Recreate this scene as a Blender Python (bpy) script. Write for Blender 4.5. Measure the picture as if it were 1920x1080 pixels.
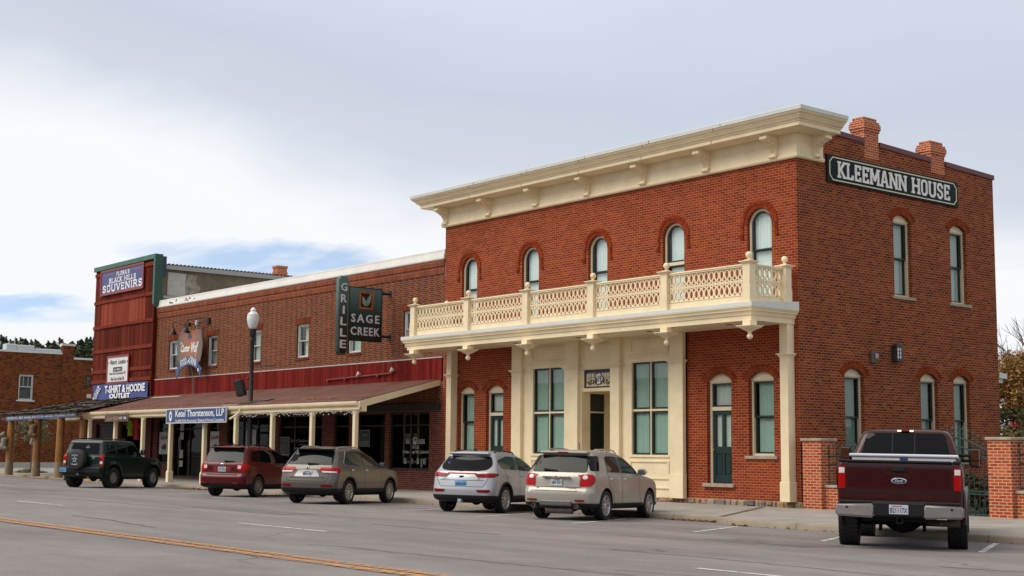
import bpy, bmesh, math, random
import numpy as np
from mathutils import Vector, Matrix
from mathutils.geometry import delaunay_2d_cdt
from mathutils.bvhtree import BVHTree

for o in list(bpy.data.objects):
    bpy.data.objects.remove(o)
S = bpy.context.scene
COL = S.collection
R = math.radians

# ---------------------------------------------------------------- camera
CAM = Vector((24.948, -30.559, 1.47))
cr, cu_, cf = (Vector((0.6304565, 0.7761715, 0.009078)), Vector((0.0854931, -0.0810574, 0.9930361)),
               Vector((-0.7715021, 0.6252899, 0.1174605)))
cam = bpy.data.cameras.new('camera')
cam.sensor_width = 36
cam.lens = 48.714
cam.clip_start = 0.1
cam.clip_end = 3000
camo = bpy.data.objects.new('camera', cam)
COL.objects.link(camo)
M = Matrix.Identity(4)
for i in range(3):
    M[i][0], M[i][1], M[i][2], M[i][3] = cr[i], cu_[i], -cf[i], CAM[i]
camo.matrix_world = M
S.camera = camo

# ---------------------------------------------------------------- sky, sun, exposure
SUN_EL, SUN_AZ = R(48), R(200)      # azimuth clockwise from +Y: the sun stands behind the camera's left shoulder
w = bpy.data.worlds.new('World')
S.world = w
w.use_nodes = True
nt = w.node_tree
nt.nodes.clear()
L = nt.links.new


def nd(t, tree, **k):
    n = tree.nodes.new(t)
    for a, b in k.items():
        setattr(n, a, b)
    return n


def mth(tree, op, a, b=None, clamp=False):
    n = tree.nodes.new('ShaderNodeMath')
    n.operation = op
    n.use_clamp = clamp
    for i, v in enumerate((a, b)):
        if v is None:
            continue
        if isinstance(v, (int, float)):
            n.inputs[i].default_value = v
        else:
            tree.links.new(v, n.inputs[i])
    return n.outputs[0]


def ramp(tree, fac, stops, interp='LINEAR'):
    n = tree.nodes.new('ShaderNodeValToRGB')
    n.color_ramp.interpolation = interp
    el = n.color_ramp.elements
    while len(el) < len(stops):
        el.new(0.5)
    for e, (p, c) in zip(el, stops):
        e.position = p
        e.color = (c, c, c, 1) if isinstance(c, (int, float)) else (*c, 1)
    tree.links.new(fac, n.inputs[0])
    return n.outputs[0]


def mixc(tree, fac, a, b, blend='MIX'):
    n = tree.nodes.new('ShaderNodeMix')
    n.data_type = 'RGBA'
    n.blend_type = blend
    for i, v in ((0, fac), (6, a), (7, b)):
        if isinstance(v, (int, float)):
            n.inputs[i].default_value = v
        elif isinstance(v, tuple):
            n.inputs[i].default_value = (*v, 1)
        else:
            tree.links.new(v, n.inputs[i])
    return n.outputs[2]


sky = nd('ShaderNodeTexSky', nt, sky_type='NISHITA', sun_disc=False, sun_elevation=SUN_EL, sun_rotation=SUN_AZ)
sky.air_density = 1.0
sky.dust_density = 0.6
tc = nd('ShaderNodeTexCoord', nt)
hi = nt.nodes.new('ShaderNodeVectorMath')
hi.operation = 'ADD'
hi.inputs[1].default_value = (0, 0, 0.28)
L(tc.outputs['Generated'], hi.inputs[0])
L(hi.outputs[0], sky.inputs[0])
sx = nd('ShaderNodeSeparateXYZ', nt)
L(tc.outputs['Generated'], sx.inputs[0])
X, Y, Z = sx.outputs
den = mth(nt, 'ADD', mth(nt, 'MAXIMUM', Z, 0.0), 0.10)
cx = nd('ShaderNodeCombineXYZ', nt)
L(mth(nt, 'DIVIDE', X, den), cx.inputs[0])
L(mth(nt, 'DIVIDE', Y, den), cx.inputs[1])
cx.inputs[2].default_value = 3.1


def cloud(scale, detail, rough, off=0.0, dist=0.0):
    mp = nd('ShaderNodeMapping', nt)
    mp.inputs['Location'].default_value = (off, off * .7, 0)
    mp.inputs['Rotation'].default_value = (0, 0, R(38))
    mp.inputs['Scale'].default_value = (scale, scale * 1.6, 1)
    L(cx.outputs[0], mp.inputs[0])
    n = nd('ShaderNodeTexNoise', nt)
    n.inputs['Scale'].default_value = 1
    n.inputs['Detail'].default_value = detail
    n.inputs['Roughness'].default_value = rough
    n.inputs['Distortion'].default_value = dist
    L(mp.outputs[0], n.inputs[0])
    return n.outputs[0]


n1 = cloud(0.22, 5, 0.5, 2.3, 0.4)
n2 = cloud(0.9, 7, 0.55, 7.7, 0.6)
# how far to the left (towards -X) and how high: the cloud deck thins and brightens low on the left
left = mth(nt, 'SUBTRACT', mth(nt, 'MULTIPLY', X, -1.0), mth(nt, 'MULTIPLY', Y, 0.9))     # about 0.0 mid frame, 0.6 far left
lowl = mth(nt, 'MULTIPLY', mth(nt, 'SUBTRACT', 1.0, mth(nt, 'MULTIPLY', Z, 4.2), True),
           mth(nt, 'MULTIPLY', mth(nt, 'ADD', left, 0.25), 1.35, True))
# the cloud deck: a grey-blue sheet with a ragged lower edge, bright white cloud under it
el = mth(nt, 'ADD', Z, mth(nt, 'MULTIPLY', mth(nt, 'SUBTRACT', n1, 0.5), 0.24))
el = mth(nt, 'ADD', el, mth(nt, 'MULTIPLY', mth(nt, 'SUBTRACT', n2, 0.5), 0.085))
el = mth(nt, 'SUBTRACT', el, mth(nt, 'MULTIPLY', mth(nt, 'MAXIMUM', mth(nt, 'SUBTRACT', left, 0.30), 0.0), 0.16))
ccol = ramp(nt, el, [(0.03, (9.3, 9.6, 10.0)), (0.135, (9.5, 9.7, 10.0)), (0.165, (8.2, 8.5, 9.1)), (0.20, (6.5, 7.0, 7.9)), (0.25, (5.9, 6.5, 7.6)), (0.33, (6.9, 7.55, 8.7)), (0.5, (7.3, 7.6, 7.9)), (1.0, (7.6, 7.5, 7.2))])
def opening(l0, wl, z0, wz):
    a_ = mth(nt, 'DIVIDE', mth(nt, 'SUBTRACT', left, l0), wl)
    b_ = mth(nt, 'DIVIDE', mth(nt, 'SUBTRACT', Z, z0), wz)
    return mth(nt, 'SUBTRACT', 1.0, mth(nt, 'ADD', mth(nt, 'MULTIPLY', a_, a_), mth(nt, 'MULTIPLY', b_, b_)))


n3 = cloud(1.7, 6, 0.52, 11.3, 0.35)
gap = mth(nt, 'MAXIMUM', opening(0.43, 0.13, 0.136, 0.017), opening(0.63, 0.10, 0.094, 0.013))
gap = mth(nt, 'ADD', gap, mth(nt, 'MULTIPLY', mth(nt, 'SUBTRACT', 0.5, n3), 3.4))
gapf = ramp(nt, gap, [(0.30, 0.0), (1.1, 0.75)])
blue = mixc(nt, 1.0, sky.outputs[0], (2.6, 2.6, 2.4), 'MULTIPLY')
bg = nd('ShaderNodeBackground', nt)
bg.inputs['Strength'].default_value = 0.1
L(mixc(nt, gapf, ccol, blue), bg.inputs['Color'])
wo = nd('ShaderNodeOutputWorld', nt)
L(bg.outputs[0], wo.inputs[0])

sun = bpy.data.lights.new('sun', 'SUN')
sun.energy = 2.8
sun.angle = R(46)
sun.color = (1.0, 0.93, 0.82)
suno = bpy.data.objects.new('sun', sun)
COL.objects.link(suno)
sd = Vector((math.sin(SUN_AZ) * math.cos(SUN_EL), math.cos(SUN_AZ) * math.cos(SUN_EL), math.sin(SUN_EL)))
suno.rotation_euler = sd.to_track_quat('Z', 'Y').to_euler()
S.view_settings.view_transform = 'Standard'
S.view_settings.look = 'None'
S.view_settings.exposure = 0.0
S.view_settings.gamma = 1.0
S.render.film_transparent = False

# ---------------------------------------------------------------- materials
MATS = {}


def pmat(name, col, rough=0.6, metal=0.0, spec=0.5, coat=0.0, var=0.0, vscale=6.0, bump=0.0, bscale=40.0, emit=None, estr=0.0,
         coords='Object', alpha=None):
    if name in MATS:
        return MATS[name]
    m = bpy.data.materials.new(name)
    m.use_nodes = True
    t = m.node_tree
    b = t.nodes['Principled BSDF']
    b.inputs['Roughness'].default_value = rough
    b.inputs['Metallic'].default_value = metal
    b.inputs['Specular IOR Level'].default_value = spec
    b.inputs['Coat Weight'].default_value = coat
    b.inputs['Coat Roughness'].default_value = 0.04
    b.inputs['Base Color'].default_value = (*col, 1)
    if emit:
        b.inputs['Emission Color'].default_value = (*emit, 1)
        b.inputs['Emission Strength'].default_value = estr
    if var or bump:
        c = t.nodes.new('ShaderNodeTexCoord')
        if var:
            n = t.nodes.new('ShaderNodeTexNoise')
            n.inputs['Scale'].default_value = vscale
            n.inputs['Detail'].default_value = 6
            n.inputs['Roughness'].default_value = 0.62
            t.links.new(c.outputs[coords], n.inputs[0])
            lo = tuple(x * (1 - var) for x in col)
            hi = tuple(min(1, x * (1 + var)) for x in col)
            t.links.new(ramp(t, n.outputs[0], [(0.28, lo), (0.72, hi)]), b.inputs['Base Color'])
        if bump:
            n = t.nodes.new('ShaderNodeTexNoise')
            n.inputs['Scale'].default_value = bscale
            n.inputs['Detail'].default_value = 4
            t.links.new(c.outputs[coords], n.inputs[0])
            bp = t.nodes.new('ShaderNodeBump')
            bp.inputs['Strength'].default_value = bump
            bp.inputs['Distance'].default_value = 0.02
            t.links.new(n.outputs[0], bp.inputs['Height'])
            t.links.new(bp.outputs[0], b.inputs['Normal'])
    MATS[name] = m
    return m


def brick_mat(name, stops, mortar, bw=0.215, bh=0.0765, ms=0.011, off=0.5, bump=0.5, weather=0.25, wscale=0.7, alt=False):
    if name in MATS:
        return MATS[name]
    m = bpy.data.materials.new(name)
    m.use_nodes = True
    t = m.node_tree
    b = t.nodes['Principled BSDF']
    b.inputs['Roughness'].default_value = 0.85
    b.inputs['Specular IOR Level'].default_value = 0.12
    uv = t.nodes.new('ShaderNodeUVMap')
    br = t.nodes.new('ShaderNodeTexBrick')
    br.offset = off
    t.links.new(uv.outputs[0], br.inputs[0])
    for k, v in (('Scale', 1), ('Mortar Size', ms), ('Mortar Smooth', 0.25), ('Bias', 0), ('Brick Width', bw), ('Row Height', bh)):
        br.inputs[k].default_value = v
    br.inputs['Color1'].default_value = (0, 0, 0, 1)
    br.inputs['Color2'].default_value = (1, 1, 1, 1)
    br.inputs['Mortar'].default_value = (0.5, 0.5, 0.5, 1)
    fac = br.outputs['Color']
    if alt:                                   # every other brick of a course is a dark header
        sp = t.nodes.new('ShaderNodeSeparateXYZ')
        t.links.new(uv.outputs[0], sp.inputs[0])
        row = mth(t, 'FLOOR', mth(t, 'DIVIDE', sp.outputs[1], bh))
        odd = mth(t, 'FLOORED_MODULO', row, 2.0)
        colm = mth(t, 'FLOOR', mth(t, 'ADD', mth(t, 'DIVIDE', sp.outputs[0], bw), mth(t, 'MULTIPLY', odd, off)))
        par = mth(t, 'FLOORED_MODULO', colm, 2.0)
        fac = mth(t, 'ADD', mth(t, 'MULTIPLY', fac, 0.55), mth(t, 'MULTIPLY', par, 0.45))
    bc = ramp(t, fac, stops)
    nz = t.nodes.new('ShaderNodeTexNoise')
    nz.inputs['Scale'].default_value = 55
    nz.inputs['Detail'].default_value = 3
    t.links.new(uv.outputs[0], nz.inputs[0])
    bc = mixc(t, 0.35, bc, ramp(t, nz.outputs[0], [(0.3, 0.45), (0.7, 1.0)]), 'MULTIPLY')
    wn = t.nodes.new('ShaderNodeTexNoise')
    wn.inputs['Scale'].default_value = wscale
    wn.inputs['Detail'].default_value = 7
    wn.inputs['Roughness'].default_value = 0.65
    t.links.new(uv.outputs[0], wn.inputs[0])
    col = mixc(t, br.outputs['Fac'], bc, mortar)
    col = mixc(t, weather, col, ramp(t, wn.outputs[0], [(0.3, 0.35), (0.68, 1.0)]), 'MULTIPLY')
    t.links.new(col, b.inputs['Base Color'])
    bp = t.nodes.new('ShaderNodeBump')
    bp.inputs['Strength'].default_value = bump
    bp.inputs['Distance'].default_value = 0.012
    t.links.new(mth(t, 'SUBTRACT', 1.0, br.outputs['Fac']), bp.inputs['Height'])
    t.links.new(bp.outputs[0], b.inputs['Normal'])
    MATS[name] = m
    return m


def glass_mat(name, tint=(0.85, 0.93, 0.9), refl=1.0, rough=0.02):
    """thin window glass: lets the room behind show and mirrors the sky by its Fresnel"""
    if name in MATS:
        return MATS[name]
    m = bpy.data.materials.new(name)
    m.use_nodes = True
    t = m.node_tree
    t.nodes.remove(t.nodes['Principled BSDF'])
    out = t.nodes['Material Output']
    tr = t.nodes.new('ShaderNodeBsdfTransparent')
    tr.inputs[0].default_value = (*tint, 1)
    gl = t.nodes.new('ShaderNodeBsdfGlossy')
    gl.inputs['Roughness'].default_value = rough
    gl.inputs['Color'].default_value = (refl, refl, refl, 1)
    ge = t.nodes.new('ShaderNodeNewGeometry')
    dt = t.nodes.new('ShaderNodeVectorMath')
    dt.operation = 'DOT_PRODUCT'
    t.links.new(ge.outputs['Incoming'], dt.inputs[0])
    t.links.new(ge.outputs['Normal'], dt.inputs[1])
    k = mth(t, 'SUBTRACT', 1.0, mth(t, 'ABSOLUTE', dt.outputs['Value']), True)
    fres = mth(t, 'ADD', 0.055, mth(t, 'MULTIPLY', mth(t, 'POWER', k, 5.0), 0.9), True)
    c = t.nodes.new('ShaderNodeTexCoord')
    n = t.nodes.new('ShaderNodeTexNoise')
    n.inputs['Scale'].default_value = 1.3
    t.links.new(c.outputs['Object'], n.inputs[0])
    bp = t.nodes.new('ShaderNodeBump')
    bp.inputs['Strength'].default_value = 0.05
    t.links.new(n.outputs[0], bp.inputs['Height'])
    t.links.new(bp.outputs[0], gl.inputs['Normal'])
    mx = t.nodes.new('ShaderNodeMixShader')
    t.links.new(fres, mx.inputs[0])
    t.links.new(tr.outputs[0], mx.inputs[1])
    t.links.new(gl.outputs[0], mx.inputs[2])
    t.links.new(mx.outputs[0], out.inputs[0])
    MATS[name] = m
    return m


CREAM = pmat('cream_paint', (0.80, 0.665, 0.44), 0.5, var=0.10, vscale=1.6, bump=0.08, bscale=6)
CREAM2 = pmat('cream_paint_old', (0.68, 0.57, 0.40), 0.55, var=0.10, vscale=3.0)
FLASH = pmat('white_flashing', (0.62, 0.63, 0.60), 0.45, var=0.08, vscale=1.5)
DKGREEN = pmat('dark_green_paint', (0.008, 0.021, 0.019), 0.4)
CURTAIN = pmat('curtain', (0.36, 0.46, 0.415), 0.9, var=0.08, vscale=3)
CURTAINW = pmat('curtain_white', (0.78, 0.81, 0.83), 0.9, var=0.06, vscale=3)
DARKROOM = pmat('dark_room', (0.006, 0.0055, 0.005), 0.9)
GLASS = glass_mat('window_glass')
BLACK = pmat('black_metal', (0.006, 0.006, 0.0065), 0.5)
WHITE = pmat('white_lettering', (0.8, 0.8, 0.8), 0.6)
STONE = pmat('sandstone', (0.36, 0.28, 0.21), 0.85, var=0.25, vscale=5, bump=0.5, bscale=20)
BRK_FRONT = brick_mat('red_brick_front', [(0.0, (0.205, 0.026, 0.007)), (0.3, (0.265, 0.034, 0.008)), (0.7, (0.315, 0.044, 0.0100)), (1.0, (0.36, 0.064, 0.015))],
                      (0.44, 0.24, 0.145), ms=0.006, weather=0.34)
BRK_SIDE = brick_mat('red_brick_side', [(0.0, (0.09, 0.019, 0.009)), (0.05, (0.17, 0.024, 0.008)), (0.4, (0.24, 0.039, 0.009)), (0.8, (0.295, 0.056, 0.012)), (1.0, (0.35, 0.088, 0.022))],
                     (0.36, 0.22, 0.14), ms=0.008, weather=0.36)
BRK_BROWN = brick_mat('brown_brick', [(0.0, (0.045, 0.018, 0.012)), (0.36, (0.065, 0.024, 0.014)), (0.42, (0.15, 0.036, 0.015)), (0.75, (0.215, 0.052, 0.021)), (1.0, (0.26, 0.07, 0.03))],
                      (0.26, 0.13, 0.078), bw=0.21, bh=0.0765, ms=0.012, weather=0.25, alt=True)
BRK_TRIM = brick_mat('soldier_brick', [(0.0, (0.15, 0.032, 0.016)), (0.5, (0.24, 0.05, 0.022)), (1.0, (0.30, 0.072, 0.03))],
                     (0.26, 0.14, 0.09), bw=0.09, bh=0.26, ms=0.010, off=0.0)
BRK_LEFT = brick_mat('orange_brown_brick', [(0.0, (0.055, 0.022, 0.012)), (0.2, (0.10, 0.03, 0.013)), (0.35, (0.19, 0.050, 0.016)), (1.0, (0.26, 0.078, 0.024))],
                     (0.18, 0.075, 0.035), bw=0.22, bh=0.08, ms=0.010, weather=0.45, wscale=0.9)
BRK_PIER = brick_mat('orange_brick', [(0.0, (0.36, 0.055, 0.015)), (0.5, (0.48, 0.080, 0.021)), (1.0, (0.56, 0.125, 0.035))],
                     (0.55, 0.40, 0.29), ms=0.010, weather=0.2)
BRK_SHOP = brick_mat('maroon_brick', [(0.0, (0.12, 0.024, 0.016)), (0.5, (0.18, 0.036, 0.023)), (1.0, (0.24, 0.055, 0.034))],
                     (0.26, 0.18, 0.14), ms=0.009, weather=0.3)

# ---------------------------------------------------------------- mesh builder
class MB:
    def __init__(s, T=None):
        s.v, s.f, s.m, s.T = [], [], [], T or Matrix.Identity(4)
        s.uvf = {}

    def add(s, vs, fs, m=0):
        b = len(s.v)
        s.v += [s.T @ Vector(v) for v in vs]
        for f in fs:
            s.f.append([b + i for i in f])
            s.m.append(m)
        return s

    def box(s, x0, x1, y0, y1, z0, z1, m=0):
        return s.add([(x0, y0, z0), (x1, y0, z0), (x1, y1, z0), (x0, y1, z0), (x0, y0, z1), (x1, y0, z1), (x1, y1, z1), (x0, y1, z1)],
                     [(0, 3, 2, 1), (4, 5, 6, 7), (0, 1, 5, 4), (1, 2, 6, 5), (2, 3, 7, 6), (3, 0, 4, 7)], m)

    def cbox(s, x0, x1, y0, y1, z0, z1, c=0.01, m=0):
        """box with chamfered vertical and horizontal edges"""
        bm = bmesh.new()
        bmesh.ops.create_cube(bm, size=1)
        for v in bm.verts:
            v.co = Vector(((x0 + x1) / 2 + v.co.x * (x1 - x0), (y0 + y1) / 2 + v.co.y * (y1 - y0), (z0 + z1) / 2 + v.co.z * (z1 - z0)))
        bmesh.ops.bevel(bm, geom=list(bm.edges), offset=c, segments=1, affect='EDGES')
        s.addbm(bm, m)
        return s

    def addbm(s, bm, m=0):
        bm.verts.index_update()
        s.add([v.co.copy() for v in bm.verts], [[v.index for v in f.verts] for f in bm.faces], m)
        bm.free()

    def prism(s, poly, d0, d1, plane='xz', m=0):
        """polygon (list of 2d) in a plane, extruded along the third axis from d0 to d1"""
        n = len(poly)
        def P(p, d):
            if plane == 'xz':
                return (p[0], d, p[1])
            if plane == 'yz':
                return (d, p[0], p[1])
            return (p[0], p[1], d)
        vs = [P(p, d0) for p in poly] + [P(p, d1) for p in poly]
        fs = [tuple(range(n)), tuple(range(2 * n - 1, n - 1, -1))]
        fs += [(i, i + n, (i + 1) % n + n, (i + 1) % n) for i in range(n)]
        return s.add(vs, fs, m)

    def tube(s, pts, r, n=8, m=0, cap=True):
        pts = [Vector(p) for p in pts]
        rs = r if isinstance(r, (list, tuple)) else [r] * len(pts)
        rings = []
        d0 = (pts[1] - pts[0]).normalized()
        a = Vector((0, 0, 1)) if abs(d0.z) < 0.9 else Vector((1, 0, 0))
        a = (a - d0 * a.dot(d0)).normalized()
        vs = []
        for i, p in enumerate(pts):
            d = ((pts[min(i + 1, len(pts) - 1)] - pts[max(i - 1, 0)])).normalized()
            a = (a - d * a.dot(d))
            a = a.normalized() if a.length > 1e-6 else d.orthogonal().normalized()
            b = d.cross(a)
            for k in range(n):
                t = 2 * math.pi * k / n
                vs.append(p + (a * math.cos(t) + b * math.sin(t)) * rs[i])
        fs = []
        for i in range(len(pts) - 1):
            for k in range(n):
                fs.append((i * n + k, i * n + (k + 1) % n, (i + 1) * n + (k + 1) % n, (i + 1) * n + k))
        if cap:
            fs.append(tuple(range(n - 1, -1, -1)))
            e = (len(pts) - 1) * n
            fs.append(tuple(range(e, e + n)))
        return s.add(vs, fs, m)

    def lathe(s, prof, c=(0, 0, 0), n=16, axis='z', m=0, closed=False):
        """profile of (radius, height)"""
        vs = []
        for r, h in prof:
            for k in range(n):
                t = 2 * math.pi * k / n
                a, b = r * math.cos(t), r * math.sin(t)
                p = {'z': (a, b, h), 'x': (h, a, b), 'y': (b, h, a)}[axis]
                vs.append((c[0] + p[0], c[1] + p[1], c[2] + p[2]))
        fs = []
        q = len(prof)
        for i in range(q - 1 + (1 if closed else 0)):
            j = (i + 1) % q
            for k in range(n):
                fs.append((i * n + k, i * n + (k + 1) % n, j * n + (k + 1) % n, j * n + k))
        if not closed:
            if prof[0][0] > 1e-5:
                fs.append(tuple(range(n - 1, -1, -1)))
            if prof[-1][0] > 1e-5:
                fs.append(tuple(range((q - 1) * n, q * n)))
        return s.add(vs, fs, m)

    def ball(s, c, r, n=14, m=0):
        q = 9
        return s.lathe([(max(1e-6, r * math.sin(math.pi * i / q)), -r * math.cos(math.pi * i / q)) for i in range(q + 1)], c, n, m=m)

    def sweep(s, prof, path, m=0, cap=True):
        """profile of (outward offset, z) swept along a plan path; outward = right of travel"""
        n = len(prof)
        P = [Vector((p[0], p[1])) for p in path]
        vs = []
        for i, p in enumerate(P):
            ds = []
            if i > 0:
                ds.append((P[i] - P[i - 1]).normalized())
            if i < len(P) - 1:
                ds.append((P[i + 1] - P[i]).normalized())
            ns = [Vector((d.y, -d.x)) for d in ds]
            if len(ns) == 1:
                mn = ns[0]
            else:
                mn = (ns[0] + ns[1]).normalized()
                mn = mn / max(0.2, mn.dot(ns[0]))
            for o, z in prof:
                vs.append((p.x + mn.x * o, p.y + mn.y * o, z))
        fs = []
        for i in range(len(P) - 1):
            for k in range(n):
                k2 = (k + 1) % n
                fs.append((i * n + k, i * n + k2, (i + 1) * n + k2, (i + 1) * n + k))
        if cap:
            fs.append(tuple(range(n - 1, -1, -1)))
            e = (len(P) - 1) * n
            fs.append(tuple(range(e, e + n)))
        return s.add(vs, fs, m)

    def mesh(s, name, mats, smooth=False, inv=None, fixn=True, uvs=None):
        me = bpy.data.meshes.new(name)
        me.from_pydata([tuple(v) for v in s.v], [], s.f)
        mats = mats if isinstance(mats, (list, tuple)) else [mats]
        for mt in mats:
            me.materials.append(mt)
        if len(mats) > 1:
            me.polygons.foreach_set('material_index', s.m)
        if fixn:
            bm = bmesh.new()
            bm.from_mesh(me)
            bmesh.ops.recalc_face_normals(bm, faces=bm.faces)
            bm.to_mesh(me)
            bm.free()
        me.update()
        boxuv(me)
        if inv is not None:
            me.transform(inv)
        if smooth:
            smooth_by_angle(me, R(smooth if smooth > 1 else 40))
        return me


def boxuv(me):
    if not me.polygons:
        return
    uv = me.uv_layers.new(name='UVMap')
    co = np.empty(len(me.vertices) * 3)
    me.vertices.foreach_get('co', co)
    co = co.reshape(-1, 3)
    li = np.empty(len(me.loops), dtype=np.int32)
    me.loops.foreach_get('vertex_index', li)
    nrm = np.empty(len(me.polygons) * 3)
    me.polygons.foreach_get('normal', nrm)
    nrm = np.abs(nrm.reshape(-1, 3))
    tot = np.empty(len(me.polygons), dtype=np.int32)
    me.polygons.foreach_get('loop_total', tot)
    ln = np.repeat(nrm, tot, axis=0)
    c = co[li]
    out = np.empty((len(li), 2))
    ax = np.argmax(ln + np.array([0.0005, 0.001, 0]), axis=1)
    out[ax == 0] = c[ax == 0][:, [1, 2]]
    out[ax == 1] = c[ax == 1][:, [0, 2]]
    out[ax == 2] = c[ax == 2][:, [0, 1]]
    uv.data.foreach_set('uv', out.ravel())


def smooth_by_angle(me, ang):
    bm = bmesh.new()
    bm.from_mesh(me)
    for f in bm.faces:
        f.smooth = True
    for e in bm.edges:
        if len(e.link_faces) == 2:
            e.smooth = e.calc_face_angle(0) < ang
        else:
            e.smooth = False
    bm.to_mesh(me)
    bm.free()


def link(o):
    COL.objects.link(o)
    return o


def tag(o, label=None, cat=None, group=None, kind=None):
    if label:
        o['label'] = label
    if cat:
        o['category'] = cat
    if group:
        o['group'] = group
    if kind:
        o['kind'] = kind
    return o


ROOTM = {}


def thing(name, label, cat, loc=(0, 0, 0), rz=0.0, group=None):
    o = link(bpy.data.objects.new(name, None))
    o.empty_display_size = 0.3
    o.location = loc
    o.rotation_euler = (0, 0, rz)
    ROOTM[o] = Matrix.Translation(Vector(loc)) @ Matrix.Rotation(rz, 4, 'Z')
    return tag(o, label, cat, group)


def part(name, mb, mat, parent, smooth=False, local=False, label=None, fixn=True, hide=None):
    """one mesh part; world-space geometry unless local"""
    root = parent
    while root.parent:
        root = root.parent
    inv = None if local else ROOTM[root].inverted()
    me = mb.mesh(name, mat, smooth, inv, fixn)
    o = link(bpy.data.objects.new(name, me))
    o.parent = parent
    if label:
        o['label'] = label
    return o


def single(name, mb, mat, label=None, cat=None, loc=None, group=None, kind=None, smooth=False, fixn=True):
    """a thing (or a piece of the setting) that is one mesh, origin at loc"""
    inv = Matrix.Translation(-Vector(loc)) if loc else None
    me = mb.mesh(name, mat, smooth, inv, fixn)
    o = link(bpy.data.objects.new(name, me))
    if loc:
        o.location = loc
    return tag(o, label, cat, group, kind)


def copy_tree(o, parent=None, name=None):
    c = o.copy()
    link(c)
    c.parent = parent
    for ch in list(o.children):
        copy_tree(ch, c)
    return c


def text_mb(body, w, h, T, depth=0.006, bold=0.0, italic=0.0, spacing=1.0, mb=None, m=0, fit=True, arc=None):
    """lettering (built-in font) fitted into w x h centred at the origin of T, in T's local xz plane facing -y"""
    cu = bpy.data.curves.new('t', 'FONT')
    cu.body = body
    cu.align_x = 'CENTER'
    cu.size = 1.0
    cu.offset = bold
    cu.shear = italic
    cu.space_character = spacing
    cu.resolution_u = 2
    ob = bpy.data.objects.new('t', cu)
    me = bpy.data.meshes.new_from_object(ob)
    bm = bmesh.new()
    bm.from_mesh(me)
    bpy.data.objects.remove(ob)
    bpy.data.curves.remove(cu)
    bpy.data.meshes.remove(me)
    mb = mb or MB()
    if not bm.verts:
        return mb
    bmesh.ops.remove_doubles(bm, verts=bm.verts, dist=1e-5)
    xs = [v.co.x for v in bm.verts]
    ys = [v.co.y for v in bm.verts]
    x0, x1, y0, y1 = min(xs), max(xs), min(ys), max(ys)
    sx_, sy_ = w / (x1 - x0), h / (y1 - y0)
    if not fit:
        sx_ = sy_ = min(sx_, sy_)
    ex = bmesh.ops.extrude_face_region(bm, geom=list(bm.faces))
    top = [g for g in ex['geom'] if isinstance(g, bmesh.types.BMVert)]
    for v in bm.verts:
        v.co = Vector(((v.co.x - (x0 + x1) / 2) * sx_, 0, (v.co.y - (y0 + y1) / 2) * sy_))
    for v in top:
        v.co.y = -depth
    if arc:
        for v in bm.verts:
            a = v.co.x / arc
            rr = abs(arc) + v.co.z * (1 if arc > 0 else -1)
            v.co.x = math.sin(a) * rr * (1 if arc > 0 else -1)
            v.co.z = (math.cos(a) * rr - abs(arc)) * (1 if arc > 0 else -1)
    old = mb.T
    mb.T = T
    mb.addbm(bm, m)
    mb.T = old
    return mb


def face_front(x, y, z):
    return Matrix.Translation((x, y, z))


def face_right(x, y, z):
    """local -y looks along world +x; local x runs along world +y"""
    return Matrix.Translation((x, y, z)) @ Matrix.Rotation(R(90), 4, 'Z')


def wall_holes(outer, holes, depth, T, m=0, mr=0, mb=None):
    """a wall face in T's xz plane (front at y=0) with openings whose reveals run back by depth"""
    mb = mb or MB()
    pts, edges = [], []
    for poly in [outer] + holes:
        b = len(pts)
        n = len(poly)
        pts += [Vector(p) for p in poly]
        edges += [(b + i, b + (i + 1) % n) for i in range(n)]
    vs, es, fs, *_ = delaunay_2d_cdt(pts, edges, [], 0, 1e-5)

    def inside(p, poly):
        c = False
        n = len(poly)
        for i in range(n):
            (xa, ya), (xb, yb) = poly[i], poly[(i + 1) % n]
            if (ya > p.y) != (yb > p.y) and p.x < (xb - xa) * (p.y - ya) / (yb - ya) + xa:
                c = not c
        return c
    keep = []
    for f in fs:
        c = sum((vs[i] for i in f), Vector((0, 0))) / len(f)
        if inside(c, outer) and not any(inside(c, h) for h in holes):
            keep.append(f)
    old = mb.T
    mb.T = T
    mb.add([(v.x, 0, v.y) for v in vs], keep, m)
    for h in holes:
        n = len(h)
        mb.add([(p[0], 0, p[1]) for p in h] + [(p[0], depth, p[1]) for p in h],
               [(i, (i + 1) % n, (i + 1) % n + n, i + n) for i in range(n)], mr)
    mb.T = old
    return mb


def arch_poly(w, z0, zc, kind, n=14):
    """opening outline, x centred; zc = crown height; kind 'round', 'seg' or 'rect'"""
    a = w / 2
    if kind == 'rect':
        return [(-a, z0), (a, z0), (a, zc), (-a, zc)]
    if kind == 'round':
        zs, rad, cz = zc - a, a, zc - a
        t0 = 0.0
    else:
        rise = 0.21 * w if kind == 'seg' else kind * w
        rad = (a * a + rise * rise) / (2 * rise)
        cz = zc - rad
        t0 = math.acos(a / rad)
    out = [(-a, z0), (a, z0)]
    for i in range(n + 1):
        t = t0 + (math.pi - 2 * t0) * i / n
        out.append((rad * math.cos(t), cz + rad * math.sin(t)))
    return out


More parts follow.
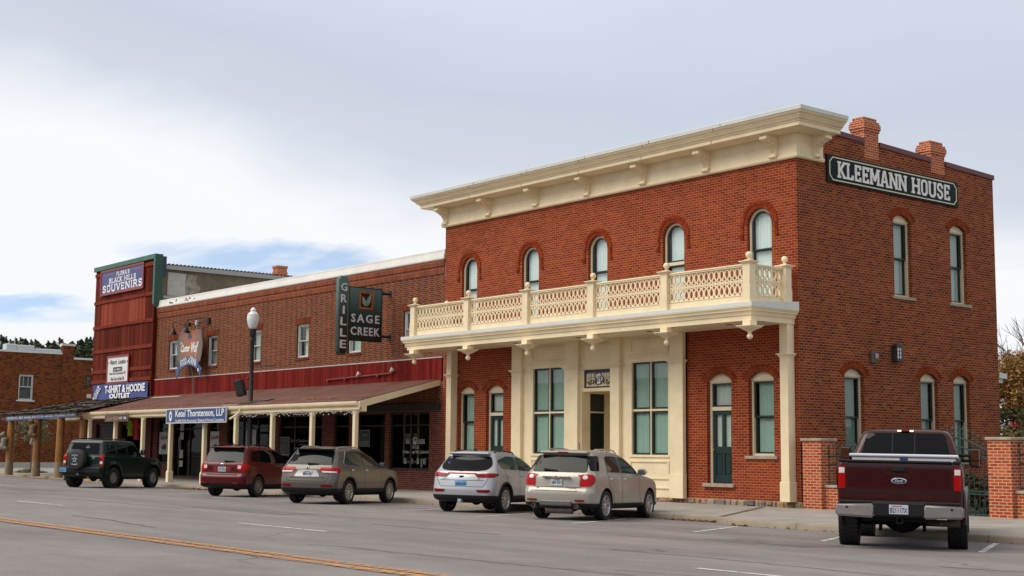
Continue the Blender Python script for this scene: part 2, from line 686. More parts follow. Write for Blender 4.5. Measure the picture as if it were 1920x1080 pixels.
def inset_poly(poly, d):
    """rough inset for convex outlines"""
    n = len(poly)
    out = []
    for i in range(n):
        p0, p1, p2 = Vector(poly[i - 1]), Vector(poly[i]), Vector(poly[(i + 1) % n])
        d1, d2 = (p1 - p0), (p2 - p1)
        d1 = d1.normalized() if d1.length > 1e-9 else d2.normalized()
        d2 = d2.normalized() if d2.length > 1e-9 else d1
        n1, n2 = Vector((-d1.y, d1.x)), Vector((-d2.y, d2.x))
        mn = (n1 + n2)
        mn = mn.normalized() if mn.length > 1e-9 else n1
        mn = mn / max(0.35, mn.dot(n1))
        out.append(tuple(p1 + mn * d))
    return out


def ring_frame(mb, outer, inner, y0, y1, m=0):
    """solid frame between two outlines with equal point counts"""
    n = len(outer)
    vs = [(p[0], y0, p[1]) for p in outer] + [(p[0], y0, p[1]) for p in inner] + [(p[0], y1, p[1]) for p in inner] + [(p[0], y1, p[1]) for p in outer]
    fs = []
    for i in range(n):
        j = (i + 1) % n
        fs += [(i, j, n + j, n + i), (n + i, n + j, 2 * n + j, 2 * n + i), (2 * n + i, 2 * n + j, 3 * n + j, 3 * n + i), (3 * n + i, 3 * n + j, j, i)]
    return mb.add(vs, fs, m)
# ================================================================ the ground
CURB = [(-140, -3.0), (-62, -3.0), (-50, -3.2), (-28.5, -4.9), (-15, -5.1), (1.3, -5.02), (1.9, -5.35), (3.0, -6.05), (12, -6.2), (40, -6.3)]


def curb_y(x):
    return float(np.interp(x, [c[0] for c in CURB], [c[1] for c in CURB]))


def road_z(x, y):
    xx = max(-90, min(60, x))
    return -0.18 - 0.002 * xx - 0.018 * ((y if y > -21.3 else -42.6 - y) + 5.64)


def curb_top(x):
    return road_z(x, curb_y(x)) + 0.14


def walk_z(x, y):
    yc = curb_y(x)
    t = max(0, min(1, (y - yc) / (0 - yc)))
    xx = max(-90, min(60, x))
    return curb_top(x) * (1 - t) + (-0.001 * xx) * t


def grid_sheet(x0, x1, nx, yf0, yf1, ny, zf, xs=None):
    mb = MB()
    xs = xs or [x0 + (x1 - x0) * i / nx for i in range(nx + 1)]
    vs = []
    for x in xs:
        a, b = yf0(x), yf1(x)
        for j in range(ny + 1):
            y = a + (b - a) * j / ny
            vs.append((x, y, zf(x, y)))
    fs = [(i * (ny + 1) + j, (i + 1) * (ny + 1) + j, (i + 1) * (ny + 1) + j + 1, i * (ny + 1) + j + 1)
          for i in range(len(xs) - 1) for j in range(ny)]
    return mb.add(vs, fs)


def asphalt():
    m = bpy.data.materials.new('asphalt')
    m.use_nodes = True
    t = m.node_tree
    b = t.nodes['Principled BSDF']
    b.inputs['Roughness'].default_value = 0.82
    b.inputs['Specular IOR Level'].default_value = 0.3
    c = t.nodes.new('ShaderNodeTexCoord')

    def noise(sc, det, sx=1, sy=1, rough=0.6):
        mp = t.nodes.new('ShaderNodeMapping')
        mp.inputs['Scale'].default_value = (sx, sy, 1)
        t.links.new(c.outputs['Object'], mp.inputs[0])
        n = t.nodes.new('ShaderNodeTexNoise')
        n.inputs['Scale'].default_value = sc
        n.inputs['Detail'].default_value = det
        n.inputs['Roughness'].default_value = rough
        t.links.new(mp.outputs[0], n.inputs[0])
        return n.outputs[0]
    a = noise(0.35, 6, 0.35, 1.6)              # long wear bands along the lanes
    p = noise(1.6, 7)
    fine = noise(60, 3)
    col = ramp(t, a, [(0.34, (0.20, 0.176, 0.175)), (0.5, (0.24, 0.212, 0.209)), (0.66, (0.28, 0.248, 0.243))])
    col = mixc(t, 0.45, col, ramp(t, p, [(0.32, 0.74), (0.68, 1.12)]), 'MULTIPLY')
    col = mixc(t, 0.55, col, ramp(t, fine, [(0.3, 0.3), (0.7, 1.3)]), 'MULTIPLY')
    # oil-dark stains in the parking row (a band of blotches by the kerb)
    st = noise(0.8, 5)
    sp = t.nodes.new('ShaderNodeSeparateXYZ')
    t.links.new(c.outputs['Object'], sp.inputs[0])
    band = mth(t, 'MULTIPLY', mth(t, 'ADD', sp.outputs[1], 10.5), 0.5, True)
    stf = mth(t, 'MULTIPLY', band, ramp(t, st, [(0.5, 0.0), (0.68, 0.5)]))
    col = mixc(t, stf, col, (0.07, 0.065, 0.065))
    # cracks: thin lines of a warped voronoi
    mp = t.nodes.new('ShaderNodeMapping')
    mp.inputs['Scale'].default_value = (0.16, 0.5, 1)
    t.links.new(c.outputs['Object'], mp.inputs[0])
    wv = t.nodes.new('ShaderNodeTexNoise')
    wv.inputs['Scale'].default_value = 2.5
    t.links.new(mp.outputs[0], wv.inputs[0])
    vo = t.nodes.new('ShaderNodeTexVoronoi')
    vo.feature = 'DISTANCE_TO_EDGE'
    vo.inputs['Scale'].default_value = 0.9
    t.links.new(mixc(t, 0.18, mp.outputs[0], wv.outputs['Color']), vo.inputs[0])
    cr_ = ramp(t, vo.outputs['Distance'], [(0.0, 1.0), (0.006, 0.0)])
    msk = ramp(t, noise(0.25, 3), [(0.5, 0.0), (0.6, 0.75)])
    col = mixc(t, mth(t, 'MULTIPLY', cr_, msk), col, (0.05, 0.05, 0.055))
    t.links.new(col, b.inputs['Base Color'])
    bp = t.nodes.new('ShaderNodeBump')
    bp.inputs['Strength'].default_value = 0.35
    bp.inputs['Distance'].default_value = 0.01
    t.links.new(fine, bp.inputs['Height'])
    t.links.new(bp.outputs[0], b.inputs['Normal'])
    return m


def concrete(name, col, jx=1.8, jy=1.8):
    m = bpy.data.materials.new(name)
    m.use_nodes = True
    t = m.node_tree
    b = t.nodes['Principled BSDF']
    b.inputs['Roughness'].default_value = 0.85
    c = t.nodes.new('ShaderNodeTexCoord')
    n = t.nodes.new('ShaderNodeTexNoise')
    n.inputs['Scale'].default_value = 1.2
    n.inputs['Detail'].default_value = 8
    n.inputs['Roughness'].default_value = 0.65
    t.links.new(c.outputs['Object'], n.inputs[0])
    k = ramp(t, n.outputs[0], [(0.25, tuple(v * 0.68 for v in col)), (0.55, col), (0.8, tuple(v * 1.2 for v in col))])
    f = t.nodes.new('ShaderNodeTexNoise')
    f.inputs['Scale'].default_value = 45
    t.links.new(c.outputs['Object'], f.inputs[0])
    k = mixc(t, 0.4, k, ramp(t, f.outputs[0], [(0.3, 0.65), (0.7, 1.15)]), 'MULTIPLY')
    if jx:
        br = t.nodes.new('ShaderNodeTexBrick')
        br.offset = 0
        for q, v in (('Scale', 1), ('Mortar Size', 0.022), ('Mortar Smooth', 0), ('Brick Width', jx), ('Row Height', jy)):
            br.inputs[q].default_value = v
        t.links.new(c.outputs['Object'], br.inputs[0])
        k = mixc(t, mth(t, 'MULTIPLY', br.outputs['Fac'], 0.6), k, tuple(v * 0.4 for v in col))
    t.links.new(k, b.inputs['Base Color'])
    return m


ASPH = asphalt()
CONC = concrete('sidewalk_concrete', (0.33, 0.30, 0.27))
KERB = concrete('kerb_concrete', (0.30, 0.25, 0.19), 2.4, 50)
xs = sorted(set([-140 + i * 2.5 for i in range(73)] + [c[0] for c in CURB]))
single('ground', MB().add([(-900, -500, -0.75), (300, -500, -0.75), (300, 900, -0.75), (-900, 900, -0.75)], [(0, 1, 2, 3)]),
       pmat('dry_ground', (0.16, 0.13, 0.085), 0.95, var=0.4, vscale=0.15), kind='structure')
single('road', grid_sheet(0, 0, 0, lambda x: -40.0, lambda x: curb_y(x) + 0.02, 16, road_z, xs), ASPH, kind='structure')
mb = grid_sheet(0, 0, 0, lambda x: curb_y(x) + 0.16, lambda x: 0.0, 4, walk_z, xs)
b2 = grid_sheet(0, 0, 0, lambda x: 0.0, lambda x: 26.0, 2, lambda x, y: walk_z(x, 0), xs)
mb.add(b2.v, b2.f)
single('sidewalk', mb, CONC, kind='structure')
# kerb: front face with a rounded nose and a flat top
mb = MB()
vs = []
for x in xs:
    y, zt, zb = curb_y(x), curb_top(x), road_z(x, curb_y(x)) - 0.05
    vs += [(x, y, zb), (x, y + 0.012, zt - 0.03), (x, y + 0.035, zt - 0.006), (x, y + 0.07, zt + 0.002), (x, y + 0.17, zt + 0.003)]
mb.add(vs, [(i * 5 + k, (i + 1) * 5 + k, (i + 1) * 5 + k + 1, i * 5 + k + 1) for i in range(len(xs) - 1) for k in range(4)])
single('kerb', mb, KERB, kind='structure', smooth=True)
# worn yellow paint on the kerb by the log porch
mb = MB()
xk = [-58 + i * 1.0 for i in range(24)]
vs = []
for x in xk:
    y, zt, zb = curb_y(x), curb_top(x), road_z(x, curb_y(x))
    vs += [(x, y - 0.004, zb + 0.015), (x, y + 0.008, zt - 0.028), (x, y + 0.033, zt - 0.002), (x, y + 0.068, zt + 0.006)]
mb.add(vs, [(i * 4 + k, (i + 1) * 4 + k, (i + 1) * 4 + k + 1, i * 4 + k + 1) for i in range(len(xk) - 1) for k in range(3)])


def worn(name, col, lo=0.42, hi=0.6, sc=6.0, under=None):
    """paint that has flaked off in patches"""
    m = bpy.data.materials.new(name)
    m.use_nodes = True
    t = m.node_tree
    b = t.nodes['Principled BSDF']
    b.inputs['Base Color'].default_value = (*col, 1)
    b.inputs['Roughness'].default_value = 0.75
    c = t.nodes.new('ShaderNodeTexCoord')
    n = t.nodes.new('ShaderNodeTexNoise')
    n.inputs['Scale'].default_value = sc
    n.inputs['Detail'].default_value = 8
    n.inputs['Roughness'].default_value = 0.7
    t.links.new(c.outputs['Object'], n.inputs[0])
    f = ramp(t, n.outputs[0], [(lo, 0.0), (hi, 1.0)])
    if under:
        t.links.new(mixc(t, f, under, col), b.inputs['Base Color'])
    else:
        tr = t.nodes.new('ShaderNodeBsdfTransparent')
        mx = t.nodes.new('ShaderNodeMixShader')
        t.links.new(f, mx.inputs[0])
        t.links.new(tr.outputs[0], mx.inputs[1])
        t.links.new(b.outputs[0], mx.inputs[2])
        t.links.new(mx.outputs[0], t.nodes['Material Output'].inputs[0])
    return m


WORN_W = worn('worn_white_paint', (0.62, 0.60, 0.57), 0.36, 0.52, 5)
WORN_Y = worn('worn_yellow_paint', (0.50, 0.24, 0.075), 0.38, 0.58, 9)
single('kerb_paint', mb, worn('worn_kerb_yellow', (0.40, 0.24, 0.075), 0.46, 0.60, 2.2), kind='structure', smooth=True)


def strip(mb, pts, wd, lift=0.006):
    """painted strip along ground points (x, y)"""
    vs = []
    P = [Vector(p) for p in pts]
    for i, p in enumerate(P):
        d = (P[min(i + 1, len(P) - 1)] - P[max(i - 1, 0)]).normalized()
        n = Vector((-d.y, d.x)) * wd / 2
        for q in (p - n, p + n):
            vs.append((q.x, q.y, road_z(q.x, q.y) + lift))
    mb.add(vs, [(2 * i, 2 * i + 2, 2 * i + 3, 2 * i + 1) for i in range(len(P) - 1)])


mb = MB()
for yy in (-21.12, -21.38):
    strip(mb, [(x, yy) for x in range(-120, 41, 4)], 0.19)
single('centre_line', mb, WORN_Y, kind='structure')
mb = MB()
for k in range(-9, 4):
    x0 = 0.1 + 12.3 * k
    strip(mb, [(x0, -17.3), (x0 + 1.7, -17.3), (x0 + 3.3, -17.3)], 0.12)
single('lane_line', mb, WORN_W, kind='structure')
mb = MB()
for x0 in [15.1, 11.65, 8.35, 5.1, 1.4, -2.1, -5.5, -9.0, -12.6, -16.1, -19.6, -23.1, -26.6, -30.1, -33.6, -37.1]:
    k = 0.53
    yc = curb_y(x0 - 1.8) - 0.25 if x0 < 4 else -6.35
    yc = min(yc, -6.3)
    strip(mb, [(x0, -9.65), (x0 - k * (9.65 + yc) / 2, (-9.65 + yc) / 2), (x0 - k * (9.65 + yc), yc)], 0.11)
single('parking_line', mb, WORN_W, kind='structure')
# rusty drain channel across the pavement
mb = MB()
P0, P1 = Vector((1.6, -5.0)), Vector((-1.0, -0.45))
dd = (P1 - P0).normalized()
nn = Vector((-dd.y, dd.x)) * 0.07
vs = []
for i in range(9):
    q = P0.lerp(P1, i / 8)
    for s_ in (q - nn, q + nn):
        vs.append((s_.x, s_.y, walk_z(s_.x, s_.y) + 0.007))
mb.add(vs, [(2 * i, 2 * i + 2, 2 * i + 3, 2 * i + 1) for i in range(8)])
single('drain_channel', mb, pmat('rusty_iron', (0.13, 0.065, 0.04), 0.8, var=0.4, vscale=8), kind='structure')
# dark kerb inlet notch at the end of the channel
LEAF = pmat('dry_leaves', (0.16, 0.09, 0.035), 0.9, var=0.6, vscale=9)


def leaf_heap(label, x0, x1, n, spread=0.25, seed=1):
    rnd = random.Random(seed)
    mb = MB()
    for i in range(n):
        x = rnd.uniform(x0, x1)
        y = curb_y(x) - abs(rnd.gauss(0, spread)) - 0.02
        z = road_z(x, y) + 0.008 + rnd.random() * 0.05 * max(0, 1 - (curb_y(x) - y) / spread)
        a = rnd.random() * 6.28
        s_ = rnd.uniform(0.03, 0.07)
        u = Vector((math.cos(a), math.sin(a), rnd.uniform(-0.5, 0.5))) * s_
        v = Vector((-math.sin(a), math.cos(a), rnd.uniform(-0.3, 0.6))) * s_ * 0.6
        c = Vector((x, y, z))
        mb.add([c - u, c + v * 0.8, c + u, c - v], [(0, 1, 2, 3)])
    single('leaves', mb, LEAF, label, 'leaves', kind='stuff')


leaf_heap('brown dry leaves heaped in the gutter behind the dark green off-roader', -28.0, -25.5, 260, 0.2, 2)
leaf_heap('brown dry leaves caught in the gutter beside the beige car', -0.3, 1.7, 150, 0.14, 3)
leaf_heap('small drift of dead leaves at the kerb before the empty parking bay', 2.8, 3.4, 50, 0.06, 4)
leaf_heap('thin line of dead leaves in the gutter along the kerb', -22, 12, 120, 0.07, 5)

# wandering lines of crack sealer and a couple of utility-cut patches in the carriageway
TAR = pmat('crack_sealer', (0.055, 0.056, 0.062), 0.6)
rnd = random.Random(19)
mb = MB()
for (x0, y0, ln, dy) in ((-4.0, -24.2, 3.0, 0.25), (-1.2, -23.0, 2.2, -0.5), (4.5, -25.2, 2.6, 0.4), (6.5, -19.6, 6.5, 0.5), (-3.5, -19.2, 5.0, -0.25), (1.0, -14.8, 4.0, 0.2), (9.0, -15.6, 5.5, -0.2),
                         (-14, -15.2, 7.0, 0.3), (-22, -18.6, 9.0, 0.2), (12.2, -18.6, 3.5, 0.3), (5.5, -12.4, 4.2, 0.25), (-9, -12.2, 5.0, 0.2), (13.5, -13.6, 2.5, 0.6)):
    n = max(8, int(ln / 0.22))
    pts, y = [], y0
    for i in range(n + 1):
        y += rnd.gauss(0, 0.035) + dy / n
        pts.append((x0 + ln * i / n, y))
    strip(mb, pts, rnd.uniform(0.025, 0.05), 0.005)
single('crack_sealer', mb, TAR, kind='structure')
mb = MB()
for (x0, y0, w_, h_) in ((-8.5, -14.4, 5.0, 1.1), (7.2, -11.6, 2.4, 1.0), (-30, -13.5, 8, 1.4)):
    vs = [(x0 + w_ * i / 6, y0 + h_ * j, road_z(x0 + w_ * i / 6, y0 + h_ * j) + 0.004) for i in range(7) for j in range(2)]
    mb.add(vs, [(2 * i, 2 * i + 2, 2 * i + 3, 2 * i + 1) for i in range(6)])
single('road_patch', mb, pmat('patch_asphalt', (0.155, 0.132, 0.127), 0.85, var=0.35, vscale=2.5, bump=0.3, bscale=60), kind='structure')
# ================================================================ the big corner house of red brick
HOUSE = thing('brick_house', 'two-storey red brick corner house with cream bracketed cornice and lattice balcony', 'building', (0, 0, 0))


def island_mat(name, stops, rough=0.85, noise=0.3):
    if name in MATS:
        return MATS[name]
    m = bpy.data.materials.new(name)
    m.use_nodes = True
    t = m.node_tree
    b = t.nodes['Principled BSDF']
    b.inputs['Roughness'].default_value = rough
    b.inputs['Specular IOR Level'].default_value = 0.08
    g = t.nodes.new('ShaderNodeNewGeometry')
    c = ramp(t, g.outputs['Random Per Island'], stops)
    n = t.nodes.new('ShaderNodeTexNoise')
    n.inputs['Scale'].default_value = 14
    n.inputs['Detail'].default_value = 6
    tcn = t.nodes.new('ShaderNodeTexCoord')
    t.links.new(tcn.outputs['Object'], n.inputs[0])
    c = mixc(t, noise, c, ramp(t, n.outputs[0], [(0.3, 0.3), (0.7, 1.2)]), 'MULTIPLY')
    t.links.new(c, b.inputs['Base Color'])
    bp = t.nodes.new('ShaderNodeBump')
    bp.inputs['Strength'].default_value = 0.4
    t.links.new(n.outputs[0], bp.inputs['Height'])
    t.links.new(bp.outputs[0], b.inputs['Normal'])
    MATS[name] = m
    return m


VOUS = island_mat('arch_bricks', [(0, (0.18, 0.025, 0.007)), (0.5, (0.225, 0.033, 0.008)), (1, (0.27, 0.048, 0.012))], 0.85, 0.2)
VOUS_D = island_mat('arch_bricks_dark', [(0, (0.17, 0.026, 0.007)), (0.5, (0.22, 0.035, 0.008)), (1, (0.26, 0.05, 0.012))], 0.85, 0.2)
MORTAR = pmat('arch_mortar', (0.36, 0.24, 0.17), 0.9)
RUBBLE = island_mat('rubble_stone', [(0, (0.13, 0.13, 0.14)), (0.25, (0.30, 0.24, 0.15)), (0.45, (0.34, 0.22, 0.10)), (0.6, (0.20, 0.20, 0.21)),
                                     (0.8, (0.36, 0.30, 0.20)), (0.93, (0.42, 0.22, 0.19)), (1, (0.2, 0.19, 0.19))], 0.8, 0.5)


def hood(parent, T, w, zc, kind, rows, mat, legs=0.0, name='brick_arch', gap=0.008):
    """rows of voussoirs over an opening: rows = [(r offset in, r offset out, proud)]"""
    a = w / 2
    if kind == 'round':
        rad, cz, t0 = a, zc - a, 0.0
    else:
        rise = 0.21 * w if kind == 'seg' else kind * w
        rad = (a * a + rise * rise) / (2 * rise)
        cz = zc - rad
        t0 = math.acos(a / rad) - 0.14
    mb = MB(T)
    for ri, ro, pr in rows:
        r0, r1 = rad + ri, rad + ro
        n = max(8, int((math.pi - 2 * t0) * (r0 + r1) / 2 / 0.082))
        for i in range(n):
            ta = t0 + (math.pi - 2 * t0) * i / n + gap / 2 / r1
            tb = t0 + (math.pi - 2 * t0) * (i + 1) / n - gap / 2 / r1
            P = [(r0 * math.cos(ta), cz + r0 * math.sin(ta)), (r1 * math.cos(ta), cz + r1 * math.sin(ta)),
                 (r1 * math.cos(tb), cz + r1 * math.sin(tb)), (r0 * math.cos(tb), cz + r0 * math.sin(tb))]
            mb.prism(P, -pr, 0.02)
        if legs and pr == rows[-1][2]:
            k = int(legs / 0.0765)
            for i in range(k):
                z1 = cz - i * 0.0765 - 0.006
                for sgn in (-1, 1):
                    xa, xb = sorted((sgn * r0, sgn * (r1 + (0.04 if i == k - 1 else 0))))
                    mb.box(xa, xb, -pr - (0.02 if i == k - 1 else 0), 0.02, z1 - 0.066, z1)
    # mortar bed behind the voussoirs
    r0, r1 = rad + rows[0][0], rad + rows[-1][1]
    n = 20
    vs, fs = [], []
    for i in range(n + 1):
        t = t0 + (math.pi - 2 * t0) * i / n
        for r_ in (r0, r1):
            vs.append((r_ * math.cos(t), -0.004, cz + r_ * math.sin(t)))
    for i in range(n):
        fs.append((2 * i, 2 * i + 1, 2 * i + 3, 2 * i + 2))
    mb.add(vs, fs, 1)
    return part(name, mb, [mat, MORTAR], parent)


def curtain_mb(T, x0, x1, z0, z1, y, folds=5, amp=0.010):
    mb = MB(T)
    n = 40
    vs = []
    for i in range(n + 1):
        x = x0 + (x1 - x0) * i / n
        yy = y + amp * math.sin(folds * 2 * math.pi * i / n + x * 3) + amp * 0.5 * math.sin(folds * 5.1 * i / n)
        vs += [(x, yy, z0), (x, yy, z1)]
    mb.add(vs, [(2 * i, 2 * i + 2, 2 * i + 3, 2 * i + 1) for i in range(n)])
    return mb


def make_window(parent, T, w, z0, zc, kind, rail=0.5, style='sash', sill=True, curtain=CURTAIN, cur=(0.14, 1.0, 0.0, 1.0), frame_mat=None,
                sash_mat=None, recess=0.11, fw=0.065, sw=0.05, name='window', transom=False, sill_mat=None, sill_drop=0.09, pane_mat=None):
    """frame (a part of the house) with sash, pane, curtain and sill as its own pieces; front of the wall is y=0"""
    frame_mat = frame_mat or CREAM2
    sash_mat = sash_mat or DKGREEN
    a = w / 2
    op = arch_poly(w - 0.006, z0 + 0.003, zc - 0.003, kind)
    fr = MB(T)
    if kind in ('rect', 'round'):
        inn = inset_poly(op, fw)
        ring_frame(fr, op, inn, recess, recess + 0.12)
        ring_frame(fr, inset_poly(op, fw * 0.35), inset_poly(op, fw * 0.7), recess - 0.018, recess + 0.001)
        zi0, zi1, xa = z0 + fw, zc - fw, a - fw
    else:                                   # segmental opening over a square-headed sash: the arch is filled with a board
        zs = op[2][1]
        rect = [(-a + .003, z0 + .003), (a - .003, z0 + .003), (a - .003, zs), (-a + .003, zs)]
        inn = inset_poly(rect, fw)
        ring_frame(fr, rect, inn, recess, recess + 0.12)
        top = [(-a + .003, zs + .002)] + [(a - .003, zs + .002)] + op[3:-1]
        fr.prism(top, recess - 0.012, recess + 0.1)
        fr.box(-a + .003, a - .003, recess - 0.03, recess - 0.012, zs - 0.03, zs + 0.012)
        zi0, zi1, xa = z0 + fw, zs - fw, a - fw
    W = part(name, fr, frame_mat, parent)
    zm = zi0 + (zi1 - zi0) * rail
    ys = recess + 0.035
    sa, pa = MB(T), MB(T)
    if kind == 'round':
        upo = [(-xa, zm), (xa, zm)] + [p for p in inset_poly(op, fw + 0.002)[2:]]
        upi = inset_poly(upo, sw)
        ring_frame(sa, upo, upi, ys, ys + 0.05)
        pa.add([(p[0], ys + 0.025, p[1]) for p in upi], [tuple(range(len(upi)))])
    else:
        upo = [(-xa, zm), (xa, zm), (xa, zi1), (-xa, zi1)]
        upi = inset_poly(upo, sw)
        ring_frame(sa, upo, upi, ys, ys + 0.05)
        pa.add([(p[0], ys + 0.025, p[1]) for p in upi], [(0, 1, 2, 3)])
    zl = zm
    if transom:
        fr2 = MB(T)
        fr2.box(-xa, xa, recess, recess + 0.1, zm - 0.10, zm - 0.002)
        part('transom_bar', fr2, frame_mat, W)
        zl = zm - 0.102
    lo = [(-xa, zi0), (xa, zi0), (xa, zl + (0 if transom else 0.03)), (-xa, zl + (0 if transom else 0.03))]
    li_ = inset_poly(lo, sw)
    ring_frame(sa, lo, li_, ys + 0.052, ys + 0.1)
    pa.add([(p[0], ys + 0.075, p[1]) for p in li_], [(0, 1, 2, 3)])
    part('sash', sa, sash_mat, W)
    part('pane', pa, pane_mat or GLASS, W, fixn=False)
    if curtain:
        part('curtain', curtain_mb(T, -xa + cur[0] * 2 * xa, -xa + cur[1] * 2 * xa, zi0 + cur[2] * (zi1 - zi0), zi0 + cur[3] * (zi1 - zi0) + (0.05 if kind != 'round' else 0), ys + 0.13), curtain, W)
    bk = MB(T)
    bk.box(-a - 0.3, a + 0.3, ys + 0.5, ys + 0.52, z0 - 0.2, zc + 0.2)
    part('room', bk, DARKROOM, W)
    if sill:
        sm = MB(T)
        sm.cbox(-a - 0.13, a + 0.13, -0.06, recess + 0.02, z0 - sill_drop, z0 + 0.001, 0.008)
        part('sill', sm, sill_mat or STONE, W)
    return W


# ---- walls
UPX = [-1.39, -4.85, -8.30, -11.76, -15.24]
LOWF = [(-15.34, 0.95, 'win'), (-13.68, 0.98, 'door'), (-3.015, 0.97, 'door'), (-1.40, 0.94, 'win')]
shift = lambda poly, dx: [(p[0] + dx, p[1]) for p in poly]
holes = [shift(arch_poly(0.92, 5.72, 8.57, 'round'), x) for x in UPX]
holes += [shift(arch_poly(wd, 1.42 if k == 'win' else 0.60, 3.82, 'seg'), x) for x, wd, k in LOWF]
holes.append([(-12.5, 0.12), (-4.3, 0.12), (-4.3, 5.1), (-12.5, 5.1)])
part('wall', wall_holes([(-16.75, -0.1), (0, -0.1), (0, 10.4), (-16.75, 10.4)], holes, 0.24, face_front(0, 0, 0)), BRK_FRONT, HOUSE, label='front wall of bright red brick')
SIDEW = [(4.95, 0.90, 6.24, 8.76), (7.92, 0.90, 6.24, 8.76), (2.46, 0.90, 1.30, 3.96), (6.15, 0.90, 1.30, 3.97), (7.88, 0.88, 1.30, 3.98)]
holes = [shift(arch_poly(wd, z0, zc, 'seg'), y) for y, wd, z0, zc in SIDEW]
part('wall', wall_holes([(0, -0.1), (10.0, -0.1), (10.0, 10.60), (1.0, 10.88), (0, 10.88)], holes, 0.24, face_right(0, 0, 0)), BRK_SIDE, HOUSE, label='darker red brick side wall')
mb = MB()
mb.add([(0, 10, -0.1), (-16.75, 10, -0.1), (-16.75, 10, 10.6), (0, 10, 10.6)], [(0, 1, 2, 3)])
mb.add([(-16.75, 10, -0.1), (-16.75, 0, -0.1), (-16.75, 0, 10.9), (-16.75, 10, 10.6)], [(0, 1, 2, 3)])
part('wall', mb, BRK_SIDE, HOUSE, label='rear walls out of sight')
mb = MB()
mb.add([(-0.3, 0.3, 10.45), (-16.5, 0.3, 10.45), (-16.5, 9.8, 10.2), (-0.3, 9.8, 10.2)], [(0, 1, 2, 3)])
part('roof', mb, pmat('roof_tar', (0.06, 0.06, 0.06), 0.9), HOUSE)
# coping of maroon metal, in lengths between the chimneys
mb = MB()
def cop(y):
    return 10.88 - (y - 1.0) * 0.28 / 9.0
for ya, yb in ((1.12, 3.14), (3.88, 6.52), (7.30, 10.04)):
    mb.add([(0.045, ya, cop(ya) - 0.09), (0.045, yb, cop(yb) - 0.09), (0.045, yb, cop(yb) + 0.06), (0.045, ya, cop(ya) + 0.06),
            (-0.32, ya, cop(ya) - 0.09), (-0.32, yb, cop(yb) - 0.09), (-0.32, yb, cop(yb) + 0.06), (-0.32, ya, cop(ya) + 0.06)],
           [(0, 1, 2, 3), (3, 2, 6, 7), (4, 7, 6, 5), (0, 3, 7, 4), (1, 5, 6, 2), (0, 4, 5, 1)])
part('coping', mb, pmat('maroon_metal', (0.10, 0.012, 0.014), 0.45), HOUSE)
for (ya, yb, zt) in ((3.16, 3.86, 11.56), (6.54, 7.28, 11.34)):
    mb = MB()
    mb.box(-0.46, 0.004, ya, yb, 10.3, zt - 0.44)
    mb.box(-0.49, 0.03, ya - 0.03, yb + 0.03, zt - 0.44, zt - 0.36)
    mb.box(-0.515, 0.055, ya - 0.055, yb + 0.055, zt - 0.358, zt - 0.20)
    mb.box(-0.49, 0.03, ya - 0.03, yb + 0.03, zt - 0.198, zt - 0.12)
    mb.box(-0.44, -0.03, ya + 0.03, yb - 0.03, zt - 0.118, zt)
    part('chimney', mb, BRK_PIER, HOUSE)
# rear eave peeping out behind the back corner
mb = MB()
mb.box(-2.0, 0.05, 10.0, 10.42, 3.98, 4.14)
mb.box(-2.0, -0.05, 10.0, 10.30, 3.84, 3.978)
part('eave', mb, FLASH, HOUSE)
# ---- rubble foundation
rnd = random.Random(5)
mb = MB()
mb.box(-16.75, 0.015, -0.02, 0.2, -0.45, 0.165, 1)
x = -16.74
while x < 0.02:
    wd = rnd.uniform(0.14, 0.42)
    if rnd.random() < 0.35:
        zs = [-0.4, rnd.uniform(-0.02, 0.06), 0.16]
    else:
        zs = [-0.4, 0.16]
    for za, zb in zip(zs[:-1], zs[1:]):
        x1 = min(x + wd, 0.06)
        j = lambda: rnd.uniform(-0.035, 0.035)
        d = rnd.uniform(0.03, 0.075)
        poly = [(x + 0.012, za + 0.012), (x1 - 0.012, za + 0.012), (x1 - 0.012 + j() * .5, (za + zb) / 2 + j()), (x1 - 0.02 + min(0, j()), zb - 0.01),
                ((x + x1) / 2, zb - 0.006), (x + 0.02 + max(0, j()), zb - 0.01), (x + 0.012 + j() * .5, (za + zb) / 2 + j())]
        c = Vector(((x + x1) / 2, (za + zb) / 2))
        mid = [tuple(c + (Vector(p) - c) * 0.82) for p in poly]
        n = len(poly)
        vs = [(p[0], -0.021, p[1]) for p in poly] + [(p[0], -0.02 - d, p[1]) for p in mid]
        mb.add(vs, [tuple(range(n, 2 * n))] + [(i, (i + 1) % n, (i + 1) % n + n, i + n) for i in range(n)], 0)
    x += wd
y = 0.0
for i in range(2):
    mb.cbox(-0.1, 0.07, -0.05 + i * 0.26, 0.2 + i * 0.26, -0.4, 0.15, 0.03, 0)
part('foundation', mb, [RUBBLE, MORTAR], HOUSE)
# ---- upper windows
cur_up = [(0.05, 0.96, 0.06, 0.98), (0.1, 0.95, 0.0, 0.98), (0.10, 0.97, 0.0, 0.99), (0.03, 0.98, 0, 0.97), (0.03, 0.98, 0, 0.97)]
for i, x in enumerate(UPX):
    T = face_front(x, 0, 0)
    W = make_window(HOUSE, T, 0.92, 5.72, 8.57, 'round', rail=0.575, sill=False, curtain=CURTAINW, cur=cur_up[i], transom=(i == 1))
    hood(W, T, 0.92, 8.57, 'round', [(0.005, 0.115, 0.012), (0.125, 0.225, 0.030)], VOUS, legs=0.40)
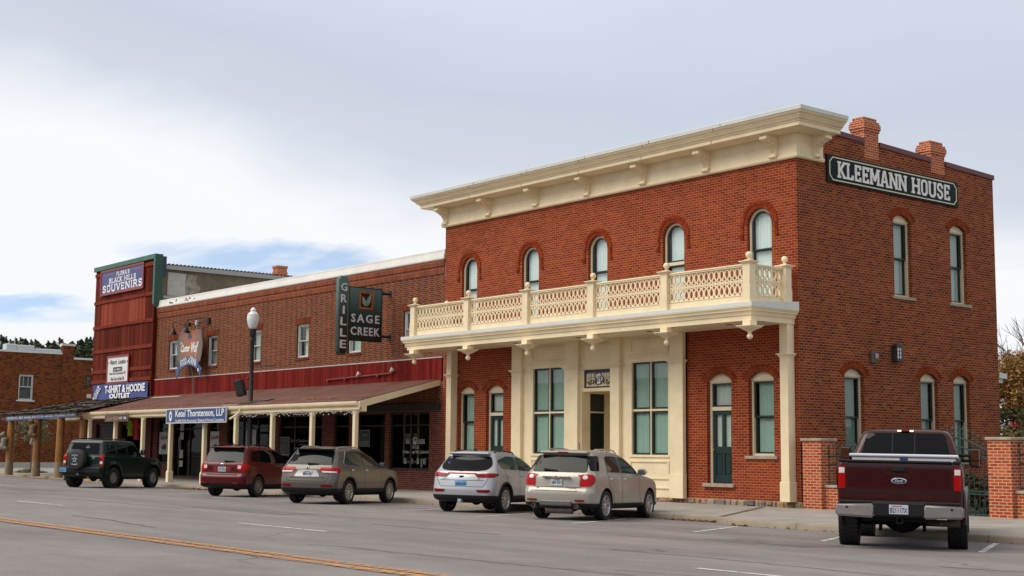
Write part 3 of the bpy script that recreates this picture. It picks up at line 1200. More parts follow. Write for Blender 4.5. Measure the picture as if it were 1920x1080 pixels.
# ---- ground-floor windows and doors in the front
for x, wd, k in LOWF:
    T = face_front(x, 0, 0)
    if k == 'win':
        W = make_window(HOUSE, T, wd, 1.42, 3.82, 'seg', rail=0.5, recess=0.14, cur=(0.12, 0.99, 0, 0.99))
        hood(W, T, wd, 3.82, 'seg', [(0.006, 0.118, 0.007), (0.124, 0.23, 0.012)], VOUS_D)
        continue
    a, zs = wd / 2, 3.82 - 0.21 * wd
    fr = MB(T)
    rc = 0.14
    for sx_ in (-1, 1):
        xa, xb = sorted((sx_ * (a - 0.003), sx_ * (a - 0.08)))
        fr.box(xa, xb, rc, rc + 0.12, 0.60, zs - 0.001)
    fr.box(-a + .003, a - .003, rc - 0.004, rc + 0.12, zs - 0.07, zs)
    op = arch_poly(wd - 0.006, 0.6, 3.817, 'seg')
    fr.prism([(-a + .003, zs + .002), (a - .003, zs + .002)] + op[3:-1], rc - 0.012, rc + 0.1)
    fr.box(-a + .003, a - .003, rc - 0.03, rc - 0.012, zs - 0.03, zs + 0.012)
    fr.box(-a + 0.081, a - 0.081, rc - 0.01, rc + 0.11, 2.74, 2.85)
    D = part('door_frame', fr, CREAM2, HOUSE)
    hood(D, T, wd, 3.82, 'seg', [(0.006, 0.118, 0.007), (0.124, 0.23, 0.012)], VOUS_D)
    xa = a - 0.082
    sa = MB(T)
    o = [(-xa, 2.852), (xa, 2.852), (xa, zs - 0.072), (-xa, zs - 0.072)]
    ring_frame(sa, o, inset_poly(o, 0.05), rc + 0.03, rc + 0.08)
    part('transom_sash', sa, DKGREEN, D)
    pa = MB(T)
    q = inset_poly(o, 0.05)
    pa.add([(p[0], rc + 0.055, p[1]) for p in q], [(0, 1, 2, 3)])
    dr, dg = MB(T), MB(T)
    z0, z1, zk = 0.62, 2.738, 1.62
    # stiles, rails, two glazed lights above two sunk panels
    dr.box(-xa, -xa + 0.1, rc + 0.04, rc + 0.09, z0, z1)
    dr.box(xa - 0.1, xa, rc + 0.04, rc + 0.09, z0, z1)
    dr.box(-0.05, 0.05, rc + 0.042, rc + 0.088, z0 + 0.2, z1 - 0.1)
    dr.box(-xa + 0.1, xa - 0.1, rc + 0.041, rc + 0.09, z0, z0 + 0.22)
    dr.box(-xa + 0.1, xa - 0.1, rc + 0.041, rc + 0.09, zk - 0.14, zk + 0.06)
    dr.box(-xa + 0.1, xa - 0.1, rc + 0.041, rc + 0.09, z1 - 0.12, z1)
    dr.box(-xa + 0.1, xa - 0.1, rc + 0.065, rc + 0.075, z0 + 0.2, zk - 0.1)
    for sx_ in (-1, 1):
        xx = sorted((sx_ * 0.08, sx_ * (xa - 0.13)))
        dr.cbox(xx[0], xx[1], rc + 0.05, rc + 0.07, z0 + 0.26, zk - 0.18, 0.012)
        dg.add([(sx_ * 0.05, rc + 0.066, zk + 0.05), (sx_ * (xa - 0.1), rc + 0.066, zk + 0.05), (sx_ * (xa - 0.1), rc + 0.066, z1 - 0.11), (sx_ * 0.05, rc + 0.066, z1 - 0.11)], [(0, 1, 2, 3)])
    DD = part('door', dr, pmat('door_green', (0.008, 0.028, 0.028), 0.35), HOUSE, label='dark green door with two tall glass lights')
    part('pane', dg, GLASS, DD)
    kb = MB(T)
    kb.ball((-xa + 0.05, rc + 0.0, 1.58), 0.03)
    part('handle', kb, pmat('brass', (0.5, 0.36, 0.13), 0.3, 1.0), DD, smooth=True)
    part('curtain', curtain_mb(T, -xa + 0.11, xa - 0.11, zk, z1, rc + 0.12, 4), pmat('curtain_cream', (0.62, 0.62, 0.58), 0.9), DD)
    part('pane', pa, GLASS, D)
    part('curtain', curtain_mb(T, -xa + 0.05, xa, 2.86, zs, rc + 0.16, 3), pmat('curtain_cream', (0.62, 0.62, 0.58), 0.9), D)
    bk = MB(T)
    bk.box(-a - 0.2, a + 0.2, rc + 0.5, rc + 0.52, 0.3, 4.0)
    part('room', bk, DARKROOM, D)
    st = MB(T)
    st.cbox(-a - 0.12, a + 0.12, -0.1, rc + 0.12, 0.5, 0.605, 0.01)
    part('doorstep', st, STONE, D)
# ---- side windows
for y, wd, z0, zc in SIDEW:
    T = face_right(0, y, 0)
    up = z0 > 5
    W = make_window(HOUSE, T, wd, z0, zc, 'seg', rail=0.5, recess=0.13, curtain=pmat('curtain_grey', (0.44, 0.48, 0.48), 0.9) if up else pmat('curtain_side', (0.19, 0.255, 0.215), 0.9), cur=(-0.05, 1.0, 0.0, 0.99))
    hood(W, T, wd, zc, 'seg', [(0.006, 0.118, 0.007), (0.124, 0.23, 0.012)], VOUS_D)

# ---- cornice
mb = MB()
path = [(-16.75, 1.2), (-16.75, 0.0), (0.0, 0.0), (0.0, 1.12)]
path = path[::1]
# outward must be on the right of travel: go left end -> corner -> right end along -y side
fr = [(0.0, 9.84), (0.10, 9.84), (0.13, 9.88), (0.13, 9.94), (0.075, 9.965), (0.075, 10.25), (0.09, 10.26), (0.09, 10.285), (0.065, 10.295), (0.065, 10.56), (0.0, 10.56)]
mb.sweep(fr, path)
co = [(0.0, 10.562), (0.68, 10.562), (0.70, 10.57), (0.70, 10.68), (0.74, 10.69), (0.74, 10.71), (0.80, 10.745), (0.84, 10.80), (0.865, 10.815), (0.865, 10.835), (0.92, 10.865),
      (0.955, 10.905), (0.96, 10.93), (0.0, 10.98)]
mb.sweep(co, path)
CORN = part('cornice', mb, CREAM, HOUSE)
mb = MB()
mb.sweep([(0.0, 10.985), (0.965, 10.935), (0.985, 10.935), (1.0, 11.04), (0.985, 11.055), (0.0, 11.10)], path)
part('cornice_flashing', mb, FLASH, CORN)
# thin dark joints in the moulding and flashing every 2.9 m
for i in range(5):
    x = -2.6 - 2.95 * i
    for q in ((x - 0.008, x + 0.008, -0.705, -0.69, 10.565, 10.675), (x + 0.3, x + 0.312, -0.967, -0.95, 10.88, 10.93), (x + 0.62, x + 0.632, -1.0005, -0.99, 10.945, 11.035)):
        part('joint', MB().box(*q), pmat('dark_joint', (0.12, 0.1, 0.08), 0.9), CORN)


def bracket_mesh():
    mb = MB()
    # side outline: (outward, z) from the wall
    pr = [(0.07, 9.90), (0.15, 9.90), (0.20, 9.93), (0.21, 9.985), (0.17, 10.02), (0.155, 10.07), (0.175, 10.16), (0.235, 10.25), (0.30, 10.30), (0.33, 10.325), (0.42, 10.345),
          (0.50, 10.375), (0.57, 10.41), (0.60, 10.45), (0.60, 10.50), (0.56, 10.53), (0.56, 10.555), (0.07, 10.555)]
    mb.prism([(-p[0], p[1]) for p in pr], -0.115, 0.115, 'yz')
    # scrolls on both cheeks, rolls across the front
    for sx_ in (-1, 1):
        for (cy, cz, rr, turns, ph) in ((0.40, 10.43, 0.10, 1.6, 2.4), (0.165, 9.975, 0.055, 1.4, -1.0), (0.21, 10.24, 0.045, 1.2, 0.5)):
            pts = []
            for i in range(26):
                q = i / 25
                r_ = rr * (1 - 0.82 * q)
                t = ph + turns * 2 * math.pi * q
                pts.append((sx_ * 0.118, -(cy + r_ * math.cos(t)), cz + r_ * math.sin(t)))
            mb.tube(pts, 0.017, 5)
    for (cy, cz, rr) in ((0.565, 10.44, 0.05), (0.18, 9.965, 0.045), (0.31, 10.31, 0.035)):
        mb.lathe([(rr * .6, -0.14), (rr, -0.12), (rr, 0.12), (rr * .6, 0.14)], (0, -cy, cz), 10, 'x')
    mb.box(-0.15, 0.15, -0.64, -0.07, 10.54, 10.561)
    # acanthus ribs down the front
    for xx in (-0.07, -0.025, 0.025, 0.07):
        mb.tube([(xx, -0.50, 10.37), (xx, -0.36, 10.31), (xx, -0.245, 10.23), (xx, -0.18, 10.13), (xx, -0.165, 10.04)], 0.016, 5)
    return mb


bme = bracket_mesh().mesh('bracket', CREAM, 40)
BRX = [-16.62 + (-0.55 + 16.62) * i / 6 for i in range(7)]
BRX = [-16.62, -14.0, -11.35, -8.7, -6.05, -3.35, -0.72]
for x in BRX:
    o = link(bpy.data.objects.new('bracket', bme))
    o.parent = CORN
    o.location = (x, 0.01, 0)
o = link(bpy.data.objects.new('bracket', bme))
o.parent = CORN
o.location = (-0.01, 0.74, 0)
o.rotation_euler = (0, 0, R(90))

# ---- balcony
BX0, BX1, BY = -16.70, 0.03, -2.0
mb = MB()
path = [(BX0, -0.002), (BX0, BY), (BX1, BY), (BX1, -0.002)]
mb.sweep([(-0.25, 5.10), (-0.17, 5.10), (-0.17, 5.235), (-0.135, 5.25), (-0.13, 5.27), (-0.10, 5.345), (-0.055, 5.365), (-0.055, 5.385), (-0.025, 5.43), (-0.005, 5.455), (-0.005, 5.475), (-0.25, 5.48)], path)
mb.box(BX0 + 0.251, BX1 - 0.251, BY + 0.251, -0.002, 5.13, 5.17)
BAL = part('balcony', mb, CREAM, HOUSE)
mb = MB()
mb.add([(BX0, BY, 5.478), (BX1, BY, 5.478), (BX1, BY, 5.585), (BX0, BY, 5.585), (BX0, -0.003, 5.478), (BX1, -0.003, 5.478), (BX1, -0.003, 5.72), (BX0, -0.003, 5.72)],
       [(0, 1, 2, 3), (3, 2, 6, 7), (1, 5, 6, 2), (0, 3, 7, 4), (0, 4, 5, 1)])
part('deck', mb, FLASH, BAL)
PX = [-16.1, -12.90, -9.72, -6.545, -3.38, -0.22]
dz = lambda y: 5.585 + (y - BY) / 2.0 * 0.135


def post_mb(x, y, zb):
    mb = MB()
    h = 0.13
    mb.cbox(x - h - 0.012, x + h + 0.012, y - h - 0.012, y + h + 0.012, zb, 6.06, 0.006)
    mb.cbox(x - h, x + h, y - h, y + h, 6.06, 6.66, 0.006)
    for o_, za, zb_ in ((0.02, 6.655, 6.68), (0.045, 6.68, 6.705), (0.075, 6.705, 6.73)):
        mb.box(x - h - o_, x + h + o_, y - h - o_, y + h + o_, za, zb_ - 0.001)
    mb.add([(x - h - .03, y - h - .03, 6.729), (x + h + .03, y - h - .03, 6.729), (x + h + .03, y + h + .03, 6.729), (x - h - .03, y + h + .03, 6.729), (x, y, 6.80)],
           [(0, 1, 4), (1, 2, 4), (2, 3, 4), (3, 0, 4)])
    mb.lathe([(0.06, 6.745), (0.065, 6.775), (0.035, 6.79), (0.035, 6.81), (0.06, 6.825), (0.05, 6.835)], (x, y, 0), 12)
    mb.ball((x, y, 6.905), 0.095)
    return mb


for x in PX:
    part('post', post_mb(x, -1.8, dz(-1.8) - 0.01), CREAM, BAL, 40)
for x in (-0.17, -16.12):
    part('post', post_mb(x, -0.36, dz(-0.36) - 0.01), CREAM, BAL, 40)


def ribbon(mb, pts, wd, y0, y1):
    P = [Vector(p) for p in pts]
    n = len(P)
    Lp, Rp = [], []
    for i in range(n):
        d = (P[min(i + 1, n - 1)] - P[max(0, i - 1)]).normalized()
        q = Vector((-d.y, d.x)) * wd / 2
        Lp.append(P[i] + q)
        Rp.append(P[i] - q)
    vs = [(p.x, y0, p.y) for p in Lp] + [(p.x, y0, p.y) for p in Rp] + [(p.x, y1, p.y) for p in Rp] + [(p.x, y1, p.y) for p in Lp]
    fs = []
    for i in range(n - 1):
        j = i + 1
        fs += [(i, j, n + j, n + i), (n + i, n + j, 2 * n + j, 2 * n + i), (2 * n + i, 2 * n + j, 3 * n + j, 3 * n + i), (3 * n + i, 3 * n + j, j, i)]
    mb.add(vs, fs)


def railing(T, length, zb):
    """base board, lattice of interlaced ovals and diamonds, moulded hand rail; runs along local x from 0"""
    mb = MB(T)
    mb.box(0, length, -0.035, 0.035, zb, 5.79)
    mb.box(0, length, -0.05, 0.05, 5.79, 5.815)
    mb.box(0, length, -0.055, 0.055, 6.585, 6.615)
    mb.cbox(0, length, -0.075, 0.075, 6.615, 6.665, 0.012)
    n = max(3, round(length / 0.198))
    u = length / n
    z0, z1 = 5.815, 6.585
    H = z1 - z0

    def sgn_curve(q):
        # lattice phase: a tall oval, two small diamonds, a tall oval
        if q < 0.38:
            return max(0.0, math.sin(math.pi * q / 0.38)) ** 0.65
        if q < 0.62:
            return -math.sin(2 * math.pi * (q - 0.38) / 0.24) * 0.85
        return max(0.0, math.sin(math.pi * (q - 0.62) / 0.38)) ** 0.65
    for i in range(n):
        cx_ = u * (i + 0.5)
        for s_ in (-1, 1):
            pts = []
            for k in range(29):
                q = k / 28
                pts.append((cx_ + s_ * sgn_curve(q) * (u / 2 - 0.018), z0 + H * q))
            ribbon(mb, pts, 0.037, -0.016 + s_ * 0.0015, 0.016 + s_ * 0.0015)
        # little pointed cusps at head and foot
        mb.prism([(cx_ - 0.07, z0), (cx_ + 0.07, z0), (cx_, z0 + 0.06)], -0.014, 0.014)
        mb.prism([(cx_ - 0.07, z1), (cx_, z1 - 0.06), (cx_ + 0.07, z1)], -0.0135, 0.0135)
    for i in range(n + 1):
        xx = min(max(u * i, 0.02), length - 0.02)
        for zc_ in (z0 + H * 0.5,):
            mb.prism([(xx - 0.035, zc_), (xx, zc_ - 0.045), (xx + 0.035, zc_), (xx, zc_ + 0.045)], -0.0125, 0.0125)
        for zc_ in (z0 + H * 0.2, z0 + H * 0.8):
            mb.prism([(xx - 0.026, zc_ - 0.03), (xx, zc_ - 0.06), (xx + 0.026, zc_ - 0.03), (xx + 0.026, zc_ + 0.03), (xx, zc_ + 0.06), (xx - 0.026, zc_ + 0.03)], -0.012, 0.012)
    return mb


for a_, b_ in zip(PX[:-1], PX[1:]):
    part('railing', railing(face_front(a_ + 0.13, -1.8, 0), b_ - a_ - 0.26, dz(-1.8) - 0.01), CREAM, BAL)
part('railing', railing(face_right(-0.20, -1.67, 0), 1.18, 5.60), CREAM, BAL)
part('railing', railing(face_right(-16.12, -1.67, 0), 1.18, 5.60), CREAM, BAL)
for x in PX:
    mb = MB()
    y = -1.8
    mb.cbox(x - 0.14, x + 0.14, y - 0.14, y + 0.14, 4.95, 5.10, 0.006)
    for o_, za, zb_ in ((0.16, 4.93, 4.95), (0.13, 4.905, 4.93), (0.11, 4.89, 4.905)):
        mb.box(x - 0.14 - o_ + .03, x + 0.14 + o_ - .03, y - 0.14 - o_ + .03, y + 0.14 + o_ - .03, za, zb_ - 0.001)
    a1, a2 = 0.2, 0.075
    mb.add([(x - a1, y - a1, 4.889), (x + a1, y - a1, 4.889), (x + a1, y + a1, 4.889), (x - a1, y + a1, 4.889), (x - a2, y - a2, 4.80), (x + a2, y - a2, 4.80), (x + a2, y + a2, 4.80), (x - a2, y + a2, 4.80)],
           [(0, 1, 5, 4), (1, 2, 6, 5), (2, 3, 7, 6), (3, 0, 4, 7), (4, 5, 6, 7)])
    mb.lathe([(0.03, 4.70), (0.04, 4.74), (0.07, 4.785), (0.08, 4.80)], (x, y, 0), 12)
    mb.ball((x, y, 4.66), 0.085)
    part('pendant', mb, CREAM, BAL, 40)
for x in (-14.5, -11.3, -8.1, -4.9, -1.7, -0.35):
    mb = MB()
    mb.lathe([(0.09, 5.118), (0.09, 5.13)], (x, -1.0, 0), 14)
    part('soffit_light', mb, pmat('dark_can', (0.05, 0.045, 0.04), 0.5), BAL)

# ---- engaged columns at both ends
for x in (-16.03, -0.31):
    mb = MB()
    h = 0.145
    mb.cbox(x - h, x + h, -0.30, -0.003, 0.72, 5.13, 0.008)
    mb.cbox(x - h - 0.03, x + h + 0.03, -0.33, -0.003, 0.165, 0.70, 0.008)
    mb.box(x - h - 0.015, x + h + 0.015, -0.315, -0.003, 0.70, 0.725)
    mb.box(x - h - 0.015, x + h + 0.015, -0.315, -0.003, 4.17, 4.19)
    for o_, za, zb_ in ((0.02, 4.19, 4.215), (0.045, 4.215, 4.245), (0.075, 4.245, 4.28)):
        mb.box(x - h - o_, x + h + o_, -0.30 - o_, -0.003, za, zb_ - 0.001)
    part('column', mb, CREAM, HOUSE)

# ---- cream timber shopfront with a recessed entrance
mb = MB()
W1, W2 = (-11.5, -9.86), (-6.65, -5.05)
hol = [[(a_, 1.42), (b_, 1.42), (b_, 4.30), (a_, 4.30)] for a_, b_ in (W1, W2)]
hol.append([(-9.0, 0.2), (-7.5, 0.2), (-7.5, 4.16), (-9.0, 4.16)])
wall_holes([(-12.5, 0.12), (-4.3, 0.12), (-4.3, 5.13), (-12.5, 5.13)], hol, 0.16, face_front(0, -0.06, 0), mb=mb)
for (xa, xb) in ((-12.5, -12.0), (-9.72, -9.06), (-7.5, -7.08), (-4.85, -4.3)):
    yo = -0.2
    mb.cbox(xa, xb, yo, -0.061, 0.85, 5.13, 0.008)
    mb.cbox(xa - 0.02, xb + 0.02, yo - 0.03, -0.061, 0.13, 0.85, 0.008)
    for o_, za, zb_ in ((0.015, 4.17, 4.19), (0.03, 4.20, 4.235), (0.06, 4.235, 4.26), (0.085, 4.26, 4.29)):
        mb.box(xa - o_, xb + o_, yo - o_, -0.061, za, zb_ - 0.002)
for (a_, b_) in (W1, W2):
    # head mould, architrave, sill and sunk panel mouldings
    for o_, za, zb_ in ((0.02, 4.40, 4.43), (0.05, 4.43, 4.46), (0.08, 4.46, 4.49)):
        mb.box(a_ - 0.16, b_ + 0.16, -0.06 - o_, -0.061, za, zb_ - 0.002)
    mb.box(a_ - 0.08, b_ + 0.08, -0.10, -0.061, 1.345, 1.415)
    for (xa, xb, za, zb_) in ((a_ - 0.05, b_ + 0.05, 4.60, 5.02), (a_ - 0.05, b_ + 0.05, 0.68, 1.24)):
        o = [(xa, za), (xb, za), (xb, zb_), (xa, zb_)]
        ring_frame(mb, o, inset_poly(o, 0.045), -0.095, -0.061)
    mb.box(a_ - 0.1, b_ + 0.1, -0.10, -0.061, 0.40, 0.44)
for za, zb_, o_ in ((4.18, 4.21, 0.03), (4.21, 4.25, 0.06)):
    mb.box(-9.05, -7.51, -0.06 - o_, -0.061, za, zb_ - 0.002)
o = [(-8.93, 4.42), (-7.6, 4.42), (-7.6, 4.98), (-8.93, 4.98)]
ring_frame(mb, o, inset_poly(o, 0.045), -0.095, -0.061)
SHOP = part('shopfront', mb, CREAM, HOUSE)
for (a_, b_) in (W1, W2):
    cxm, wd = (a_ + b_) / 2, b_ - a_
    T = face_front(cxm, -0.06, 0)
    fr, sa, pa = MB(T), MB(T), MB(T)
    h = wd / 2
    fr.box(-0.022, 0.022, 0.06, 0.13, 1.42, 4.30)
    fr.box(-h, -0.023, 0.062, 0.128, 2.77, 2.83)
    fr.box(0.023, h, 0.062, 0.128, 2.77, 2.83)
    for sx_ in (-1, 1):
        for za, zb_ in ((1.422, 2.768), (2.832, 4.298)):
            xa, xb = sorted((sx_ * 0.024, sx_ * (h - 0.003)))
            o = [(xa, za), (xb, za), (xb, zb_), (xa, zb_)]
            q = inset_poly(o, 0.055)
            ring_frame(sa, o, q, 0.075, 0.12)
            pa.add([(p[0], 0.1, p[1]) for p in q], [(0, 1, 2, 3)])
    part('mullion', fr, CREAM, SHOP)
    part('sash', sa, DKGREEN, SHOP)
    part('pane', pa, GLASS, SHOP)
    part('curtain', curtain_mb(T, -h + 0.06, -0.03, 1.42, 4.3, 0.17, 3, 0.008), CURTAIN, SHOP)
    part('curtain', curtain_mb(T, 0.06, h, 1.42, 4.3, 0.17, 3, 0.008), CURTAIN, SHOP)
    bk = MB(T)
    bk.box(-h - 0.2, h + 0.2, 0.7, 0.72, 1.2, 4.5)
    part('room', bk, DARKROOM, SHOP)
# entrance: transom with leaded number light, recess with side lights, inner door
mb = MB()
mb.box(-8.998, -7.502, -0.03, 0.1, 3.45, 3.56)
mb.box(-8.998, -8.93, -0.03, 0.1, 3.562, 4.158)
mb.box(-7.57, -7.502, -0.03, 0.1, 3.562, 4.158)
part('transom_frame', mb, CREAM, SHOP)
mb = MB()
o = [(-8.93, 3.562), (-7.57, 3.562), (-7.57, 4.158), (-8.93, 4.158)]
ring_frame(mb, o, inset_poly(o, 0.05), 0.0, 0.04)
Tn = face_front(-8.25, 0.012, 3.86)
mb.T = Tn
for i in range(-5, 6):
    if abs(i) > 1:
        mb.box(i * 0.12 - 0.004, i * 0.12 + 0.004, 0.0, 0.008, -0.2, 0.2)
mb.box(-0.62, -0.2, 0.001, 0.009, 0.03, 0.038)
mb.box(0.2, 0.62, 0.001, 0.009, 0.03, 0.038)
for s_ in (-1, 1):
    for (cx_, cz_, rr, t0_, t1_) in ((0.30, -0.12, 0.10, 0, 4.2), (0.46, -0.10, 0.07, 2.0, 6.5), (0.155, -0.13, 0.06, 1, 5)):
        mb.tube([(s_ * (cx_ + rr * math.cos(t0_ + (t1_ - t0_) * k / 14) * (1 - k / 30)), -0.004, cz_ + rr * math.sin(t0_ + (t1_ - t0_) * k / 14) * (1 - k / 30)) for k in range(15)], 0.012, 5)
    mb.tube([(s_ * 0.05, -0.004, -0.2), (s_ * 0.2, -0.004, -0.07), (s_ * 0.42, -0.004, -0.2), (s_ * 0.58, -0.004, -0.08)], 0.012, 5)
pts = [(0.19 * math.cos(t) + 0.03 * math.cos(4 * t), -0.004, 0.19 * math.sin(t) + 0.02 * math.cos(8 * t)) for t in [2 * math.pi * k / 40 for k in range(41)]]
mb.tube(pts, 0.014, 5)
text_mb('619', 0.25, 0.21, Tn @ Matrix.Translation((0, -0.004, 0.0)), 0.006, 0.02, mb=mb)
NUM = part('number_light', mb, pmat('lead_came', (0.02, 0.02, 0.025), 0.5), SHOP, label='leaded light with the number 619')
mb = MB()
mb.box(-8.88, -7.62, 0.02, 0.026, 3.61, 4.04)
part('stained_glass', mb, pmat('amber_glass', (0.66, 0.55, 0.36), 0.3, var=0.25, vscale=9), NUM)
mb = MB()
mb.box(-8.88, -7.62, 0.02, 0.026, 4.042, 4.10)
part('stained_glass', mb, pmat('blue_glass', (0.03, 0.04, 0.11), 0.25), NUM)
mb = MB()
mb.T = Tn
mb.lathe([(0.175, -0.0), (0.175, 0.004)], (0, 0.002, 0), 24, 'y')
part('stained_glass', mb, pmat('pale_glass', (0.8, 0.8, 0.76), 0.3), NUM)
mb = MB()
# recess: floor, ceiling, left side (panel, glazed light, panel), right side, back
wall_holes([(0.105, 0.2), (1.30, 0.2), (1.30, 3.45), (0.105, 3.45)], [[(0.32, 0.95), (0.98, 0.95), (0.98, 3.40), (0.32, 3.40)]], 0.06, face_right(-8.998, 0, 0), mb=mb)
for za, zb_ in ((1.0, 2.2), (2.3, 3.35)):
    o = [(0.13, za), (0.27, za), (0.27, zb_), (0.13, zb_)]
    mb.T = face_right(-8.998, 0, 0)
    ring_frame(mb, o, inset_poly(o, 0.018), -0.012, 0.0)
mb.box(0.32, 0.98, 0.0, 0.05, 2.77, 2.82)
mb.T = Matrix.Identity(4)
mb.box(-7.5, -7.44, 0.105, 1.3, 0.2, 3.45)
mb.box(-9.0, -8.70, 1.3, 1.36, 0.2, 3.45)
mb.box(-7.7, -7.5, 1.3, 1.36, 0.2, 3.45)
mb.box(-8.70, -7.7, 1.3, 1.36, 2.9, 3.45)
mb.box(-9.0, -7.44, 0.1, 1.36, 3.45, 3.47)
mb.box(-9.0, -7.44, -0.05, 1.36, 0.17, 0.2)
part('entrance', mb, CREAM, SHOP)
mb = MB()
mb.box(-9.05, -9.04, 0.3, 1.0, 0.9, 3.45)
mb.box(-8.70, -7.7, 1.4, 1.45, 0.2, 2.9)
part('side_light', mb, pmat('dark_glass', (0.02, 0.025, 0.02), 0.08), SHOP)

# ---- name board and lamps fixed to the side wall: things of their own
GL = {
    'K': (0.80, [[(0.14, 0), (0.14, 1)], [(0.66, 0.97), (0.20, 0.45)], [(0.28, 0.55), (0.66, 0.03)]], [(0.14, 0), (0.14, 1), (0.66, 0), (0.66, 1)]),
    'L': (0.70, [[(0.14, 0), (0.14, 1)], [(0.05, 0.07), (0.62, 0.07)], [(0.58, 0.0), (0.58, 0.3)]], [(0.14, 0), (0.14, 1)]),
    'E': (0.70, [[(0.14, 0), (0.14, 1)], [(0.05, 0.07), (0.6, 0.07)], [(0.05, 0.93), (0.6, 0.93)], [(0.14, 0.5), (0.46, 0.5)], [(0.57, 0), (0.57, 0.27)], [(0.57, 0.73), (0.57, 1)], [(0.44, 0.38), (0.44, 0.62)]], []),
    'M': (1.0, [[(0.14, 0), (0.14, 1)], [(0.86, 0), (0.86, 1)], [(0.16, 0.97), (0.5, 0.25)], [(0.84, 0.97), (0.5, 0.25)]], [(0.14, 0), (0.14, 1), (0.86, 0), (0.86, 1)]),
    'A': (0.86, [[(0.13, 0), (0.40, 1)], [(0.73, 0), (0.46, 1)], [(0.24, 0.33), (0.62, 0.33)], [(0.30, 0.95), (0.56, 0.95)]], [(0.13, 0), (0.73, 0)]),
    'N': (0.88, [[(0.14, 0), (0.14, 1)], [(0.74, 0), (0.74, 1)], [(0.15, 0.97), (0.73, 0.03)]], [(0.14, 0), (0.14, 1), (0.74, 1)]),
    'H': (0.88, [[(0.14, 0), (0.14, 1)], [(0.74, 0), (0.74, 1)], [(0.14, 0.5), (0.74, 0.5)]], [(0.14, 0), (0.14, 1), (0.74, 0), (0.74, 1)]),
    'O': (0.80, [[(0.14, 0.2), (0.14, 0.8), (0.26, 0.93), (0.54, 0.93), (0.66, 0.8), (0.66, 0.2), (0.54, 0.07), (0.26, 0.07), (0.14, 0.2)]], []),
    'U': (0.84, [[(0.14, 1), (0.14, 0.2), (0.26, 0.07), (0.58, 0.07), (0.70, 0.2), (0.70, 1)]], [(0.14, 1), (0.70, 1)]),
    'S': (0.74, [[(0.60, 0.68), (0.60, 0.8), (0.48, 0.93), (0.26, 0.93), (0.14, 0.8), (0.14, 0.66), (0.22, 0.56), (0.52, 0.45), (0.60, 0.34), (0.60, 0.2), (0.48, 0.07), (0.26, 0.07), (0.14, 0.2), (0.14, 0.32)]], []),
    'V': (0.84, [[(0.12, 1), (0.41, 0.02)], [(0.72, 1), (0.43, 0.02)]], [(0.12, 1), (0.72, 1)]),
    'I': (0.40, [[(0.20, 0), (0.20, 1)]], [(0.2, 0), (0.2, 1)]),
    'R': (0.82, [[(0.14, 0), (0.14, 1)], [(0.05, 0.93), (0.5, 0.93), (0.62, 0.82), (0.62, 0.62), (0.5, 0.5), (0.14, 0.5)], [(0.44, 0.5), (0.66, 0.04)]], [(0.14, 0), (0.68, 0)]),
    'B': (0.80, [[(0.14, 0), (0.14, 1)], [(0.05, 0.93), (0.5, 0.93), (0.6, 0.83), (0.6, 0.64), (0.5, 0.53), (0.14, 0.53)], [(0.5, 0.53), (0.64, 0.42), (0.64, 0.2), (0.52, 0.07), (0.05, 0.07)]], []),
    'C': (0.76, [[(0.62, 0.66), (0.62, 0.8), (0.5, 0.93), (0.26, 0.93), (0.14, 0.8), (0.14, 0.2), (0.26, 0.07), (0.5, 0.07), (0.62, 0.2), (0.62, 0.34)]], []),
    'F': (0.68, [[(0.14, 0), (0.14, 1)], [(0.05, 0.93), (0.6, 0.93)], [(0.14, 0.5), (0.46, 0.5)], [(0.57, 0.7), (0.57, 1)], [(0.44, 0.38), (0.44, 0.62)]], [(0.14, 0)]),
    "'": (0.24, [[(0.12, 0.7), (0.12, 1.0)]], []),
    ' ': (0.42, [], []),
}


def slab_text(body, w, h, T, depth=0.012, th=0.17, mb=None, serif=0.30, gap=0.06):
    """slab-serif lettering built of strokes, fitted into w x h, centred, facing local -y"""
    mb = mb or MB()
    tot = sum(GL[c][0] + gap for c in body) - gap
    kx = w / tot
    old = mb.T
    mb.T = T
    x = -w / 2
    cnt = 0
    tx = min(th * h, th * kx * 1.25)
    for c in body:
        adv, strokes, ser = GL[c]
        for st in strokes:
            cnt += 1
            P = [(x + p[0] * kx, (p[1] - 0.5) * h) for p in st]
            dx, dy = abs(P[-1][0] - P[0][0]), abs(P[-1][1] - P[0][1])
            wd = (0.14 * h if (len(P) == 2 and dy < 0.2 * dx) else tx)
            ribbon(mb, P, wd, -depth - (cnt % 7) * 0.0006, 0.0)
        for (sx_, sy_) in ser:
            cnt += 1
            xx, zz = x + sx_ * kx, (sy_ - 0.5) * h
            s1 = -1 if sy_ > 0.5 else 1
            hw = tx * 0.5 + serif * 0.26 * kx
            mb.box(xx - hw, xx + hw, -depth - 0.001 - (cnt % 7) * 0.0006, 0.0, min(zz, zz + s1 * 0.13 * h), max(zz, zz + s1 * 0.13 * h))
        x += (adv + gap) * kx
    mb.T = old
    return mb


def oct_poly(w, h, c):
    a, b = w / 2, h / 2
    return [(-a, -b + c), (-a + c, -b), (a - c, -b), (a, -b + c), (a, b - c), (a - c, b), (-a + c, b), (-a, b - c)]


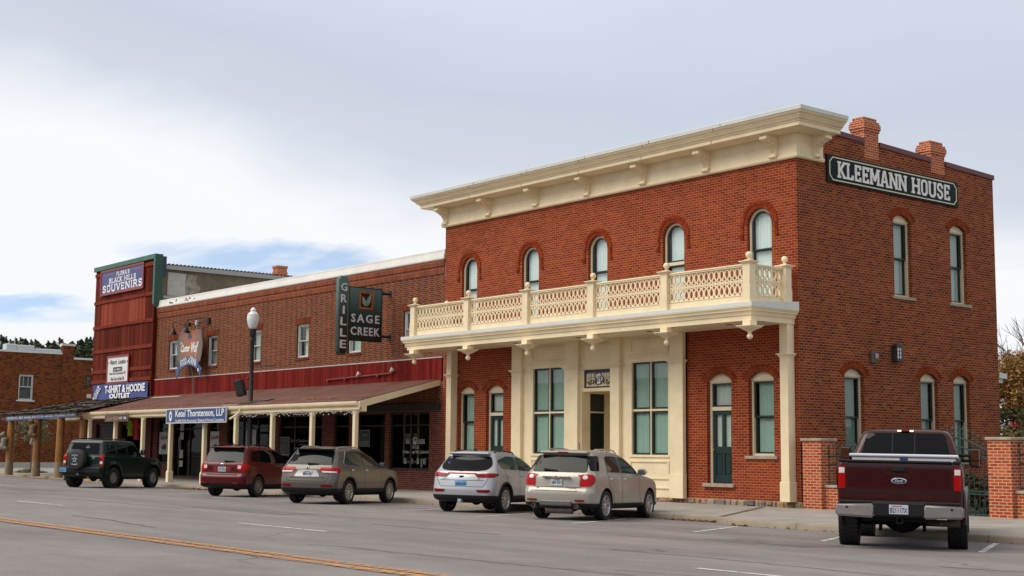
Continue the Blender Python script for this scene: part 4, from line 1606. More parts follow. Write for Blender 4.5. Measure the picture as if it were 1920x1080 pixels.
BOARD = thing('name_board', 'long dark green name board lettered KLEEMANN HOUSE high on the brick side wall', 'sign', (0.0, 4.6, 9.32))
T = face_right(0.005, 4.6, 9.735)
mb = MB(T)
mb.cbox(-3.29, 3.29, -0.06, 0.0, -0.41, 0.41, 0.012)
part('board', mb, pmat('board_green', (0.008, 0.016, 0.016), 0.6, spec=0.15), BOARD)
mb = MB(T)
po = [(-3.2, -0.2), (-3.05, -0.35), (3.05, -0.35), (3.2, -0.2), (3.2, 0.2), (3.05, 0.35), (-3.05, 0.35), (-3.2, 0.2)]
ring_frame(mb, po, inset_poly(po, 0.032), -0.072, -0.06)
part('border', mb, pmat('sign_cream', (0.68, 0.63, 0.48), 0.5), BOARD)
part('lettering', slab_text('KLEEMANN HOUSE', 5.66, 0.49, T @ Matrix.Translation((0, -0.06, 0)), 0.02, 0.175), pmat('sign_letters', (0.74, 0.74, 0.70), 0.5), BOARD)

t = thing('wall_lamp', 'square black wall lantern with white panes on the brick side wall', 'lamp', (0.0, 4.45, 4.28))
mb = MB()
mb.box(0.003, 0.05, 4.26, 4.78, 4.30, 4.72)
mb.cbox(0.05, 0.2, 4.27, 4.55, 4.66, 4.76, 0.015)
mb.cbox(0.05, 0.2, 4.27, 4.55, 4.24, 4.34, 0.015)
mb.box(0.06, 0.19, 4.29, 4.31, 4.34, 4.66)
mb.box(0.06, 0.19, 4.51, 4.53, 4.34, 4.66)
for zz in (4.44, 4.55):
    mb.box(0.185, 0.2, 4.31, 4.51, zz, zz + 0.014)
mb.box(0.184, 0.199, 4.40, 4.415, 4.34, 4.66)
part('housing', mb, pmat('lamp_bronze', (0.03, 0.027, 0.025), 0.5), t)
mb = MB()
mb.box(0.06, 0.18, 4.312, 4.508, 4.341, 4.659)
part('diffuser', mb, pmat('lamp_white', (0.7, 0.72, 0.75), 0.4), t)
t = thing('alarm_box', 'small brown box with a clear lens on the brick side wall', 'box', (0.0, 3.3, 4.15))
mb = MB()
mb.cbox(0.003, 0.09, 3.2, 3.46, 4.16, 4.52, 0.012)
part('case', mb, pmat('box_brown', (0.09, 0.065, 0.05), 0.6), t)
mb = MB()
mb.cbox(0.09, 0.14, 3.33, 3.46, 4.28, 4.44, 0.015)
part('lens', mb, pmat('lens_grey', (0.3, 0.28, 0.26), 0.25), t)
# ================================================================ the long brown brick store
STORE = thing('brick_store', 'long two-storey brown brick store with white roof edge and red boarded band', 'building', (-29.4, 0, 0))
BX = [-39.72, -35.50, -31.27, -27.08, -22.95, -18.95]
BW = [1.02, 0.98, 1.0, 1.0, 1.0, 1.0]
holes = [[(x - w_ / 2, 5.42), (x + w_ / 2, 5.42), (x + w_ / 2, 6.87), (x - w_ / 2, 6.87)] for x, w_ in zip(BX, BW)]
# shop openings of the ground floor: (x0, x1, z0, z1)
SHOPS = [(-41.2, -39.9, 0.75, 2.95), (-39.4, -36.1, 0.1, 2.95), (-35.6, -34.5, 0.75, 2.95), (-33.7, -29.6, 0.1, 2.95), (-28.9, -25.3, 0.6, 2.95), (-24.4, -23.2, 0.1, 2.95),
         (-22.6, -20.6, 0.1, 2.95), (-20.3, -17.62, 0.75, 2.95)]
sh = [[(a, c), (b, c), (b, d), (a, d)] for a, b, c, d in SHOPS]
part('wall', wall_holes([(-41.95, 3.3), (-16.755, 3.3), (-16.755, 8.66), (-41.95, 8.66)], holes, 0.2, face_front(0, 0, 0)), BRK_BROWN, STORE, label='brown brick upper front')
part('wall', wall_holes([(-41.95, -0.1), (-16.755, -0.1), (-16.755, 3.299), (-41.95, 3.299)], sh, 0.25, face_front(0, 0, 0)), BRK_SHOP, STORE, label='dark red brick shop fronts under the porch')
mb = MB()
mb.add([(-41.95, 0.01, 8.0), (-41.95, 14, 7.6), (-16.755, 14, 7.6), (-16.755, 0.01, 8.0)], [(0, 1, 2, 3)])
part('roof', mb, FLASH, STORE)
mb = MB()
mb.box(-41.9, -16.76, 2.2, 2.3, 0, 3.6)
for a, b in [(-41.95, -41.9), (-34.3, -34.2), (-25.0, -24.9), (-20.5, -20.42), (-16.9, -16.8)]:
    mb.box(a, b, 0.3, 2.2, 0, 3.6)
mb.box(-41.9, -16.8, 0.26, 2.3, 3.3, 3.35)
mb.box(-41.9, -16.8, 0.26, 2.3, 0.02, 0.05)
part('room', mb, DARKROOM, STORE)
# soldier course bands at the head of the wall
mb = MB()
mb.box(-41.95, -16.757, -0.03, -0.001, 8.12, 8.38)
mb.box(-41.95, -16.757, -0.055, -0.002, 8.40, 8.655)
part('brick_band', mb, BRK_TRIM, STORE)
mb = MB()
rnd = random.Random(3)
mb.sweep([(0.0, 8.60), (0.075, 8.66), (0.085, 8.70), (0.03, 8.93), (0.03, 9.02), (0.0, 9.04), (-0.35, 9.04), (-0.35, 8.6)], [(-41.98, 0.0), (-16.76, 0.0)])
part('roof_edge', mb, pmat('white_roofing', (0.68, 0.66, 0.62), 0.6, var=0.10, vscale=0.8), STORE)
mb = MB()
for i in range(9):
    x = -41.4 + rnd.random() * 4.6
    z = 8.74 + rnd.random() * 0.1
    yy = -0.076 + (z - 8.7) * 0.22
    mb.prism([(x, z), (x + rnd.uniform(0.05, 0.3), z + 0.03), (x + 0.1, z + rnd.uniform(0.05, 0.12))], yy - 0.012, yy + 0.03)
part('tar_patch', mb, pmat('tar', (0.02, 0.02, 0.02), 0.6), STORE)
# windows of the upper floor
ALU = pmat('white_window_frame', (0.55, 0.55, 0.55), 0.4)
BLIND = pmat('window_blind', (0.36, 0.37, 0.33), 0.8)
CURTY = pmat('curtain_ivory', (0.55, 0.50, 0.38), 0.85)
LINT = island_mat('lintel_bricks', [(0, (0.12, 0.028, 0.014)), (1, (0.21, 0.052, 0.024))])
for i, (x, w_) in enumerate(zip(BX, BW)):
    T = face_front(x, 0, 0)
    W = make_window(STORE, T, w_, 5.42, 6.87, 'rect', rail=0.5, sill=False, curtain=CURTY if i == 3 else (BLIND if i in (1, 2) else CURTAIN), cur=(0.35 if i == 3 else 0.12, 1.0, 0.0, 1.0) if i not in (0, 5) else (0.2, 1, 0.5, 1),
                    frame_mat=ALU, sash_mat=ALU, recess=0.08, fw=0.07, sw=0.035)
    mb = MB(T)
    n = 14
    for k in range(n):
        xa = -0.62 + 1.24 * k / n
        mb.box(xa + 0.005, xa + 1.24 / n - 0.005, -0.022, 0.0, 6.90, 7.13)
    part('brick_lintel', mb, LINT, W)
    mb = MB(T)
    for k in range(12):
        xa = -0.56 + 1.12 * k / 12
        mb.box(xa + 0.005, xa + 1.12 / 12 - 0.005, -0.04, 0.05, 5.32, 5.415)
    part('brick_sill', mb, LINT, W)
# red boarded band
mb = MB()
x = -41.94
rnd = random.Random(8)
while x < -16.78:
    x1 = min(x + 0.19, -16.77)
    mb.box(x + 0.004, x1 - 0.004, -0.045 - rnd.random() * 0.008, -0.002, 4.12, 4.94 + rnd.uniform(-0.004, 0.004))
    x = x1
part('board_band', mb, island_mat('red_boards', [(0, (0.11, 0.008, 0.006)), (0.5, (0.165, 0.012, 0.009)), (1, (0.21, 0.020, 0.014))], 0.7, 0.45), STORE)
mb = MB()
mb.box(-41.94, -16.77, -0.06, -0.001, 4.945, 4.99)
part('band_cap', mb, pmat('mortar_ledge', (0.42, 0.38, 0.36), 0.8), STORE)
# shop windows and doors
SHF = pmat('shop_frame', (0.016, 0.011, 0.008), 0.5)
DGLASS = glass_mat('shop_glass', (0.55, 0.6, 0.56), 0.28)
for i, (a, b, c, d) in enumerate(SHOPS):
    T = face_front((a + b) / 2, 0, 0)
    h = (b - a) / 2
    mb, pa = MB(T), MB(T)
    o = [(-h + .003, c + .003), (h - .003, c + .003), (h - .003, d - .003), (-h + .003, d - .003)]
    ring_frame(mb, o, inset_poly(o, 0.07), 0.1, 0.2)
    n = max(1, round((b - a) / 1.35))
    for k in range(1, n):
        xx = -h + 2 * h * k / n
        mb.box(xx - 0.04, xx + 0.04, 0.101, 0.199, c + 0.07, d - 0.07)
    mb.box(-h + 0.07, h - 0.07, 0.11, 0.19, 2.42, 2.48)
    pa.add([(-h + .07, 0.15, c + .07), (h - .07, 0.15, c + .07), (h - .07, 0.15, d - .07), (-h + .07, 0.15, d - .07)], [(0, 1, 2, 3)])
    F = part('shop_window', mb, SHF, STORE)
    part('pane', pa, DGLASS, F, fixn=False)
mb = MB()
mb.box(-41.9, -16.9, -0.09, -0.001, 3.0, 3.26)
part('lintel_board', mb, pmat('dark_board', (0.03, 0.022, 0.018), 0.7), STORE)
# chimney behind the roof edge
mb = MB()
mb.T = Matrix.Translation((-42.6 + 0.6, 7.22, 0))
mb.box(-0.25, 0.25, -0.28, 0.28, 7.5, 11.05)
mb.box(-0.29, 0.29, -0.32, 0.32, 11.05, 11.2)
mb.box(-0.26, 0.26, -0.29, 0.29, 11.2, 11.4)
mb.box(-0.30, 0.30, -0.33, 0.33, 11.4, 11.52)
part('chimney', mb, BRK_PIER, STORE)

# lettering and small things in and on the shop windows (fixed to the panes)
GLT = pmat('glass_lettering', (0.62, 0.62, 0.58), 0.6)
mb = MB()
T = face_front(-18.72, 0.13, 0)
text_mb('SAGE', 0.42, 0.17, T @ Matrix.Translation((-0.40, 0, 1.83)), 0.004, 0.0, mb=mb)
text_mb('CREEK', 0.5, 0.17, T @ Matrix.Translation((0.42, 0, 1.83)), 0.004, 0.0, mb=mb)
mb.T = T
o = [(-0.11, 1.72), (0.11, 1.72), (0.13, 1.98), (-0.13, 1.98)]
ring_frame(mb, o, inset_poly(o, 0.03), -0.004, 0)
mb.prism([(-0.05, 1.76), (0.05, 1.76), (0.06, 1.9), (0, 1.82), (-0.06, 1.9)], -0.004, 0)
text_mb('GRILLE', 0.52, 0.12, T @ Matrix.Translation((0.02, 0, 1.62)), 0.004, 0.0, spacing=1.3, mb=mb)
text_mb('Craft Beers...Boutique Wines...Comfort Food', 1.7, 0.15, T @ Matrix.Translation((0.05, 0, 1.42)), 0.004, 0.0, italic=0.2, mb=mb)
mb.T = T
for k in range(4):
    xx = -0.62 + 0.42 * k
    o = [(xx - 0.06, 0.98), (xx + 0.06, 0.98), (xx + 0.07, 1.18), (xx - 0.07, 1.18)]
    ring_frame(mb, o, inset_poly(o, 0.022), -0.004, 0)
    mb.prism([(xx - 0.03, 1.05), (xx + 0.03, 1.05), (xx, 1.12)], -0.004, 0)
for xx in (0.42, 0.48):
    mb.box(xx, xx + 0.02, -0.004, 0, 0.86, 1.18)
part('window_lettering', mb, GLT, STORE)
mb = MB()
T = face_front(-27.1, 0.13, 1.86)
mb.T = T
mb.lathe([(0.10, -0.002), (0.10, 0.0)], (-0.92, 0, 0), 14, 'y')
text_mb('Ketel Thorstenson, LLP', 1.6, 0.16, T @ Matrix.Translation((0.05, 0, 0.0)), 0.004, 0.0, mb=mb)
text_mb('Certified Public Accountants', 0.8, 0.05, T @ Matrix.Translation((0.1, 0, -0.16)), 0.004, 0.0, mb=mb)
T2 = face_front(-29.9 + 0.6, 0.13, 1.4)
mb.T = T2
part('window_lettering', mb, pmat('faint_lettering', (0.25, 0.25, 0.24), 0.6), STORE)


def poster(name, label, cat, x, z, w_, h_, col, y=0.06, deco=None):
    t = thing(name, label, cat, (x, y, z - h_ / 2))
    mb = MB()
    mb.box(x - w_ / 2, x + w_ / 2, y, y + 0.012, z - h_ / 2, z + h_ / 2)
    part('sheet', mb, pmat('paper_%d%d%d' % tuple(int(c * 100) for c in col), col, 0.7, var=0.08, vscale=7), t)
    if deco:
        mb = MB()
        deco(mb, x, y - 0.001, z)
        part('print', mb, pmat('black_print', (0.03, 0.03, 0.03), 0.6), t)
    return t


def buffalo(mb, x, y, z):
    s_ = 1.0
    body = [(-0.36, -0.02), (-0.30, 0.10), (-0.16, 0.13), (-0.02, 0.2), (0.12, 0.26), (0.22, 0.22), (0.30, 0.10), (0.36, 0.0), (0.34, -0.10), (0.26, -0.08), (0.2, -0.1), (0.19, -0.33), (0.14, -0.33), (0.13, -0.13),
            (-0.05, -0.12), (-0.2, -0.08), (-0.22, -0.33), (-0.27, -0.33), (-0.28, -0.08)]
    mb.prism([(x + p[0] * .8, z - 0.22 + p[1] * .8) for p in body], y - 0.006, y)
    text_mb('The Custer Wolf', 0.75, 0.2, face_front(x - 0.03, y, z + 0.28), 0.006, 0.0, italic=0.35, mb=mb)


poster('window_poster', 'white poster with a black buffalo, left of the dark doorway under the porch', 'poster', -40.5, 1.75, 1.1, 1.1, (0.60, 0.60, 0.58), 0.06, buffalo)
poster('window_poster', 'white poster with a black buffalo, right of the dark doorway under the porch', 'poster', -35.0, 1.75, 1.0, 1.1, (0.60, 0.60, 0.58), 0.06, buffalo)
for z, h_, nm in ((2.55, 0.40, 'topmost'), (2.1, 0.36, 'second from the top'), (1.22, 0.4, 'third from the top'), (0.75, 0.3, 'lowest')):
    poster('notice', 'small cream notice, %s of the column in the dark shop doorway' % nm, 'notice', -38.55, z, 0.38, h_, (0.45, 0.42, 0.32), 0.07, None)['group'] = 'notices in the shop doorway'
poster('notice_board', 'pale notice board leaning by the doorway, just left of the lamp pole', 'notice board', -25.9 - 5.6, 1.55, 0.95, 1.6, (0.5, 0.5, 0.5), 0.05, None)
t = thing('window_sign', 'black framed sign with faint lettering, right of the lamp pole under the porch', 'sign', (-29.0, 0.03, 1.2))
mb = MB()
mb.box(-29.7, -28.0, 0.04, 0.06, 1.2, 2.05)
part('board', mb, pmat('sign_black', (0.01, 0.01, 0.01), 0.5), t)
mb = MB()
o = [(-29.66, 1.24), (-28.04, 1.24), (-28.04, 2.01), (-29.66, 2.01)]
ring_frame(mb, o, inset_poly(o, 0.03), 0.034, 0.039)
text_mb('KETEL THORSTENSON', 1.2, 0.1, face_front(-28.8, 0.039, 1.86), 0.004, mb=mb)
text_mb('Please use other door\nOffice hours 8 - 5\nMonday to Friday', 1.2, 0.36, face_front(-28.85, 0.039, 1.52), 0.004, mb=mb)
part('lettering', mb, pmat('faint_lettering', (0.25, 0.25, 0.24), 0.6), t)
t = thing('closed_sign', 'small dark sign reading CLOSED in the shop window under the porch', 'sign', (-22.3, 0.03, 1.6))
mb = MB()
mb.box(-22.5, -21.72, 0.05, 0.07, 1.62, 2.3)
part('board', mb, pmat('sign_dark_green', (0.012, 0.02, 0.018), 0.5), t)
mb = MB()
o = [(-22.48, 1.64), (-21.74, 1.64), (-21.74, 2.28), (-22.48, 2.28)]
ring_frame(mb, o, inset_poly(o, 0.02), 0.045, 0.05)
text_mb('CLOSED', 0.6, 0.13, face_front(-22.1, 0.05, 1.78), 0.004, 0.02, mb=mb)
text_mb('SORRY', 0.4, 0.08, face_front(-22.1, 0.05, 2.1), 0.004, 0.0, mb=mb)
part('lettering', mb, pmat('faint_lettering', (0.25, 0.25, 0.24), 0.6), t)
# bar chairs turned up on the tables behind the grill's glass, and a framed board
WOOD = pmat('honey_wood', (0.28, 0.15, 0.05), 0.5, var=0.2, vscale=5)


def bar_chair(x, y, label):
    t = thing('wooden_chair', label, 'chair', (x, y, 0.05), R(8), 'wooden chairs behind the grill window')
    mb = MB()
    for sx_ in (-0.2, 0.2):
        mb.tube([(sx_, 0.2, 0), (sx_, 0.22, 1.2), (sx_ * 0.95, 0.28, 2.05)], 0.025, 6)
    for zz in (1.45, 1.95):
        mb.box(-0.2, 0.2, 0.22, 0.25, zz, zz + 0.1)
    for k in range(4):
        mb.tube([(-0.12 + 0.08 * k, 0.235, 1.5), (-0.12 + 0.08 * k, 0.25, 1.98)], 0.012, 5)
    part('backrest', mb, WOOD, t, local=True)
    mb = MB()
    mb.cbox(-0.22, 0.22, -0.22, 0.22, 1.12, 1.17, 0.01)
    part('seat', mb, WOOD, t, local=True)
    for sx_, sy_ in ((-0.2, -0.2), (0.2, -0.2)):
        mb = MB()
        mb.tube([(sx_, sy_, 0), (sx_, sy_, 1.12)], 0.022, 6)
        part('leg', mb, WOOD, t, local=True)


bar_chair(-18.35, 0.75, 'honey-coloured wooden bar chair behind the lettered window at the end of the porch')
bar_chair(-21.3, 1.0, 'honey-coloured wooden bar chair deeper in the shop, left of the doorway')
t = thing('framed_board', 'cream framed board standing behind the lettered window at the end of the porch', 'board', (-19.4, 0.5, 1.2))
mb = MB()
o = [(-20.05, 1.0), (-19.0, 1.0), (-19.0, 2.95), (-20.05, 2.95)]
ring_frame(mb, o, inset_poly(o, 0.1), 0.5, 0.54)
mb.box(-19.95, -19.1, 0.501, 0.539, 1.9, 2.15)
part('frame', mb, pmat('cream_board', (0.45, 0.38, 0.25), 0.6), t)
mb = MB()
mb.box(-19.95, -19.1, 0.53, 0.545, 1.1, 2.85)
part('panel', mb, DARKROOM, t)
t = thing('folding_table', 'green metal folding stand in the dark doorway', 'stand', (-37.2, 0.4, 0.06))
mb = MB()
for s_ in (-1, 1):
    mb.tube([(-37.2 - 0.25 * s_, 0.3, 0.06), (-37.2 + 0.2 * s_, 0.4, 1.1)], 0.02, 6)
mb.box(-37.5, -36.9, 0.2, 0.6, 1.1, 1.13)
part('frame', mb, pmat('green_metal', (0.03, 0.10, 0.07), 0.5), t)

# ================================================================ the porch along the shops
PORCH = thing('porch', 'long shop porch with brown corrugated metal roof on cream posts', 'porch', (-29.5, -3.4, 0))
PXL, PXR = -42.2, -16.97
Y1, Z1, Z0 = -3.56, 3.24, 4.14
mb = MB()
vs, fs = [], []
nx = int((PXR - PXL) / 0.045)
for i in range(nx + 1):
    x = PXL + (PXR - PXL) * i / nx
    dzc = 0.022 * math.cos(2 * math.pi * x / 0.27)
    for (y, z) in ((Y1, Z1), (-1.8, Z1 + (Z0 - Z1) * (-1.8 - Y1) / (0 - Y1)), (-0.047, Z0 - 0.01)):
        vs.append((x, y, z + dzc))
for i in range(nx):
    for k in range(2):
        fs.append((i * 3 + k, (i + 1) * 3 + k, (i + 1) * 3 + k + 1, i * 3 + k + 1))
mb.add(vs, fs)


def rust_roof():
    m = pmat('brown_metal_roof', (0.15, 0.070, 0.056), 0.5, spec=0.25, var=0.30, vscale=0.9)
    return m


ROOF = part('roof', mb, rust_roof(), PORCH, smooth=60)
# row of rusty fasteners, pale sheet joints, skylight strip, felt patches round the lamp pole
def roof_z(y):
    return Z1 + (Z0 - Z1) * (y - Y1) / (0 - Y1)


mb = MB()
rnd = random.Random(4)
x = -41.9
while x < -17.3:
    if not (-26.6 < x < -25.2):
        y = -3.05
        mb.prism([(x, -0.02 - 3.05), (x + rnd.uniform(0.04, 0.13), -0.03 - 3.05), (x + rnd.uniform(0.05, 0.1), 0.05 - 3.05)], roof_z(y) + 0.012, roof_z(y) + 0.03 + rnd.random() * 0.025, 'xy')
    x += rnd.uniform(0.10, 0.2)
part('rust_fringe', mb, pmat('rust_orange', (0.30, 0.12, 0.06), 0.8, var=0.35, vscale=8), ROOF)
for x in (-36.4, -33.2, -24.5, -21.6):
    mb = MB()
    mb.add([(x, Y1 + 0.05, roof_z(Y1 + 0.05) + 0.016), (x + 0.03, Y1 + 0.05, roof_z(Y1 + 0.05) + 0.016), (x + 0.03, -0.1, roof_z(-0.1) + 0.016), (x, -0.1, roof_z(-0.1) + 0.016)], [(0, 1, 2, 3)])
    part('sheet_joint', mb, pmat('pale_joint', (0.30, 0.2, 0.17), 0.6), ROOF)
mb = MB()
mb.add([(-40.6, -0.75, roof_z(-0.75) + 0.03), (-37.5, -0.75, roof_z(-0.75) + 0.03), (-37.5, -0.5, roof_z(-0.5) + 0.03), (-40.6, -0.5, roof_z(-0.5) + 0.03)], [(0, 1, 2, 3)])
part('skylight_strip', mb, pmat('pale_strip', (0.5, 0.47, 0.43), 0.5), ROOF)
mb = MB()
for (x0, x1, y0, y1, dz_) in ((-27.0, -25.5, -3.3, -2.9, 0.03), (-25.9, -24.8, -2.9, -2.5, 0.035)):
    mb.add([(x0, y0, roof_z(y0) + dz_), (x1, y0, roof_z(y0) + dz_ + .02), (x1, y1, roof_z(y1) + dz_ + .02), (x0, y1, roof_z(y1) + dz_)], [(0, 1, 2, 3)])
part('roof_patch', mb, pmat('roof_felt', (0.10, 0.085, 0.08), 0.7), ROOF)
mb = MB()
mb.add([(-27.6, Y1 - 0.02, Z1 + 0.02), (-26.3, Y1 - 0.02, Z1 + 0.02), (-26.2, Y1 + 0.14, Z1 + 0.055), (-27.4, Y1 + 0.14, Z1 + 0.055)], [(0, 1, 2, 3)])
part('roof_flashing', mb, pmat('pale_strip', (0.5, 0.47, 0.43), 0.5), ROOF)
# gutter, fascia, beam, sloping end board
mb = MB()
mb.sweep([(0.0, 3.05), (0.06, 3.06), (0.10, 3.10), (0.12, 3.15), (0.125, 3.22), (0.105, 3.225), (0.10, 3.19), (0.0, 3.19)], [(PXL, Y1 + 0.02), (PXR - 0.03, Y1 + 0.02)])
part('gutter', mb, CREAM, PORCH, 40)
mb = MB()
mb.box(PXL, PXR - 0.03, Y1 + 0.03, Y1 + 0.06, 2.93, 3.21)
mb.box(PXL, PXR - 0.05, -3.46, -3.34, 2.88, 3.02)
part('beam', mb, CREAM, PORCH)
mb = MB()
pl = [(-3.44, 2.86), (-3.25, 2.86), (-3.25, 3.06), (0.0, 3.92), (0.0, 4.13), (-3.56, 3.225), (-3.56, 3.0), (-3.44, 3.0)]
mb.prism(pl, PXR - 0.028, PXR + 0.03, 'yz')
part('end_board', mb, CREAM, PORCH)
mb = MB()
for i in range(40):
    x = PXL + 0.4 + i * 0.63
    mb.add([(x, -3.34, 3.04), (x + 0.05, -3.34, 3.04), (x + 0.05, -0.1, 3.90), (x, -0.1, 3.90), (x, -3.34, 3.16), (x + 0.05, -3.34, 3.16), (x + 0.05, -0.1, 4.02), (x, -0.1, 4.02)],
           [(0, 1, 2, 3), (0, 4, 5, 1), (1, 5, 6, 2), (3, 2, 6, 7), (0, 3, 7, 4), (4, 7, 6, 5)])
part('rafter', mb, pmat('dark_rafter', (0.04, 0.03, 0.025), 0.8), PORCH)['kind'] = 'stuff'
mb = MB()
mb.tube([(-25.75, Y1 - 0.06, 3.1), (-25.75, Y1 - 0.06, 2.98), (-25.85, -3.72, 2.84), (-26.25, -3.78, 2.70)], 0.045, 8)
part('downspout', mb, CREAM, PORCH, 40)
POSTX = [-41.55, -38.45, -35.35, -32.45, -29.2, -26.4, -23.4, -20.4, -17.42]
for x in POSTX:
    zb = walk_z(x, -3.4)
    mb = MB()
    y = -3.4
    mb.cbox(x - 0.085, x + 0.085, y - 0.085, y + 0.085, zb + 0.5, 2.88, 0.02)
    mb.cbox(x - 0.12, x + 0.12, y - 0.12, y + 0.12, zb - 0.02, zb + 0.42, 0.01)
    mb.add([(x - .12, y - .12, zb + .42), (x + .12, y - .12, zb + .42), (x + .12, y + .12, zb + .42), (x - .12, y + .12, zb + .42), (x - .085, y - .085, zb + .51), (x + .085, y - .085, zb + .51), (x + .085, y + .085, zb + .51), (x - .085, y + .085, zb + .51)],
           [(0, 1, 5, 4), (1, 2, 6, 5), (2, 3, 7, 6), (3, 0, 4, 7)])
    for s_ in (-1, 1):
        P = [(x + s_ * 0.085, 2.879), (x + s_ * 0.30, 2.879)] + [(x + s_ * (0.085 + 0.215 * (1 - math.sin(t))), 2.879 - 0.22 * (1 - math.cos(t))) for t in (0.3, 0.6, 0.9, 1.2, 1.4)] + [(x + s_ * 0.085, 2.63)]
        mb.prism(P, y - 0.045, y + 0.045)
    part('post', mb, CREAM, PORCH)

# string of white lights under the gutter
mb, m2 = MB(), MB()
rnd = random.Random(12)
pts = []
x = -25.6
while x < -17.1:
    pts.append((x, Y1 - 0.0, 2.915 - 0.03 * abs(math.sin(x * 3.1))))
    x += 0.12
for (a, b, c) in pts:
    if rnd.random() < 0.75:
        l_ = rnd.uniform(0.02, 0.13)
        m2.lathe([(0.004, -l_ - 0.03), (0.018, -l_ - 0.01), (0.012, -l_ + 0.02)], (a, b, c), 6)
t = thing('string_lights', 'string of small white icicle lights hanging under the porch gutter', 'lights', (-21.3, Y1, 2.9))
mb.tube(pts, 0.008, 4)
part('cable', mb, pmat('white_cable', (0.45, 0.45, 0.43), 0.6), t)
o = part('bulb', m2, pmat('bulb_clear', (0.75, 0.76, 0.78), 0.15), t)
o['kind'] = 'stuff'

# pipe with two spot lamps on the red boards
t = thing('spot_pipe', 'red conduit with two pale spot lamps on the red boarded band', 'light fitting', (-22.3, -0.1, 4.4))
mb = MB()
mb.tube([(-24.75, -0.12, 4.30), (-24.72, -0.12, 4.38), (-19.95, -0.12, 4.48), (-19.9, -0.14, 4.6)], 0.03, 8)
for x in (-24.75, -23.4, -21.0):
    mb.box(x - 0.05, x + 0.05, -0.16, -0.05, 4.30 + (x + 24.75) * 0.02, 4.42 + (x + 24.75) * 0.02)
part('conduit', mb, pmat('red_conduit', (0.2, 0.03, 0.03), 0.5), t)
for (x, z) in ((-22.3, 4.55), (-19.9, 4.62)):
    mb = MB(Matrix.Translation((x, -0.16, z)) @ Matrix.Rotation(R(-35), 4, 'X') @ Matrix.Rotation(R(35), 4, 'Y'))
    mb.lathe([(0.03, -0.14), (0.05, -0.10), (0.09, 0.0), (0.095, 0.03), (0.07, 0.032)], (0, 0, 0), 12)
    part('spot_lamp', mb, pmat('spot_cream', (0.6, 0.55, 0.45), 0.4), t, 40)

# ================================================================ street lamp rising through the porch roof
t = thing('street_lamp', 'black post-top street lamp with white acorn globe rising through the porch roof', 'street lamp', (-26.0, -3.0, walk_z(-26, -3)))
mb = MB()
c = (-26.0, -3.0, 0)
mb.lathe([(0.19, 0.0), (0.19, 0.25), (0.12, 0.5), (0.10, 3.0), (0.13, 3.1), (0.13, 3.32), (0.12, 3.36), (0.12, 3.4), (0.095, 3.45), (0.078, 5.9), (0.095, 5.93), (0.095, 5.97), (0.085, 6.0), (0.12, 6.12), (0.145, 6.2), (0.145, 6.32), (0.155, 6.38), (0.12, 6.4)], c, 16)
part('pole', mb, pmat('lamp_black', (0.018, 0.016, 0.015), 0.45), t, 40)
mb = MB()
mb.lathe([(0.125, 6.39), (0.17, 6.46), (0.215, 6.60), (0.248, 6.78), (0.25, 6.88), (0.235, 6.97), (0.24, 6.99), (0.19, 7.06), (0.125, 7.11), (0.11, 7.14), (0.125, 7.16), (0.12, 7.21), (0.06, 7.26), (0.02, 7.31)], c, 24)


def globe_mat():
    m = pmat('lamp_globe', (0.72, 0.72, 0.72), 0.15, var=0.12, vscale=4)
    b = m.node_tree.nodes['Principled BSDF']
    b.inputs['Subsurface Weight'].default_value = 0.3
    return m


part('globe', mb, globe_mat(), t, 60)
mb = MB()
mb.lathe([(0.02, 7.30), (0.025, 7.33), (0.012, 7.36), (0.02, 7.39), (0.0, 7.43)], c, 10)
part('finial', mb, pmat('lamp_black', (0.018, 0.016, 0.015), 0.45), t)
mb = MB()
mb.tube([(-26.0, -3.0, 4.85), (-25.4, -3.0, 4.86), (-24.35, -2.9, 4.84)], 0.02, 6)
mb.ball((-24.35, -2.9, 4.84), 0.035)
part('banner_arm', mb, pmat('lamp_black', (0.018, 0.016, 0.015), 0.45), t)
mb = MB()
mb.ball((-26.12, -3.1, 4.35), 0.05)
part('cable_clip', mb, pmat('lamp_black', (0.018, 0.016, 0.015), 0.45), t)
t = thing('loudspeaker', 'black box loudspeaker clamped to the lamp pole above the porch roof', 'loudspeaker', (-26.55, -3.2, 3.9))
mb = MB(Matrix.Translation((-26.50, -3.22, 3.98)) @ Matrix.Rotation(R(28), 4, 'Z') @ Matrix.Rotation(R(-16), 4, 'Y'))
mb.cbox(-0.17, 0.17, -0.16, 0.16, -0.33, 0.33, 0.02)
part('cabinet', mb, pmat('speaker_black', (0.025, 0.026, 0.026), 0.6), t)
mb.v, mb.f, mb.m = [], [], []
mb.box(-0.15, 0.15, -0.166, -0.16, -0.30, 0.30)
part('grille', mb, pmat('speaker_grille', (0.012, 0.012, 0.012), 0.9), t)
mb = MB()
mb.tube([(-26.4, -3.2, 3.9), (-26.08, -3.05, 3.95)], 0.035, 6)
part('clamp', mb, BLACK, t)

